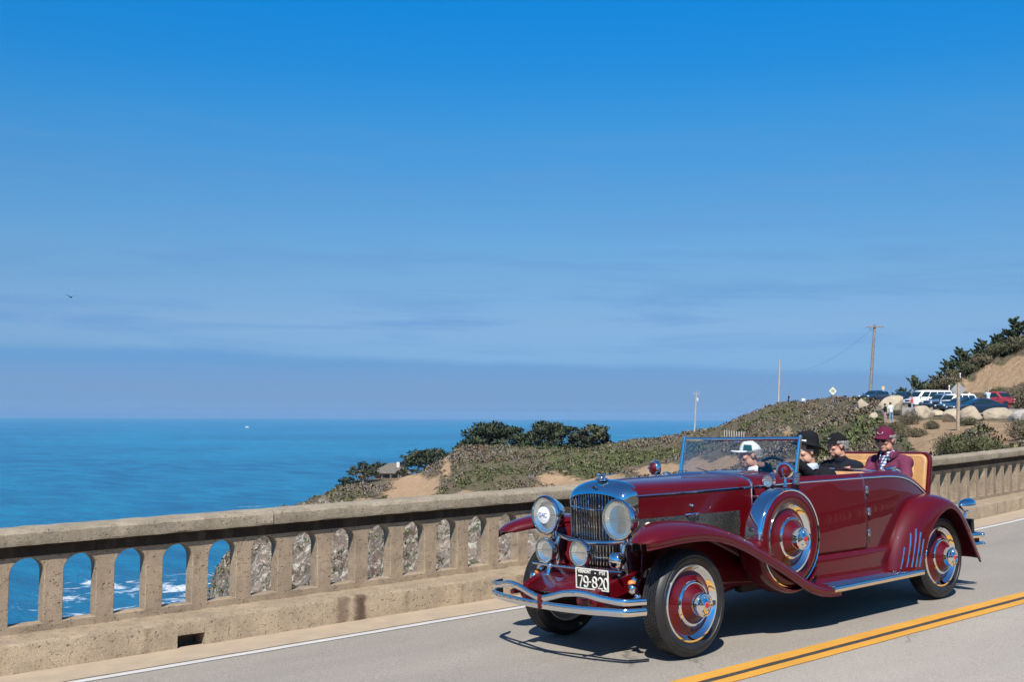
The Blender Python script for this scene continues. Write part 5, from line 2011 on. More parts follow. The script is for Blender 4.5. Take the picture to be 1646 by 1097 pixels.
AWAY = TH
LEFT_ = TH + PI / 2
walker(1430.5, 89, 1.74, 'person in a white shirt and pale jeans seen from behind on the sandy slope', AWAY + 0.3, dict(top=WHITES, legs=JEANS, top_name='shirt'), 'front', 0.12)
walker(1421.5, 91, 1.64, 'person in dark top and faded pink trousers, half hidden beside the white-shirted one', AWAY + 0.9, dict(top=DARKC, legs=PINKC, top_name='shirt'), 'front', 0.05)
walker(1464.5, 108, 1.68, 'person in a red shirt standing in front of the nose of the white van', AWAY + 1.0, dict(top=REDS, legs=cloth('grey_trousers', (0.3, 0.32, 0.38)), top_name='shirt'), 'front')
walker(1586.5, 101, 1.72, 'person in a light blue shirt standing between the black coupe and the red pickup', AWAY, dict(top=LBLUE, legs=JEANS, top_name='shirt', hair=(GREYHAIR, 'full')), 'face', 0, 0.45)
walker(1266.5, 232, 1.75, 'tiny dark figure standing on the skyline right of the thin pale pole', LEFT_ + PI, dict(top=DARKC, legs=DARKC), 'face')

# ------------------------------------------------------------------ gull and boat
def bird():
    c = at(114, 478, 72)
    root = empty('seabird', c, TH + 0.6)
    tag(root, 'tiny dark seabird flying in the empty sky at the left', 'bird')
    DB = pmat('dark_feather', (0.04, 0.04, 0.045), 0.8)
    b = MB().loft([[(x, r * math.cos(a), r * 0.9 * math.sin(a) + z) for a in [2 * PI * j / 8 for j in range(8)]] for x, r, z in ((-0.24, 0.012, 0.0), (-0.12, 0.045, 0.0), (0.0, 0.06, 0), (0.12, 0.045, 0.01), (0.17, 0.036, 0.03), (0.21, 0.028, 0.03), (0.26, 0.006, 0.02))])
    b.build('body', DB, root)
    for s in (1, -1):
        w = MB()
        rings = []
        for t in range(6):
            q = t / 5
            y = s * (0.04 + 0.34 * q)
            z = 0.02 + 0.16 * math.sin(q * 1.6) - 0.06 * q * q
            ch = 0.075 * (1 - 0.75 * q)
            rings.append([(0.06 - 0.05 * q + ch, y, z), (0.06 - 0.05 * q, y, z + 0.012 * (1 - q)), (0.02 - 0.08 * q - ch, y, z - 0.004), (0.06 - 0.05 * q, y, z - 0.006)])
        w.loft(rings)
        w.build('wing', DB, root)
    MB().loft([[(-0.22, -0.02, 0), (-0.22, 0.02, 0), (-0.22, 0.02, 0.008), (-0.22, -0.02, 0.008)], [(-0.34, -0.05, 0), (-0.34, 0.05, 0), (-0.34, 0.05, 0.005), (-0.34, -0.05, 0.005)]]).build('tail', DB, root)


bird()


def boat():
    r = ray(397, 688)
    k = (SEAZ - CAMZ) / r.z
    c = CAM0 + r * k
    root = empty('motor_boat', (c.x, c.y, SEAZ), TH - PI / 2 + 0.2)
    tag(root, 'tiny white boat far out on the blue sea', 'boat')
    BW = pmat('boat_white', (0.8, 0.8, 0.78), 0.4)
    L, B_, Hh = 22.0, 6.0, 4.0
    rings = []
    for t in range(8):
        q = t / 7
        w = B_ / 2 * (math.sin(min(1, 0.25 + q * 0.9) * PI * 0.5) if q < 0.5 else math.cos((q - 0.5) * PI * 0.92))
        x = -L / 2 + L * q
        rings.append([(x, w, Hh + q * 1.2), (x, w * 0.75, 0.5), (x, 0, -0.8), (x, -w * 0.75, 0.5), (x, -w, Hh + q * 1.2)])
    MB().loft(rings).build('hull', BW, root)
    MB().loft([rrect(x, 2.2, Hh, z, 0.3) for x, z in ((-5.5, 7.5), (-5, 8.2), (1.5, 8.2), (3.2, 6.2))]).build('cabin', BW, root)
    MB().box((-1.6, 0, 7.2), (5.5, 4.5, 0.9)).build('cabin_window', WGLASS, root)
    MB().tube([(-2, 0, 8.2), (-2, 0, 13.5)], 0.18, 6).build('mast', BW, root)


boat()


# ------------------------------------------------------------------ the maroon open car. Car frame: x forward from the front axle, y to its left, z up
XF, YC = 6.418, 6.14
def car_matrix():
    ex = Vector((-1, 0, -M)).normalized()
    ey = Vector((0, -1, 0.024))
    ez = ex.cross(ey).normalized()
    ey = ez.cross(ex).normalized()
    R3 = Matrix((ex, ey, ez)).transposed()
    o = Vector((XF, YC, M * XF - 0.016))
    return Matrix.Translation(o) @ R3.to_4x4()


CARM = car_matrix()
car = empty('vintage_car')
car.matrix_world = CARM
tag(car, 'polished maroon vintage open roadster with chrome grille and side-mounted spare wheel', 'vintage car')


def car_paint():
    m = bpy.data.materials.new('maroon_paint')
    m.use_nodes = True
    nt = m.node_tree
    b = nt.nodes['Principled BSDF']
    tc = nt.nodes.new('ShaderNodeTexCoord')
    n = ramp(nt, noise_tex(nt, tc.outputs['Object'], 3, 4), [(0.3, 0.0), (0.7, 1.0)])
    nt.links.new(mix_col(nt, n, (0.078, 0.0004, 0.003), (0.088, 0.0006, 0.004)), b.inputs['Base Color'])
    b.inputs['Roughness'].default_value = 0.5
    b.inputs['Specular IOR Level'].default_value = 0.15
    b.inputs['Coat Weight'].default_value = 1.0
    b.inputs['Coat Roughness'].default_value = 0.008
    b.inputs['Coat IOR'].default_value = 1.42
    bp = nt.nodes.new('ShaderNodeBump')
    bp.inputs['Strength'].default_value = 0.012
    bp.inputs['Distance'].default_value = 0.02
    nt.links.new(noise_tex(nt, tc.outputs['Object'], 5, 2), bp.inputs['Height'])
    nt.links.new(bp.outputs[0], b.inputs['Coat Normal'])
    return m


PAINT = car_paint()


def chrome_mat():
    m = pmat('chrome', (0.80, 0.81, 0.82), 0.045, metal=1.0, var=0.02, scale=8)
    return m


CHROME = chrome_mat()
STEEL = pmat('dull_steel', (0.45, 0.45, 0.46), 0.3, metal=1.0, var=0.1)
BLACK = pmat('black_enamel', (0.012, 0.012, 0.013), 0.3, var=0.1)
UNDER = pmat('underbody', (0.02, 0.012, 0.012), 0.7, var=0.2, scale=12)
TAN = pmat('tan_leather', (0.52, 0.285, 0.115), 0.42, var=0.10, scale=10, bump=0.25, bscale=160)
CARPET = pmat('dark_carpet', (0.05, 0.02, 0.02), 0.95, bump=0.4, bscale=300)
REDEN = pmat('red_enamel', (0.55, 0.02, 0.015), 0.25)
ORANGEG = pmat('orange_lens', (0.75, 0.22, 0.05), 0.2)
GLASS = glass_mat('windscreen_glass', (0.97, 0.98, 0.98), 0.6)
LENS = glass_mat('lamp_glass', (0.99, 1.0, 0.98), 0.35, 0.02)
def milky(m, f):
    nt = m.node_tree
    out = nt.nodes['Material Output']
    src = out.inputs['Surface'].links[0].from_socket
    d = nt.nodes.new('ShaderNodeBsdfDiffuse')
    d.inputs['Color'].default_value = (0.74, 0.77, 0.72, 1)
    mx = nt.nodes.new('ShaderNodeMixShader')
    mx.inputs[0].default_value = f
    nt.links.new(src, mx.inputs[1])
    nt.links.new(d.outputs[0], mx.inputs[2])
    nt.links.new(mx.outputs[0], out.inputs['Surface'])


milky(LENS, 0.12)
REFL = pmat('lamp_reflector', (0.97, 0.98, 0.93), 0.08, metal=1.0, var=0.03, scale=14)
def flutes(m):
    nt = m.node_tree
    b = nt.nodes['Principled BSDF']
    tc = nt.nodes.new('ShaderNodeTexCoord')
    w = nt.nodes.new('ShaderNodeTexWave')
    w.bands_direction = 'Y'
    w.inputs['Scale'].default_value = 24
    w.inputs['Distortion'].default_value = 0.6
    nt.links.new(tc.outputs['Object'], w.inputs['Vector'])
    bp = nt.nodes.new('ShaderNodeBump')
    bp.inputs['Strength'].default_value = 0.12
    bp.inputs['Distance'].default_value = 0.003
    nt.links.new(w.outputs['Fac'], bp.inputs['Height'])
    nt.links.new(bp.outputs[0], b.inputs['Normal'])


flutes(REFL)

PLATEW = pmat('plate_cream', (0.72, 0.69, 0.60), 0.6, var=0.06, scale=30)


def tyre_mat():
    m = bpy.data.materials.new('tyre_rubber')
    m.use_nodes = True
    nt = m.node_tree
    b = nt.nodes['Principled BSDF']
    tc = nt.nodes.new('ShaderNodeTexCoord')
    n = noise_tex(nt, tc.outputs['Object'], 18, 5, 0.6)
    nt.links.new(mix_col(nt, ramp(nt, n, [(0.35, 0.0), (0.7, 1.0)]), (0.010, 0.010, 0.011), (0.022, 0.021, 0.021)), b.inputs['Base Color'])
    b.inputs['Roughness'].default_value = 0.5
    bp = nt.nodes.new('ShaderNodeBump')
    bp.inputs['Strength'].default_value = 0.3
    bp.inputs['Distance'].default_value = 0.003
    nt.links.new(noise_tex(nt, tc.outputs['Object'], 140, 3), bp.inputs['Height'])
    nt.links.new(bp.outputs[0], b.inputs['Normal'])
    return m


TYRE = tyre_mat()

# --- wheels -------------------------------------------------------------------
TR, RIMR = 0.387, 0.272


def tyre_mesh(o, side):
    prof = [(RIMR - 0.012, -0.062), (RIMR + 0.012, -0.072), (RIMR + 0.045, -0.090), (RIMR + 0.075, -0.094), (TR - 0.022, -0.083), (TR - 0.008, -0.070)]
    for a in (-0.060, -0.036, -0.012, 0.012, 0.036):
        prof += [(TR - 0.0005 - 0.1 * abs(a) ** 1.6, a), (TR - 0.0005 - 0.1 * abs(a + 0.017) ** 1.6, a + 0.017), (TR - 0.009, a + 0.018), (TR - 0.009, a + 0.023)]
    prof += [(TR - 0.002, 0.060), (TR - 0.008, 0.070), (TR - 0.022, 0.083), (RIMR + 0.078, 0.094), (RIMR + 0.060, 0.0925), (RIMR + 0.057, 0.0955), (RIMR + 0.050, 0.0955), (RIMR + 0.047, 0.090), (RIMR + 0.012, 0.072), (RIMR - 0.012, 0.062)]
    mb = MB()
    mb.lathe(prof, o, (0, side, 0), 72, caps=False)
    # slanted tread blocks round the outer shoulders
    n = 90
    for k in range(n):
        a = 2 * PI * k / n
        for s_, h0, h1 in ((1, 0.030, 0.060), (-1, -0.060, -0.030), (1, -0.012, 0.012)):
            a1 = a + 0.03 * s_
            c = []
            for aa, h in ((a, h0), (a + 0.02, h0), (a1 + 0.02, h1), (a1, h1)):
                c.append((aa, h))
            r0, r1 = TR - 0.012, TR + 0.0012
            vs = [(o[0] + r * math.cos(aa), o[1] + side * h, o[2] + r * math.sin(aa)) for r in (r0, r1) for aa, h in c]
            mb.add(vs, [(4, 5, 6, 7), (0, 1, 5, 4), (1, 2, 6, 5), (2, 3, 7, 6), (3, 0, 4, 7)])
    return mb


def wheel_disc(o, side, parent, hubcol=REDEN):
    ax = (0, side, 0)
    L = lambda prof, name, m, p, n=56: MB().lathe(prof, o, ax, n, caps=False).build(name, m, p, sharp=30)
    L([(RIMR + 0.012, 0.045), (RIMR + 0.016, 0.072), (RIMR + 0.008, 0.084), (RIMR - 0.006, 0.084), (RIMR - 0.018, 0.070), (RIMR - 0.032, 0.058), (RIMR - 0.040, 0.050)], 'trim_ring', CHROME, parent)
    d = L([(RIMR - 0.036, 0.052), (0.222, 0.052), (0.19, 0.070), (0.166, 0.088), (0.163, 0.086)], 'wheel_disc', PAINT, parent)
    L([(0.167, 0.086), (0.164, 0.096), (0.152, 0.104), (0.146, 0.104), (0.143, 0.098)], 'disc_ring', CHROME, d)
    L([(0.145, 0.096), (0.13, 0.110), (0.105, 0.136), (0.088, 0.150), (0.084, 0.15)], 'hub_cone', PAINT, d)
    h = MB().lathe([(0.088, 0.148), (0.088, 0.196), (0.082, 0.204), (0.074, 0.206), (0.070, 0.202), (0.05, 0.206), (0.028, 0.216), (0.024, 0.220), (0.001, 0.221)], o, ax, 40, caps=False).build('hub_cap', CHROME, d, sharp=30)
    MB().lathe([(0.021, 0.218), (0.020, 0.2225), (0.012, 0.225), (0.001, 0.226)], o, ax, 20).build('badge', hubcol, h)
    m = MB()
    for k in range(5):
        a = 2 * PI * k / 5 + 0.3
        m.lathe([(0.007, 0.20), (0.007, 0.209), (0.001, 0.211)], (o[0] + 0.052 * math.cos(a), o[1], o[2] + 0.052 * math.sin(a)), ax, 8)
    m.build('hub_bolt', STEEL, h)


for x, y, lab in ((0, 0.650, None), (0, -0.650, None), (-3.58, 0.650, None), (-3.58, -0.650, None)):
    s = 1 if y > 0 else -1
    o = (x, y - s * 0.0, TR)
    w = tyre_mesh(o, s).build('wheel', TYRE, car, sharp=28)
    wheel_disc((x, y - s * 0.005, TR), s, w)
    MB().lathe([(0.20, -0.02), (0.20, -0.10), (0.06, -0.11)], o, (0, s, 0), 32).build('brake_drum', UNDER, w)
    MB().lathe([(RIMR + 0.005, -0.06), (RIMR - 0.004, -0.075), (RIMR - 0.02, -0.06), (RIMR - 0.03, 0.0), (0.2, 0.03)], o, (0, s, 0), 48, caps=False).build('rim', PLATEW if x == 0 and s < 0 else STEEL, w)

# --- fenders --------------------------------------------------------------------
def fender(Cp, Ep, In, n, name, lip=0.04, m=12, thick=0.012):
    """Cp crown line, Ep outer edge line, In inner edge line (all x,y,z); rounded across between them"""
    C, E, I = cr(Cp, n), cr(Ep, n), cr(In, n)
    for s in (1, -1):
        rings = []
        for i in range(n):
            ring = []
            for k in range(m):
                ph = PI / 2 * (1 - k / m)
                y = C[i][1] + (I[i][1] - C[i][1]) * math.sin(ph)
                w = 1 - math.cos(ph)
                ring.append((C[i][0] + (I[i][0] - C[i][0]) * w, s * y, C[i][2] + (I[i][2] - C[i][2]) * w))
            for k in range(m + 1):
                ph = PI / 2 * k / m
                y = C[i][1] + (E[i][1] - C[i][1]) * math.sin(ph)
                w = (1 - math.cos(ph)) ** 0.9
                ring.append((C[i][0] + (E[i][0] - C[i][0]) * w, s * y, C[i][2] + (E[i][2] - C[i][2]) * w))
            ring.append((E[i][0], s * (E[i][1] + 0.001), E[i][2] - lip))
            rings.append(ring)
        mb = MB().loft(rings, closed=False, caps=False)
        o = mb.build(name, PAINT, car, sharp=60)
        so = o.modifiers.new('thickness', 'SOLIDIFY')
        so.thickness = thick
        so.offset = -1 if s > 0 else 1
        so.offset = 0
        mb = MB().tube([(E[i][0], s * (E[i][1] + 0.001), E[i][2] - lip) for i in range(n)], 0.009, 8)
        mb.build('fender_bead', PAINT, o)
        yield s, o


FC = [(0.580, 0.725, 0.872), (0.49, 0.70, 0.930), (0.33, 0.675, 0.972), (0.15, 0.65, 0.985), (-0.04, 0.65, 0.972), (-0.235, 0.655, 0.937), (-0.436, 0.66, 0.880), (-0.643, 0.665, 0.796), (-0.856, 0.67, 0.697), (-1.075, 0.675, 0.587), (-1.30, 0.68, 0.455), (-1.50, 0.685, 0.362), (-1.68, 0.69, 0.334)]
FE = [(0.545, 0.80, 0.866), (0.455, 0.842, 0.880), (0.31, 0.852, 0.892), (0.15, 0.855, 0.897), (-0.05, 0.856, 0.888), (-0.26, 0.857, 0.850), (-0.445, 0.858, 0.786), (-0.63, 0.859, 0.703), (-0.87, 0.86, 0.590), (-1.09, 0.86, 0.476), (-1.27, 0.86, 0.380), (-1.50, 0.86, 0.316), (-1.70, 0.86, 0.302)]
FI = [(0.525, 0.645, 0.866), (0.42, 0.575, 0.888), (0.28, 0.50, 0.915), (0.14, 0.44, 0.925), (-0.04, 0.41, 0.905), (-0.24, 0.41, 0.870), (-0.44, 0.42, 0.815), (-0.645, 0.43, 0.735), (-0.86, 0.44, 0.64), (-1.08, 0.46, 0.54), (-1.30, 0.50, 0.43), (-1.50, 0.54, 0.352), (-1.68, 0.58, 0.330)]
for s, o in fender(FC, FE, FI, 56, 'front_fender'):
    # inner valance between the fender and the chassis
    I = cr(FI, 40)
    rings = []
    for i in range(7, 40):
        x, y, z = I[i]
        zb = max(0.40, 0.62 - 0.35 * abs(x + 0.2)) if x > -0.6 else 0.38
        rings.append([(x, s * y, z + 0.002), (x, s * (y - 0.03), min(z, zb + 0.05)), (x, s * (y - 0.05), min(z - 0.01, zb))])
    v = MB().loft(rings, False, False).build('fender_valance', PAINT, o)
    so = v.modifiers.new('thickness', 'SOLIDIFY')
    so.thickness = 0.008

RC = [(-2.70, 0.69, 0.330), (-2.735, 0.685, 0.47), (-2.80, 0.68, 0.61), (-2.90, 0.675, 0.745), (-3.03, 0.67, 0.860), (-3.18, 0.665, 0.935), (-3.36, 0.66, 0.968), (-3.55, 0.66, 0.958), (-3.74, 0.66, 0.900), (-3.90, 0.66, 0.795), (-4.02, 0.66, 0.655), (-4.10, 0.665, 0.49), (-4.17, 0.67, 0.325)]
RE = [(-3.01, 0.845, 0.315), (-3.045, 0.85, 0.44), (-3.085, 0.853, 0.535), (-3.15, 0.856, 0.645), (-3.25, 0.858, 0.745), (-3.37, 0.858, 0.822), (-3.50, 0.858, 0.865), (-3.62, 0.858, 0.85), (-3.73, 0.857, 0.775), (-3.83, 0.856, 0.655), (-3.925, 0.853, 0.52), (-4.01, 0.85, 0.40), (-4.09, 0.845, 0.315)]
RI = [(-2.74, 0.56, 0.330), (-2.79, 0.54, 0.46), (-2.86, 0.53, 0.59), (-2.96, 0.52, 0.71), (-3.08, 0.50, 0.81), (-3.21, 0.48, 0.88), (-3.37, 0.46, 0.91), (-3.55, 0.45, 0.90), (-3.72, 0.45, 0.845), (-3.86, 0.46, 0.745), (-3.97, 0.48, 0.615), (-4.05, 0.50, 0.46), (-4.12, 0.52, 0.325)]
NSTRIP = [(-2.775, 0.35, 0.55), (-2.825, 0.35, 0.665), (-2.875, 0.35, 0.70), (-2.925, 0.35, 0.665), (-2.975, 0.35, 0.61)]
for s, o in fender(RC, RE, RI, 56, 'rear_fender', lip=0.02):
    C, E = cr(RC, 200), cr(RE, 200)
    for x0_, zlo, zhi in NSTRIP:                     # chrome strips guarding the front of the rear fender, nearly upright
        pts = []
        for i in range(0, 120, 2):
            den = E[i][0] - C[i][0]
            zz = C[i][2]
            for _ in range(6):                       # where this cross-section meets the strip's upright plane
                w = (x0_ - 0.36 * (zz - 0.36) - C[i][0]) / den
                zz = C[i][2] + (E[i][2] - C[i][2]) * min(1, max(0, w))
            if not 0.0 <= w <= 0.97:
                continue
            ph = math.acos(1 - w ** (1 / 0.9))
            p = Vector((C[i][0] + den * w, s * (C[i][1] + (E[i][1] - C[i][1]) * math.sin(ph)), zz))
            if zlo < p.z < zhi:
                pts.append(p + Vector((0.007, s * 0.005, 0.002)))
        if len(pts) > 2:
            MB().tube(pts, 0.0085, 8).build('guard_strip', CHROME, o)

# --- body -------------------------------------------------------------------------
BT = [  # x, half width at belt, z belt, half width at top, z top, half width at the sill
    (-1.10, 0.475, 1.165, 0.450, 1.200, 0.50), (-1.35, 0.555, 1.176, 0.525, 1.214, 0.575), (-1.60, 0.610, 1.180, 0.580, 1.222, 0.625), (-2.0, 0.660, 1.180, 0.628, 1.214, 0.665),
    (-2.4, 0.682, 1.178, 0.650, 1.213, 0.682), (-2.8, 0.678, 1.172, 0.645, 1.216, 0.672), (-3.0, 0.665, 1.160, 0.630, 1.212, 0.655), (-3.2, 0.640, 1.125, 0.605, 1.185, 0.630), (-3.4, 0.610, 1.062, 0.575, 1.128, 0.605),
    (-3.6, 0.575, 0.972, 0.545, 1.045, 0.575), (-3.8, 0.535, 0.860, 0.510, 0.94, 0.54), (-3.95, 0.50, 0.745, 0.475, 0.83, 0.505), (-4.06, 0.46, 0.62, 0.44, 0.70, 0.47)]
XB = [q[0] for q in BT]


def bt(x):
    a = np.array(BT)[::-1]
    return [float(np.interp(x, a[:, 0], a[:, k])) for k in range(1, 6)]


def bt_s(x):
    """smoothed"""
    acc = np.zeros(5)
    for d, w in ((-0.12, 0.15), (-0.06, 0.2), (0, 0.3), (0.06, 0.2), (0.12, 0.15)):
        acc += w * np.array(bt(min(-1.10, max(-4.06, x + d))))
    return acc


def side_pt(x, v):
    """outer skin of the body side: v=0 sill .. 1 belt .. 1.3 top edge (rolled)"""
    yb, zb, yt, zt, ys = bt_s(x)
    zs = 0.555
    if v <= 1:
        z = zs + (zb - zs) * v
        y = ys + (yb - ys) * v + 0.022 * math.sin(PI * min(1, v)) 
        return y, z
    t = (v - 1) / 0.3
    y = yb + (yt - yb) * math.sin(t * PI / 2) ** 1.3
    z = zb + (zt - zb) * math.sin(min(1, t * 1.05) * PI / 2)
    return y, z


VS = [0, 0.06, 0.15, 0.3, 0.45, 0.6, 0.75, 0.88, 0.96, 1.0, 1.06, 1.12, 1.18, 1.24, 1.3]
for s in (1, -1):
    rings = []
    for i in range(61):
        x = -1.10 - (4.06 - 1.10) * i / 60
        ring = [(x, s * side_pt(x, v)[0], side_pt(x, v)[1]) for v in VS]
        y, z = side_pt(x, 1.3)
        ring += [(x, s * (y - 0.018), z + 0.003), (x, s * (y - 0.035), z - 0.008), (x, s * (y - 0.045), z - 0.04), (x, s * (y - 0.06), 0.60)]
        rings.append(ring)
    MB().loft(rings, False, False).build('body_side', PAINT, car, sharp=50)
    # door: the same skin, standing a shade proud, between its shut lines
    rings = []
    for i in range(25):
        x = -1.53 - 0.865 * i / 24
        rings.append([(x, s * (side_pt(x, v)[0] + 0.003), side_pt(x, v)[1] + (0.002 if v > 1.2 else 0)) for v in [0.02] + VS[1:]])
    d = MB().loft(rings, False, False).build('door', PAINT, car, sharp=50)
    so = d.modifiers.new('thickness', 'SOLIDIFY')
    so.thickness = 0.012
    so.offset = 0
    for x in (-1.527, -2.40):
        pts = [(x, s * (side_pt(x, v)[0] + 0.0005), side_pt(x, v)[1]) for v in np.linspace(0.01, 1.28, 24)]
        MB().tube(pts, 0.0035, 6).build('shut_line', BLACK, d)
    pts = [(x, s * (side_pt(x, 0.015)[0] + 0.0005), side_pt(x, 0.015)[1]) for x in np.linspace(-1.527, -2.40, 20)]
    MB().tube(pts, 0.0035, 6).build('shut_line', BLACK, d)
    for z in (0.70, 0.885, 1.075):
        v = (z - 0.555) / (1.178 - 0.555)
        y, zz = side_pt(-2.405, v)
        h = MB().box((-2.405, s * (y + 0.010), zz), (0.034, 0.022, 0.062)).build('hinge', CHROME, d, bevel=0.006)
        MB().lathe([(0.010, -0.034), (0.010, 0.034)], (-2.405, s * (y + 0.022), zz), (0, 0, 1), 10).build('hinge_pin', STEEL, h)
    # belt moulding
    pts = [(x, s * (side_pt(x, 1.0)[0] + 0.004), side_pt(x, 1.0)[1]) for x in np.linspace(-1.10, -3.72, 90)]
    MB().tube(pts, 0.0085, 8).build('belt_moulding', CHROME, car)
    # apron between body and running board
    rings = []
    for i in range(30):
        x = -1.45 - (2.78 - 1.45) * i / 29
        ys = bt_s(x)[4]
        rings.append([(x, s * (ys - 0.03), 0.575), (x, s * (ys + 0.012), 0.560), (x, s * (ys + 0.030), 0.545), (x, s * (ys + 0.036), 0.52), (x, s * (ys + 0.020), 0.43), (x, s * (ys + 0.016), 0.36), (x, s * (ys + 0.03), 0.335)])
    MB().loft(rings, False, False).build('sill_apron', PAINT, car, sharp=50)

# tail panel, rear deck, deck between the cockpits, cowl
def arch(x, yt, zt, crown, n=20, p=0.9, drop=0.0):
    return [(x, yt * math.cos(PI * k / n), zt + crown * math.sin(PI * k / n) ** p - drop) for k in range(n + 1)]


rings = []
for i in range(8):
    x = -3.80 - (4.06 - 3.80) * i / 7
    yb, zb, yt, zt, ys = bt_s(x)
    rings.append(arch(x, yt - 0.01, zt - 0.002, 0.05 * (1 - i / 9)))
x = -4.10
rings.append(arch(x, 0.43, 0.66, 0.01))
rings.append(arch(-4.12, 0.43, 0.50, 0.0))
rings.append(arch(-4.05, 0.44, 0.38, 0.0))
MB().loft(rings, False, False).build('tail_panel', PAINT, car, sharp=50)
rings = []
for i in range(6):
    x = -2.66 - 0.40 * i / 5
    yb, zb, yt, zt, ys = bt_s(x)
    rings.append(arch(x, yt - 0.02, zt - 0.004, 0.028))
MB().loft(rings, False, False).build('rear_deck', PAINT, car, sharp=50)
rings = []
for i in range(9):
    t = i / 8
    x = -1.10 - 0.46 * t
    yb, zb, yt, zt, ys = bt_s(x)
    if t == 0:
        yb, zb, yt, zt = 0.462, 1.165, 0.462, 1.165
    n = 24
    pw = 0.62 - 0.05 * t
    rings.append([(x, (yb * 0.985) * math.cos(PI * k / n), zb + 0.004 + (1.270 - 0.004 * t - zb) * max(0, math.sin(PI * k / n)) ** pw) for k in range(n + 1)])
MB().loft(rings, False, False).build('cowl', PAINT, car, sharp=50)
MB().loft([arch(-1.565, 0.585, 1.21, 0.05), arch(-1.575, 0.575, 1.06, 0.02)], False, False).build('dashboard', BLACK, car)

# --- hood (bonnet) ----------------------------------------------------------------
HW = [(0.14, 0.315), (-0.2, 0.360), (-0.6, 0.410), (-1.09, 0.462)]


def hood_pts(x, zlo, n=30):
    hw = float(np.interp(-x, [-q[0] for q in HW], [q[1] for q in HW]))
    zb = 1.158 + 0.007 * (0.14 - x) / 1.23
    top = 1.268
    left = [(x, hw, zlo + (zb - zlo) * k / 5) for k in range(5)]
    arc = [(x, hw * math.cos(PI * k / n), zb + (top - zb) * max(0.0, math.sin(PI * k / n)) ** 0.62) for k in range(n + 1)]
    right = [(x, -q[1], q[2]) for q in reversed(left)]
    return left + arc + right, hw, zb


rings = [hood_pts(0.14 - 1.23 * i / 30, 0.985)[0] for i in range(31)]
hood = MB().loft(rings, False, False).build('hood', PAINT, car, sharp=50)
MB().tube([(0.13 - 1.22 * i / 20, 0, 1.270) for i in range(21)], 0.006, 8).build('hood_hinge', CHROME, hood)
for s in (1, -1):
    pts = []
    for i in range(30):
        x = 0.13 - 1.22 * i / 29
        _, hw, zb = hood_pts(x, 0.985)
        pts.append((x, s * (hw + 0.003), zb))
    MB().tube(pts, 0.008, 8).build('hood_moulding', CHROME, hood)
    _, hw, zb = hood_pts(-0.42, 0.985)
    MB().lathe([(0.016, 0), (0.015, 0.016), (0.006, 0.026)], (-0.42, s * hw, 1.055), (0, s, 0), 12).build('latch', CHROME, hood)
    MB().tube([(-0.36, s * (hw - 0.002), 0.985), (-0.38, s * (hw + 0.03), 0.99), (-0.47, s * (hw + 0.034), 0.99), (-0.49, s * (hw + 0.006), 0.985)], 0.012, 8).build('latch_handle', CHROME, hood)
    # meshed steel engine side panel with rivets
    rings = []
    for i in range(20):
        x = 0.18 - 1.13 * i / 19
        _, hw, zb = hood_pts(min(0.14, x), 0.985)
        rings.append([(x, s * (hw + 0.002), 0.984), (x, s * (hw + 0.004), 0.86), (x, s * (hw + 0.006), 0.745), (x, s * (hw - 0.02), 0.742), (x, s * (hw - 0.02), 0.984)])
    pn = MB().loft(rings).build('engine_side_panel', None, car, sharp=40)
    MESHM = bpy.data.materials.get('steel_mesh')
    if MESHM is None:
        MESHM = bpy.data.materials.new('steel_mesh')
        MESHM.use_nodes = True
        nt = MESHM.node_tree
        b = nt.nodes['Principled BSDF']
        tc = nt.nodes.new('ShaderNodeTexCoord')
        f = ramp(nt, noise_tex(nt, tc.outputs['Object'], 160, 2), [(0.35, 0.0), (0.6, 1.0)])
        blot = ramp(nt, noise_tex(nt, tc.outputs['Object'], 4.5, 4), [(0.4, 0.0), (0.62, 1.0)])
        nt.links.new(mix_col(nt, f, (0.010, 0.010, 0.010), mix_col(nt, blot, (0.10, 0.10, 0.095), (0.17, 0.165, 0.15))), b.inputs['Base Color'])
        b.inputs['Metallic'].default_value = 0.6
        b.inputs['Roughness'].default_value = 0.45
    pn.data.materials.clear()
    pn.data.materials.append(MESHM)
    rv = MB()
    for i in range(17):
        x = 0.15 - 1.08 * i / 16
        _, hw, zb = hood_pts(min(0.14, x), 0.985)
        for z in (0.972, 0.758):
            rv.ell((x, s * (hw + 0.006), z), (0.006, 0.005, 0.006), 8, 5)
    for z in (0.80, 0.85, 0.90, 0.95):
        _, hw, zb = hood_pts(-0.935, 0.985)
        rv.ell((-0.935, s * (hw + 0.006), z), (0.006, 0.005, 0.006), 8, 5)
    rv.build('rivets', CHROME, pn)
    MB().lathe([(0.03, 0), (0.034, 0.012), (0.022, 0.02), (0.02, 0.012), (0.002, 0.012)], (0.03, s * 0.335, 0.925), (0, s, 0), 16).build('filler_cap', PLATEW, pn)
# bright band between hood and cowl
pts = [(-1.098, p[1] * 1.004, p[2] + 0.002) for p in hood_pts(-1.09, 0.985)[0]]
MB().tube(pts, 0.0105, 8).build('cowl_band', CHROME, car)
m = MB()
for k in (5, 8, 11):
    for s in (1, -1):
        p = pts[k]
        m.ell((p[0], s * p[1], p[2] + 0.004), (0.012, 0.010, 0.010), 8, 6)
m.build('cowl_band_bolts', CHROME, car)
# cowl side below the belt, behind the engine panel
for s in (1, -1):
    rings = []
    for i in range(6):
        x = -0.93 - 0.18 * i / 5
        hw = 0.448 + 0.03 * i / 5
        rings.append([(x, s * (hw - 0.004), 0.99), (x, s * (hw + 0.002), 0.8), (x, s * (hw + 0.01), 0.55)])
    MB().loft(rings, False, False).build('cowl_side', PAINT, car)

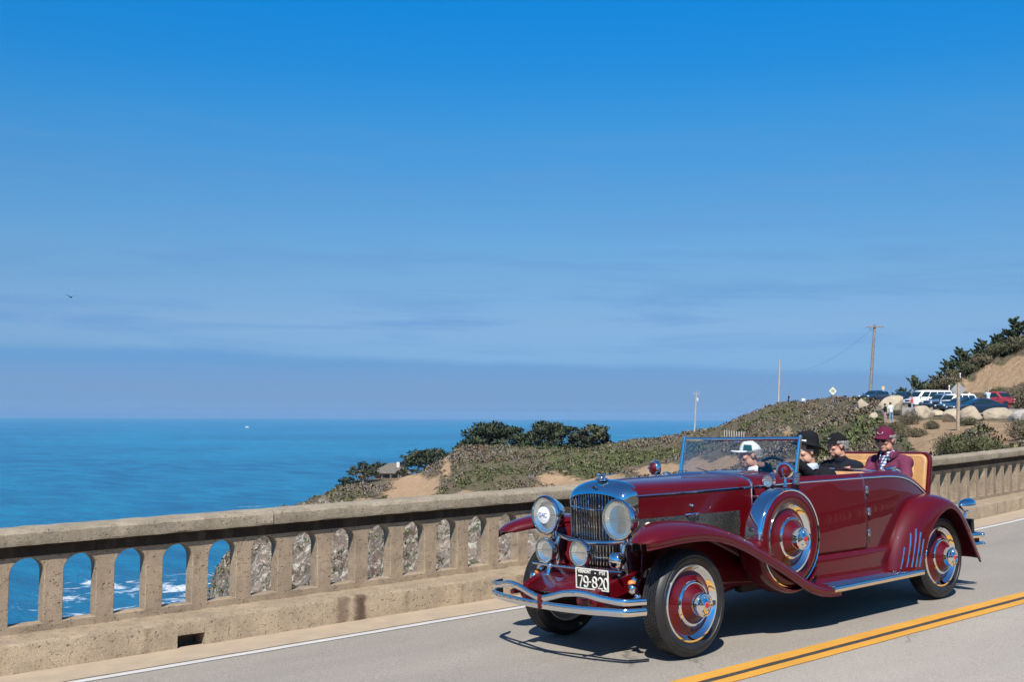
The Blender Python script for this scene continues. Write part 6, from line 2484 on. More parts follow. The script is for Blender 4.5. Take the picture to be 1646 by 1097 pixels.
# --- radiator -----------------------------------------------------------------------
def shell_outline(w, z0, zs, zt, n=22, p=0.72):
    L_ = [(w, z0 + (zs - z0) * k / 6) for k in range(6)]
    A = [(w * math.cos(PI * k / n), zs + (zt - zs) * max(0, math.sin(PI * k / n)) ** p) for k in range(n + 1)]
    return L_ + A + [(-a, b) for a, b in reversed(L_)]


def rad_ring(x, w, z0, zs, zt, vee=0.0):
    return [(x - vee * abs(y) / w + vee, y, z) for y, z in shell_outline(w, z0, zs, zt)]


rs = MB()
rl = [rad_ring(0.205, 0.258, 0.60, 1.105, 1.166), rad_ring(0.240, 0.262, 0.60, 1.106, 1.170)]
for k in range(10):
    t = k / 9 * PI / 2
    rl.append(rad_ring(0.255 - 0.135 * (1 - math.cos(t)) - 0.02 * math.sin(t), 0.268 + 0.052 * math.sin(t), 0.60, 1.108 + 0.050 * math.sin(t), 1.176 + 0.104 * math.sin(t)))
rl.append(rad_ring(0.09, 0.320, 0.60, 1.158, 1.278))
rs.loft(rl, False, False)
shell = rs.build('radiator_shell', CHROME, car, sharp=70)
MB().loft([rad_ring(0.195, 0.262, 0.585, 1.105, 1.172), rad_ring(0.09, 0.262, 0.585, 1.105, 1.172)], True, True).build('radiator_core', BLACK, shell, smooth=False)
for k in range(17):
    y = -0.244 + 0.488 * k / 16
    zt = 1.107 + 0.060 * max(0, 1 - (y / 0.262) ** 2) ** 0.45
    xx = 0.236 - 0.03 * abs(y) / 0.27
    MB().tube([(xx, y, 0.60), (xx, y, 0.9), (xx, y, zt)], 0.0046, 6).build('grille_bar', CHROME, shell)
for z in (1.06, 0.735, 0.70):
    MB().tube([(0.212, -0.255, z), (0.238, 0, z - 0.012), (0.212, 0.255, z)], 0.0055, 6).build('grille_crossbar', CHROME, shell)
MB().lathe([(0.052, 0), (0.056, 0.006), (0.048, 0.014), (0.030, 0.020), (0.026, 0.028), (0.032, 0.034), (0.020, 0.044), (0.001, 0.046)], (0.165, 0, 1.272), (0, 0, 1), 20).build('radiator_cap', CHROME, shell)
w = MB()
for s in (1, -1):
    w.loft([[(0.165, s * 0.012, 1.306), (0.185, s * 0.012, 1.312), (0.165, s * 0.012, 1.318), (0.14, s * 0.012, 1.312)], [(0.150, s * 0.05, 1.311), (0.162, s * 0.05, 1.316), (0.150, s * 0.05, 1.319), (0.128, s * 0.05, 1.314)], [(0.118, s * 0.095, 1.318), (0.124, s * 0.095, 1.321), (0.118, s * 0.095, 1.323), (0.10, s * 0.095, 1.320)]])
w.build('mascot', CHROME, shell)
m = MB()
m.ell((0.252, 0, 1.222), (0.006, 0.02, 0.012), 12, 7)
m.build('radiator_badge', BLACK, shell)

# --- lamps ----------------------------------------------------------------------------
def lamp(x, y, z, r, name, parent=car, depth=1.15, badge=False):
    ax = Vector((1, 0, -0.02)).normalized()
    o = Vector((x, y, z))
    body = MB().lathe([(0.012, -r * depth * 0.96), (r * 0.28, -r * depth * 0.93), (r * 0.6, -r * depth * 0.74), (r * 0.84, -r * depth * 0.42), (r * 0.96, -r * 0.12), (r * 0.985, -0.012)], o, ax, 36, caps=True).build(name, CHROME, parent, sharp=50)
    MB().lathe([(r * 0.985, -0.018), (r * 1.03, -0.008), (r * 1.03, 0.010), (r * 0.985, 0.020), (r * 0.93, 0.020), (r * 0.925, 0.008)], o, ax, 44, caps=False).build('rim', CHROME, body, sharp=50)
    MB().lathe([(0.004, -r * 0.20), (r * 0.25, -r * 0.185), (r * 0.5, -r * 0.14), (r * 0.72, -r * 0.075), (r * 0.925, 0.004)], o, ax, 40, caps=False).build('reflector', REFL, body)
    MB().lathe([(r * 0.93, 0.010), (r * 0.7, 0.010 + r * 0.06), (r * 0.4, 0.010 + r * 0.10), (0.001, 0.010 + r * 0.12)], o, ax, 40, caps=False).build('lens', LENS, body)
    MB().tube([o + ax * 0.004 + Vector((0, -r * 0.92, 0)), o + ax * (r * 0.02 + 0.004), o + ax * 0.004 + Vector((0, r * 0.92, 0))], 0.0022, 6).build('lens_bar', STEEL, body)
    return body


def text_obj(body, name, mat, parent, loc, rot, size, ext=0.002, align='CENTER', parent_inv=None, bold=0.0, xs=1.0):
    cu = bpy.data.curves.new(name, 'FONT')
    cu.body = body
    cu.size = size
    cu.extrude = ext
    cu.offset = bold
    cu.align_x = align
    cu.align_y = 'CENTER'
    tmp = bpy.data.objects.new(name, cu)
    COL.objects.link(tmp)
    dg = bpy.context.evaluated_depsgraph_get()
    me = bpy.data.meshes.new_from_object(tmp.evaluated_get(dg))
    bpy.data.objects.remove(tmp)
    for v in me.vertices:
        v.co.x *= xs
    o = bpy.data.objects.new(name, me)
    COL.objects.link(o)
    me.materials.clear()
    me.materials.append(mat)
    o.parent = parent
    o.matrix_local = Matrix.Translation(Vector(loc)) @ rot.to_4x4()
    return o


FRONT = Matrix(((0, 0, 1), (1, 0, 0), (0, 1, 0)))      # text facing the car's front, reading across to its left side
hl1 = lamp(0.40, 0.395, 1.005, 0.150, 'headlight')
hl2 = lamp(0.40, -0.395, 1.005, 0.150, 'headlight')
bd = MB().lathe([(0.066, 0.016), (0.066, 0.030), (0.060, 0.033), (0.001, 0.034)], (0.40, -0.395, 1.005), (1, 0, -0.02), 32).build('badge', pmat('badge_white', (0.78, 0.79, 0.80), 0.35, var=0.04), hl2)
text_obj('G4C', 'badge_lettering', pmat('badge_blue', (0.10, 0.14, 0.30), 0.4), hl2, (0.4355, -0.395, 1.005), FRONT, 0.052, 0.001)
f1 = lamp(0.47, -0.335, 0.742, 0.097, 'fog_lamp')
f2 = lamp(0.47, 0.05, 0.745, 0.097, 'fog_lamp')
f3 = MB().lathe([(0.006, -0.10), (0.034, -0.085), (0.052, -0.05), (0.060, -0.012), (0.062, 0.0), (0.056, 0.012), (0.04, 0.024), (0.02, 0.031), (0.002, 0.033)], (0.46, 0.40, 0.712), (1, 0, -0.03), 28).build('signal_lamp', CHROME, car, sharp=60)
# lamp bar and posts
MB().tube([(0.27, -0.50, 0.86), (0.29, -0.39, 0.845), (0.31, -0.2, 0.815), (0.315, 0, 0.805), (0.31, 0.2, 0.815), (0.29, 0.39, 0.845), (0.27, 0.50, 0.86)], 0.018, 12).build('lamp_bar', CHROME, car)
for s in (1, -1):
    MB().lathe([(0.045, -0.01), (0.035, 0.0), (0.022, 0.02), (0.020, 0.06)], (0.31, s * 0.392, 0.828), (0, 0, 1), 16).build('lamp_post', CHROME, car)
    MB().tube([(0.30, s * 0.36, 0.83), (0.33, s * 0.36, 0.75), (0.30, s * 0.37, 0.62), (0.32, s * 0.38, 0.50)], [0.02, 0.016, 0.018, 0.022], 10).build('lamp_stay', CHROME, car)
MB().tube([(0.45, -0.50, 0.632), (0.47, -0.2, 0.628), (0.47, 0.2, 0.628), (0.45, 0.46, 0.632)], 0.012, 10).build('fog_lamp_bar', CHROME, car)
for y in (-0.335, 0.05):
    MB().tube([(0.43, y, 0.63), (0.43, y, 0.66)], 0.018, 10).build('fog_lamp_stem', CHROME, car)
MB().tube([(0.42, 0.40, 0.60), (0.42, 0.40, 0.70)], 0.013, 10).build('lamp_bracket', CHROME, car)
for y in (-0.28, 0.30):
    m = MB()
    m.tube([(0.47, y, 0.63), (0.50, y, 0.56), (0.52, y, 0.50), (0.62, y, 0.47)], [0.022, 0.016, 0.02, 0.018], 10)
    m.ell((0.475, y, 0.62), (0.026, 0.026, 0.03), 12, 8)
    m.ell((0.50, y, 0.56), (0.024, 0.024, 0.02), 12, 8)
    m.build('bumper_bracket', CHROME, car)

# --- bumper: two spring bars, the upper one dipping to the centre clamp ---------------------
def bar_section(p, t, h, d=0.022):
    """rounded flat bar facing out along (x); t tangent along y"""
    nrm = Vector((t[1], -t[0], 0)).normalized() if abs(t[1]) > 1e-6 else Vector((1, 0, 0))
    if nrm.x < 0:
        nrm = -nrm
    out = []
    for k in range(14):
        a = 2 * PI * k / 14
        out.append(Vector(p) + nrm * (d * 0.5 * math.cos(a) * (1.3 if math.cos(a) > 0 else 0.8)) + Vector((0, 0, h * 0.5 * (abs(math.sin(a)) ** 0.7) * (1 if math.sin(a) >= 0 else -1))))
    return out


BH = 0.775


def bump_x(y):
    t = abs(y) / BH
    return 0.832 - 0.165 * t ** 2.2 - (0.12 * max(0, t - 0.93) / 0.07 if t > 0.93 else 0)


def upper_z(y):
    t = abs(y) / BH
    return 0.415 + np.interp(t, [0, 0.06, 0.16, 0.30, 0.45, 0.56, 0.70, 0.85, 1.0], [0.036, 0.040, 0.060, 0.090, 0.103, 0.098, 0.076, 0.060, 0.055]) - 0.0


for nm, zf, h in (('upper_bumper_bar', upper_z, 0.050), ('lower_bumper_bar', lambda y: 0.402, 0.058)):
    ys = np.linspace(-BH, BH, 73)
    rings = []
    for i, y in enumerate(ys):
        a, b = max(0, i - 1), min(72, i + 1)
        t = (bump_x(ys[b]) - bump_x(ys[a]), ys[b] - ys[a])
        rings.append(bar_section((bump_x(y), y, float(zf(y))), (t[0], t[1]), h))
    MB().loft(rings).build(nm, CHROME, car, sharp=60)
MB().box((0.848, 0, 0.427), (0.020, 0.028, 0.105)).build('bumper_clamp', PAINT, car, bevel=0.006)
for s in (1, -1):
    MB().ell((0.818, s * 0.33, 0.512), (0.012, 0.012, 0.010), 10, 7).build('bumper_bolt', CHROME, car)
    MB().tube([(0.80, s * 0.36, 0.46), (0.70, s * 0.37, 0.46), (0.55, s * 0.38, 0.47)], 0.02, 8).build('bumper_iron', PAINT, car)

# --- licence plate ---------------------------------------------------------------------------
PX_, PY_, PZ_, PWd, PHt = 0.60, 0.305, 0.588, 0.335, 0.150
Rp = Matrix.Rotation(-0.06, 3, 'Y')
pl = MB().box((PX_, PY_, PZ_), (0.006, PWd, PHt)).build('licence_plate', BLACK, car, bevel=0.003)
m = MB()
for dz in (-PHt / 2 + 0.004, PHt / 2 - 0.004):
    m.box((PX_ + 0.0035, PY_, PZ_ + dz), (0.004, PWd, 0.009))
for dy in (-PWd / 2 + 0.005, PWd / 2 - 0.005):
    m.box((PX_ + 0.0035, PY_ + dy, PZ_), (0.0042, 0.011, PHt - 0.018))
m.build('plate_border', PLATEW, pl)
def arc(cx, cy, rx, ry, a0, a1, n=14):
    return [(cx + rx * math.cos(R(a0 + (a1 - a0) * k / n)), cy + ry * math.sin(R(a0 + (a1 - a0) * k / n))) for k in range(n + 1)]


GLYPH = {'7': [[(0, 1), (1, 1), (0.86, 0.72), (0.55, 0.3), (0.42, 0)]],
         '9': [arc(0.5, 0.70, 0.48, 0.30, 0, 360, 22), [(0.98, 0.70), (0.96, 0.40), (0.85, 0.12)] + arc(0.48, 0.24, 0.40, 0.24, -20, -165, 10)],
         '8': [arc(0.5, 0.75, 0.42, 0.25, 0, 360, 22), arc(0.5, 0.25, 0.50, 0.25, 0, 360, 22)],
         '2': [arc(0.5, 0.70, 0.47, 0.30, 165, -25, 14) + [(0.62, 0.38), (0.02, 0.0), (1.0, 0.0)]],
         '0': [arc(0.5, 0.5, 0.48, 0.5, 0, 360, 26)],
         '-': [[(0.1, 0.5), (0.9, 0.5)]]}
m = MB()
yy = PY_ - 0.139
for ch, wd_ in (('7', 0.042), ('9', 0.044), ('-', 0.020), ('8', 0.044), ('2', 0.044), ('0', 0.044)):
    for st in GLYPH[ch]:
        m.tube([(PX_ + 0.004, yy + a * wd_, PZ_ - 0.060 + b * 0.076) for a, b in st], 0.0062, 6)
    yy += wd_ + 0.013
m.build('plate_number', PLATEW, pl)
text_obj('VERMONT', 'plate_text', PLATEW, pl, (PX_ + 0.004, PY_ - 0.076, PZ_ + 0.050), FRONT, 0.034, 0.0012, bold=0.0012, xs=0.86)
text_obj('1931', 'plate_text', PLATEW, pl, (PX_ + 0.004, PY_ + 0.105, PZ_ + 0.050), FRONT, 0.034, 0.0012, bold=0.0012, xs=1.0)
text_obj('-', 'plate_text', PLATEW, pl, (PX_ + 0.004, PY_ + 0.035, PZ_ + 0.050), FRONT, 0.05, 0.0012, bold=0.0012)
MB().tube([(0.57, PY_ - 0.1, PZ_ + 0.02), (0.47, PY_ - 0.1, 0.628)], 0.008, 6).build('plate_bracket', STEEL, pl)

# --- chassis, axle, springs, splash aprons ------------------------------------------------------
for s in (1, -1):
    pts = cr([(0.66, s * 0.37, 0.44), (0.5, s * 0.37, 0.50), (0.2, s * 0.37, 0.545), (-0.4, s * 0.38, 0.52), (-1.5, s * 0.43, 0.44), (-2.8, s * 0.45, 0.44), (-3.3, s * 0.45, 0.58), (-3.8, s * 0.44, 0.56), (-4.25, s * 0.44, 0.47)], 50)
    rings = [[(p[0], p[1] - 0.03, p[2] - 0.07), (p[0], p[1] + 0.03, p[2] - 0.07), (p[0], p[1] + 0.03, p[2] + 0.06), (p[0], p[1] - 0.03, p[2] + 0.06)] for p in pts]
    MB().loft(rings).build('frame_rail', PAINT, car, smooth=False, bevel=0.006)
    MB().ell((0.665, s * 0.37, 0.44), (0.03, 0.045, 0.05), 12, 8).build('frame_horn', PAINT, car)
    sp = MB()
    for k in range(5):
        L_ = 0.62 - 0.10 * k
        sp.tube([(0.0 + L_ * t, s * 0.37, 0.345 - 0.012 * k + 0.085 * t * t) for t in np.linspace(-1, 1, 15)], 0.006, 6, flat=(4.2, 1))
    sp.build('leaf_spring', PAINT, car)
    MB().lathe([(0.07, -0.03), (0.075, 0.0), (0.07, 0.03), (0.03, 0.035)], (0.22, s * 0.44, 0.50), (0, s, 0), 20).build('shock_absorber', PAINT, car)
    MB().tube([(0.22, s * 0.47, 0.50), (0.05, s * 0.47, 0.47), (0.0, s * 0.44, 0.34)], [0.022, 0.018, 0.018], 8).build('shock_arm', PAINT, car)
    m = MB()
    m.ell((0.42, s * 0.53, 0.52), (0.035, 0.035, 0.04), 12, 8)
    m.ell((0.40, s * 0.56, 0.455), (0.03, 0.03, 0.035), 12, 8)
    m.ell((0.36, s * 0.50, 0.57), (0.03, 0.025, 0.03), 12, 8)
    m.build('chassis_fitting', CHROME, car)
    MB().ell((0.40, s * 0.505, 0.555), (0.03, 0.03, 0.024), 12, 8).build('side_marker', ORANGEG, car)
MB().tube([(0, -0.56, 0.375), (0, -0.42, 0.33), (0.0, -0.2, 0.30), (0, 0.2, 0.30), (0, 0.42, 0.33), (0, 0.56, 0.375)], [0.035, 0.04, 0.034, 0.034, 0.04, 0.035], 12).build('front_axle', PAINT, car)
MB().tube([(-3.58, -0.6, TR), (-3.58, -0.1, TR), (-3.58, 0.1, TR), (-3.58, 0.6, TR)], [0.05, 0.06, 0.06, 0.05], 12).build('rear_axle', UNDER, car)
MB().ell((-3.58, 0, TR), (0.16, 0.17, 0.16), 16, 10).build('differential', UNDER, car)
MB().tube([(0.10, -0.52, 0.36), (0.14, 0, 0.35), (0.10, 0.52, 0.36)], 0.016, 8).build('track_rod', PAINT, car)
rings = []
for i in range(9):
    t = i / 8
    rings.append([(0.66 - 0.02 * t, y, z) for y, z in ((-0.345, 0.47), (0.345, 0.47))] if i == 0 else [(0.66 - 0.38 * t, -0.345, 0.47 + 0.15 * t + 0.03 * math.sin(PI * t)), (0.66 - 0.38 * t, 0.345, 0.47 + 0.15 * t + 0.03 * math.sin(PI * t))])
o = MB().loft(rings, False, False).build('front_apron', PAINT, car)
so = o.modifiers.new('t', 'SOLIDIFY')
so.thickness = 0.01
MB().loft([rrect(x, w_, z0, z1, 0.04) for x, w_, z0, z1 in ((0.08, 0.25, 0.46, 0.92), (-0.9, 0.30, 0.42, 0.92))]).build('engine', UNDER, car)
MB().loft([rrect(x, w_, 0.30, 0.45, 0.05) for x, w_ in ((0.30, 0.18), (0.1, 0.30), (-0.8, 0.34), (-1.2, 0.2))]).build('engine_pan', PAINT, car)
MB().box((-2.45, 0, 0.46), (2.9, 1.16, 0.06)).build('floor_pan', UNDER, car)
MB().box((-2.2, 0.28, 0.34), (2.2, 0.10, 0.10)).build('exhaust_pipe', UNDER, car, bevel=0.03)
MB().box((-3.95, 0, 0.52), (0.4, 0.7, 0.2)).build('fuel_tank', UNDER, car, bevel=0.05)

# --- running boards ----------------------------------------------------------------------------
for s in (1, -1):
    xa, xb = -1.58, -3.02
    rb = MB().box(((xa + xb) / 2, s * 0.755, 0.308), (xa - xb, 0.215, 0.038)).build('running_board', BLACK, car, bevel=0.004)
    MB().tube([(xa - 0.03, s * 0.862, 0.308), (xb, s * 0.862, 0.308)], 0.022, 10, flat=(0.35, 1)).build('edge_trim', CHROME, rb)
    for k in range(8):
        y = 0.665 + 0.025 * k
        MB().box(((xa + xb) / 2, s * y, 0.330), (xa - xb - 0.05, 0.012, 0.010)).build('tread_strip', CHROME, rb, bevel=0.003)
    m = MB()
    for k in range(5):
        m.ell((xa - 0.05 - 0.0 * k, s * (0.68 + 0.04 * k), 0.334), (0.012, 0.012, 0.008), 10, 6)
        m.ell((xb + 0.30 - 0.0 * k, s * (0.68 + 0.04 * k), 0.336), (0.012, 0.012, 0.008), 10, 6)
    m.build('board_studs', CHROME, rb)

# --- spare wheels in the front fenders ---------------------------------------------------------------
SX, SZ, SR = -1.13, 0.768, 0.378
for s in (1, -1):
    o = (SX, s * 0.722, SZ)
    ax = (0, s, 0)
    sw = MB().lathe([(RIMR - 0.01, 0.070), (RIMR + 0.01, 0.083), (RIMR + 0.035, 0.094), (RIMR + 0.065, 0.097), (SR - 0.012, 0.086), (SR + 0.004, 0.072), (SR + 0.006, 0.066)], o, ax, 72, caps=False).build('spare_wheel', PAINT, car, sharp=50)
    band = MB().lathe([(SR + 0.004, 0.080), (SR + 0.012, 0.074), (SR + 0.014, 0.05), (SR + 0.014, -0.06), (SR + 0.010, -0.075), (SR - 0.01, -0.088)], o, ax, 80, caps=False).build('cover_band', CHROME, sw, sharp=50)
    MB().lathe([(SR - 0.01, -0.088), (RIMR, -0.094), (RIMR - 0.04, -0.05)], o, ax, 60, caps=False).build('cover_back', PAINT, sw)
    MB().lathe([(SR - 0.006, 0.088), (SR + 0.002, 0.092), (SR + 0.010, 0.088), (SR + 0.012, 0.078), (SR + 0.004, 0.075)], o, ax, 80, caps=False).build('cover_bead', CHROME, sw)
    wheel_disc((SX, s * 0.722, SZ), s, sw)
    MB().lathe([(0.24, 0.03), (0.001, 0.03)], o, ax, 40).build('rim_back', UNDER, sw)
    # wheel well pressed into the fender, seen below its edge
    pr = []
    rings = []
    for j in range(25):
        a = PI * 1.21 + PI * 0.80 * j / 24
        cx, sz = math.cos(a), math.sin(a)
        ring = []
        for r_, h in ((SR + 0.03, 0.835), (SR + 0.052, 0.815), (SR + 0.058, 0.78), (SR + 0.058, 0.64), (SR + 0.04, 0.60), (SR - 0.05, 0.585)):
            ring.append((SX + r_ * cx, s * h, SZ + r_ * sz))
        rings.append(ring)
    o2 = MB().loft(rings, False, False).build('wheel_well', PAINT, car, sharp=60)
    so = o2.modifiers.new('t', 'SOLIDIFY')
    so.thickness = 0.008
    # clamp bracket by the cowl
    MB().box((-1.12, s * 0.56, 1.085), (0.06, 0.20, 0.022)).build('spare_clamp', CHROME, car, bevel=0.005)
    # round mirror strapped on the spare
    c = Vector((SX - 0.10, s * 0.70, SZ + SR + 0.148))
    mr = MB().lathe([(0.004, 0.062), (0.03, 0.058), (0.046, 0.045), (0.058, 0.020), (0.060, 0.0), (0.060, -0.012), (0.054, -0.016)], c, Vector((0.93, s * 0.36, 0)), 32, caps=True).build('mirror', PAINT, sw, sharp=50)
    MB().lathe([(0.056, 0.022), (0.064, 0.020), (0.070, 0.008), (0.071, -0.012), (0.066, -0.024), (0.056, -0.026)], c, Vector((0.93, s * 0.36, 0)), 36, caps=False).build('mirror_rim', CHROME, mr)
    MB().tube([c - Vector((0, 0, 0.07)), c - Vector((0.0, 0, 0.10)), Vector((SX - 0.08, s * 0.71, SZ + SR + 0.01))], [0.010, 0.012, 0.016], 8).build('mirror_stalk', CHROME, mr)
    MB().tube([c + Vector((0.03, s * 0.01, 0.045)), c + Vector((0.072, s * 0.025, 0.0)), c + Vector((0.03, s * 0.01, -0.055))], 0.009, 8).build('mirror_strap', CHROME, mr)
    # cowl lamp
    cl = Vector((-1.21, s * 0.555, 1.212))
    b = lamp(cl.x, cl.y, cl.z, 0.054, 'cowl_lamp')
    MB().tube([cl - Vector((0.02, 0, 0.05)), cl - Vector((0.02, s * 0.02, 0.09))], 0.013, 8).build('lamp_stem', CHROME, b)

# --- windscreen ---------------------------------------------------------------------------------------
WL = lambda s, t: Vector((-1.475 - 0.085 * t, s * (0.622 + 0.006 * t), 1.20 + 0.345 * t))
ws = empty('windscreen', (0, 0, 0), 0, car)
for s in (1, -1):
    MB().tube([WL(s, -0.06), WL(s, 0.5), WL(s, 1.03)], [0.021, 0.018, 0.017], 10, flat=(0.8, 1.1)).build('windscreen_post', CHROME, ws)
    m = MB()
    for k, (t, r_) in enumerate(((-0.06, 0.034), (0.0, 0.030), (0.05, 0.034), (0.11, 0.028), (0.155, 0.030))):
        m.ell(WL(s, t) + Vector((-0.004, s * 0.004, 0)), (r_, r_, r_ * 0.55), 14, 8)
    m.ell(WL(s, 1.05), (0.016, 0.016, 0.018), 12, 8)
    m.build('post_mount', CHROME, ws)
fr = MB()
fr.tube([WL(-1, 1.0), WL(-0.5, 1.0), WL(0.5, 1.0), WL(1, 1.0)], 0.0145, 10, flat=(0.75, 1.2))
fr.build('windscreen_frame', CHROME, ws)
MB().tube([WL(-1, 0.03), WL(1, 0.03)], 0.011, 8).build('windscreen_sill', CHROME, ws)
g = MB()
q = [WL(-1, 0.04), WL(1, 0.04), WL(1, 0.985), WL(-1, 0.985)]
n_ = Vector((1, 0, 0.25)).normalized() * 0.003
g.loft([[p - n_ for p in q], [p + n_ for p in q]])
g.build('windscreen_glass', GLASS, ws, smooth=False)
wp = MB()
wp.tube([WL(-0.42, 0.13) + Vector((0.02, 0, 0.01)), WL(-0.70, 0.26) + Vector((0.016, 0, 0))], [0.006, 0.004], 6)
wp.ell(WL(-0.42, 0.12) + Vector((0.025, 0, 0)), (0.014, 0.014, 0.014), 10, 7)
wp.tube([WL(0.05, 0.13) + Vector((0.02, 0, 0.01)), WL(0.34, 0.23) + Vector((0.016, 0, 0))], [0.006, 0.004], 6)
wp.build('wiper', STEEL, ws)
MB().ell((-1.535, -0.02, 1.518), (0.012, 0.035, 0.014), 12, 8).build('mirror_mount', CHROME, ws)

# --- cockpit -----------------------------------------------------------------------------------------------
SWC, SWR = Vector((-1.655, 0.34, 1.205)), Matrix.Rotation(R(-62), 3, 'Y')
sw = MB().tube([SWC + SWR @ Vector((0.20 * math.cos(2 * PI * k / 40), 0.20 * math.sin(2 * PI * k / 40), 0)) for k in range(40)], 0.0135, 10, loop=True).build('steering_wheel', BLACK, car)
for a in (1.2, 3.14, 5.08):
    e = SWR @ Vector((0.2 * math.cos(a), 0.2 * math.sin(a), 0))
    MB().tube([SWC + SWR @ Vector((0, 0, 0.02)), SWC + e], 0.007, 6).build('spoke', STEEL, sw)
MB().lathe([(0.03, 0), (0.035, 0.01), (0.02, 0.025)], SWC, SWR @ Vector((0, 0, 1)), 14).build('horn_button', BLACK, sw)
MB().tube([SWC, SWC + SWR @ Vector((0, 0, -0.5))], 0.02, 8).build('steering_column', BLACK, car)
for s in (1, -1):
    rings = []
    for i in range(12):
        x = -1.62 - 0.95 * i / 11
        y, z = side_pt(x, 1.3)
        rings.append([(x, s * (y - 0.062), z - 0.03), (x, s * (y - 0.075), z - 0.06), (x, s * (y - 0.075), 0.62)])
    MB().loft(rings, False, False).build('door_trim', TAN, car)


def cushion(name, c, d, rot=0.0, parent=car, r=0.05, pleats=0):
    Rm = Matrix.Rotation(rot, 3, 'Y')
    return MB().box(c, d, Rm).build(name, TAN, parent, bevel=r, seg=4)


fs_ = empty('front_seat', (0, 0, 0), 0, car)
cushion('seat_cushion', (-2.24, 0, 0.72), (0.50, 1.14, 0.17), 0.06, fs_, 0.05)
cushion('seat_backrest', (-2.56, 0, 0.96), (0.15, 1.20, 0.52), -0.16, fs_, 0.05)
rs_ = empty('rumble_seat', (0, 0, 0), 0, car)
cushion('seat_cushion', (-3.42, 0, 0.76), (0.46, 0.94, 0.15), 0.06, rs_, 0.05)
MB().box((-3.05, 0, 0.90), (0.02, 1.1, 0.58)).build('bulkhead', CARPET, rs_)
# lid of the rumble seat, standing open behind its passengers
def lid_outline(w, z0, z1, r, n=8):
    pts = [(-w, z0), (w, z0)]
    pts += [(w - r + r * math.cos(PI / 2 * k / n), z1 - r + r * math.sin(PI / 2 * k / n)) for k in range(n + 1)]
    pts += [(-w + r + r * math.cos(PI / 2 + PI / 2 * k / n), z1 - r + r * math.sin(PI / 2 + PI / 2 * k / n)) for k in range(n + 1)]
    return pts


def lid_fn(dx):
    return lambda p, t: (-3.775 - 0.10 * (p[1] - 0.93) / 0.43 + dx + t + 0.035 * (p[0] / 0.53) ** 2 * 0.6, p[0], p[1] + 0.018 * (1 - (p[0] / 0.53) ** 2) * (1 if p[1] > 1.2 else 0))


lid = MB().prism(lid_outline(0.535, 0.90, 1.345, 0.085), lid_fn(0), -0.035, 0.012).build('rumble_lid', PAINT, car, bevel=0.010, seg=3)
MB().prism(lid_outline(0.512, 0.90, 1.326, 0.072), lid_fn(0), 0.010, 0.055).build('lid_upholstery', TAN, lid, bevel=0.022, seg=4)
for s in (-1, 1):
    MB().prism([(s * 0.02, 0.93), (s * 0.40, 0.93), (s * 0.40, 1.255), (s * 0.02, 1.255)] if s > 0 else [(-0.40, 0.93), (-0.02, 0.93), (-0.02, 1.255), (-0.40, 1.255)], lid_fn(0), 0.05, 0.085).build('lid_cushion', TAN, lid, bevel=0.03, seg=4)
MB().tube([(-3.80, 0.485, 0.98), (-3.70, 0.52, 0.95)], 0.012, 8).build('lid_hinge', CHROME, lid)
m = MB()
for s in (1, -1):
    m.lathe([(0.02, 0), (0.016, 0.02), (0.02, 0.035), (0.008, 0.045)], (-3.04, s * 0.60, 1.208), (0, 0, 1), 12)
m.build('deck_stud', CHROME, car)
MB().tube([(-2.93, 0.585, 1.222), (-3.0, 0.592, 1.232), (-3.14, 0.575, 1.212), (-3.2, 0.565, 1.19)], 0.012, 8).build('deck_handle', CHROME, car)

# --- rear end ----------------------------------------------------------------------------------------------
for s in (1, -1):
    c = Vector((-4.14, s * 0.70, 0.825))
    t = MB().lathe([(0.055, -0.11), (0.062, -0.10), (0.066, -0.06), (0.062, 0.0), (0.048, 0.06), (0.024, 0.10), (0.003, 0.115)], c, (1, 0, 0), 26).build('tail_lamp', CHROME, car, sharp=50)
    MB().lathe([(0.05, -0.112), (0.03, -0.122), (0.002, -0.125)], c, (1, 0, 0), 20).build('lens', TAILR, t)
    MB().tube([c - Vector((0, 0, 0.06)), c + Vector((0.06, 0, -0.15))], 0.014, 8).build('lamp_bracket', CHROME, t)
    for z in (0.515, 0.425):
        MB().tube([(-4.17, s * 0.62, z), (-4.32, s * 0.70, z), (-4.40, s * 0.72, z), (-4.44, s * 0.60, z), (-4.46, s * 0.42, z), (-4.46, s * 0.30, z)], 0.024, 10, flat=(0.5, 1.1)).build('rear_bumper_bar', CHROME, car)
        MB().ell((-4.41, s * 0.72, z), (0.03, 0.024, 0.026), 12, 8).build('bumper_end', CHROME, car)
    MB().tube([(-4.1, s * 0.45, 0.47), (-4.3, s * 0.6, 0.47), (-4.40, s * 0.68, 0.47)], 0.04, 8, flat=(0.5, 1.3)).build('bumper_iron', PAINT, car)
MB().box((-4.33, 0.60, 0.60), (0.05, 0.14, 0.15)).build('rear_number_plate', BLACK, car, bevel=0.006)
MB().box((-4.20, 0.56, 0.60), (0.24, 0.04, 0.05)).build('plate_bracket', STEEL, car)


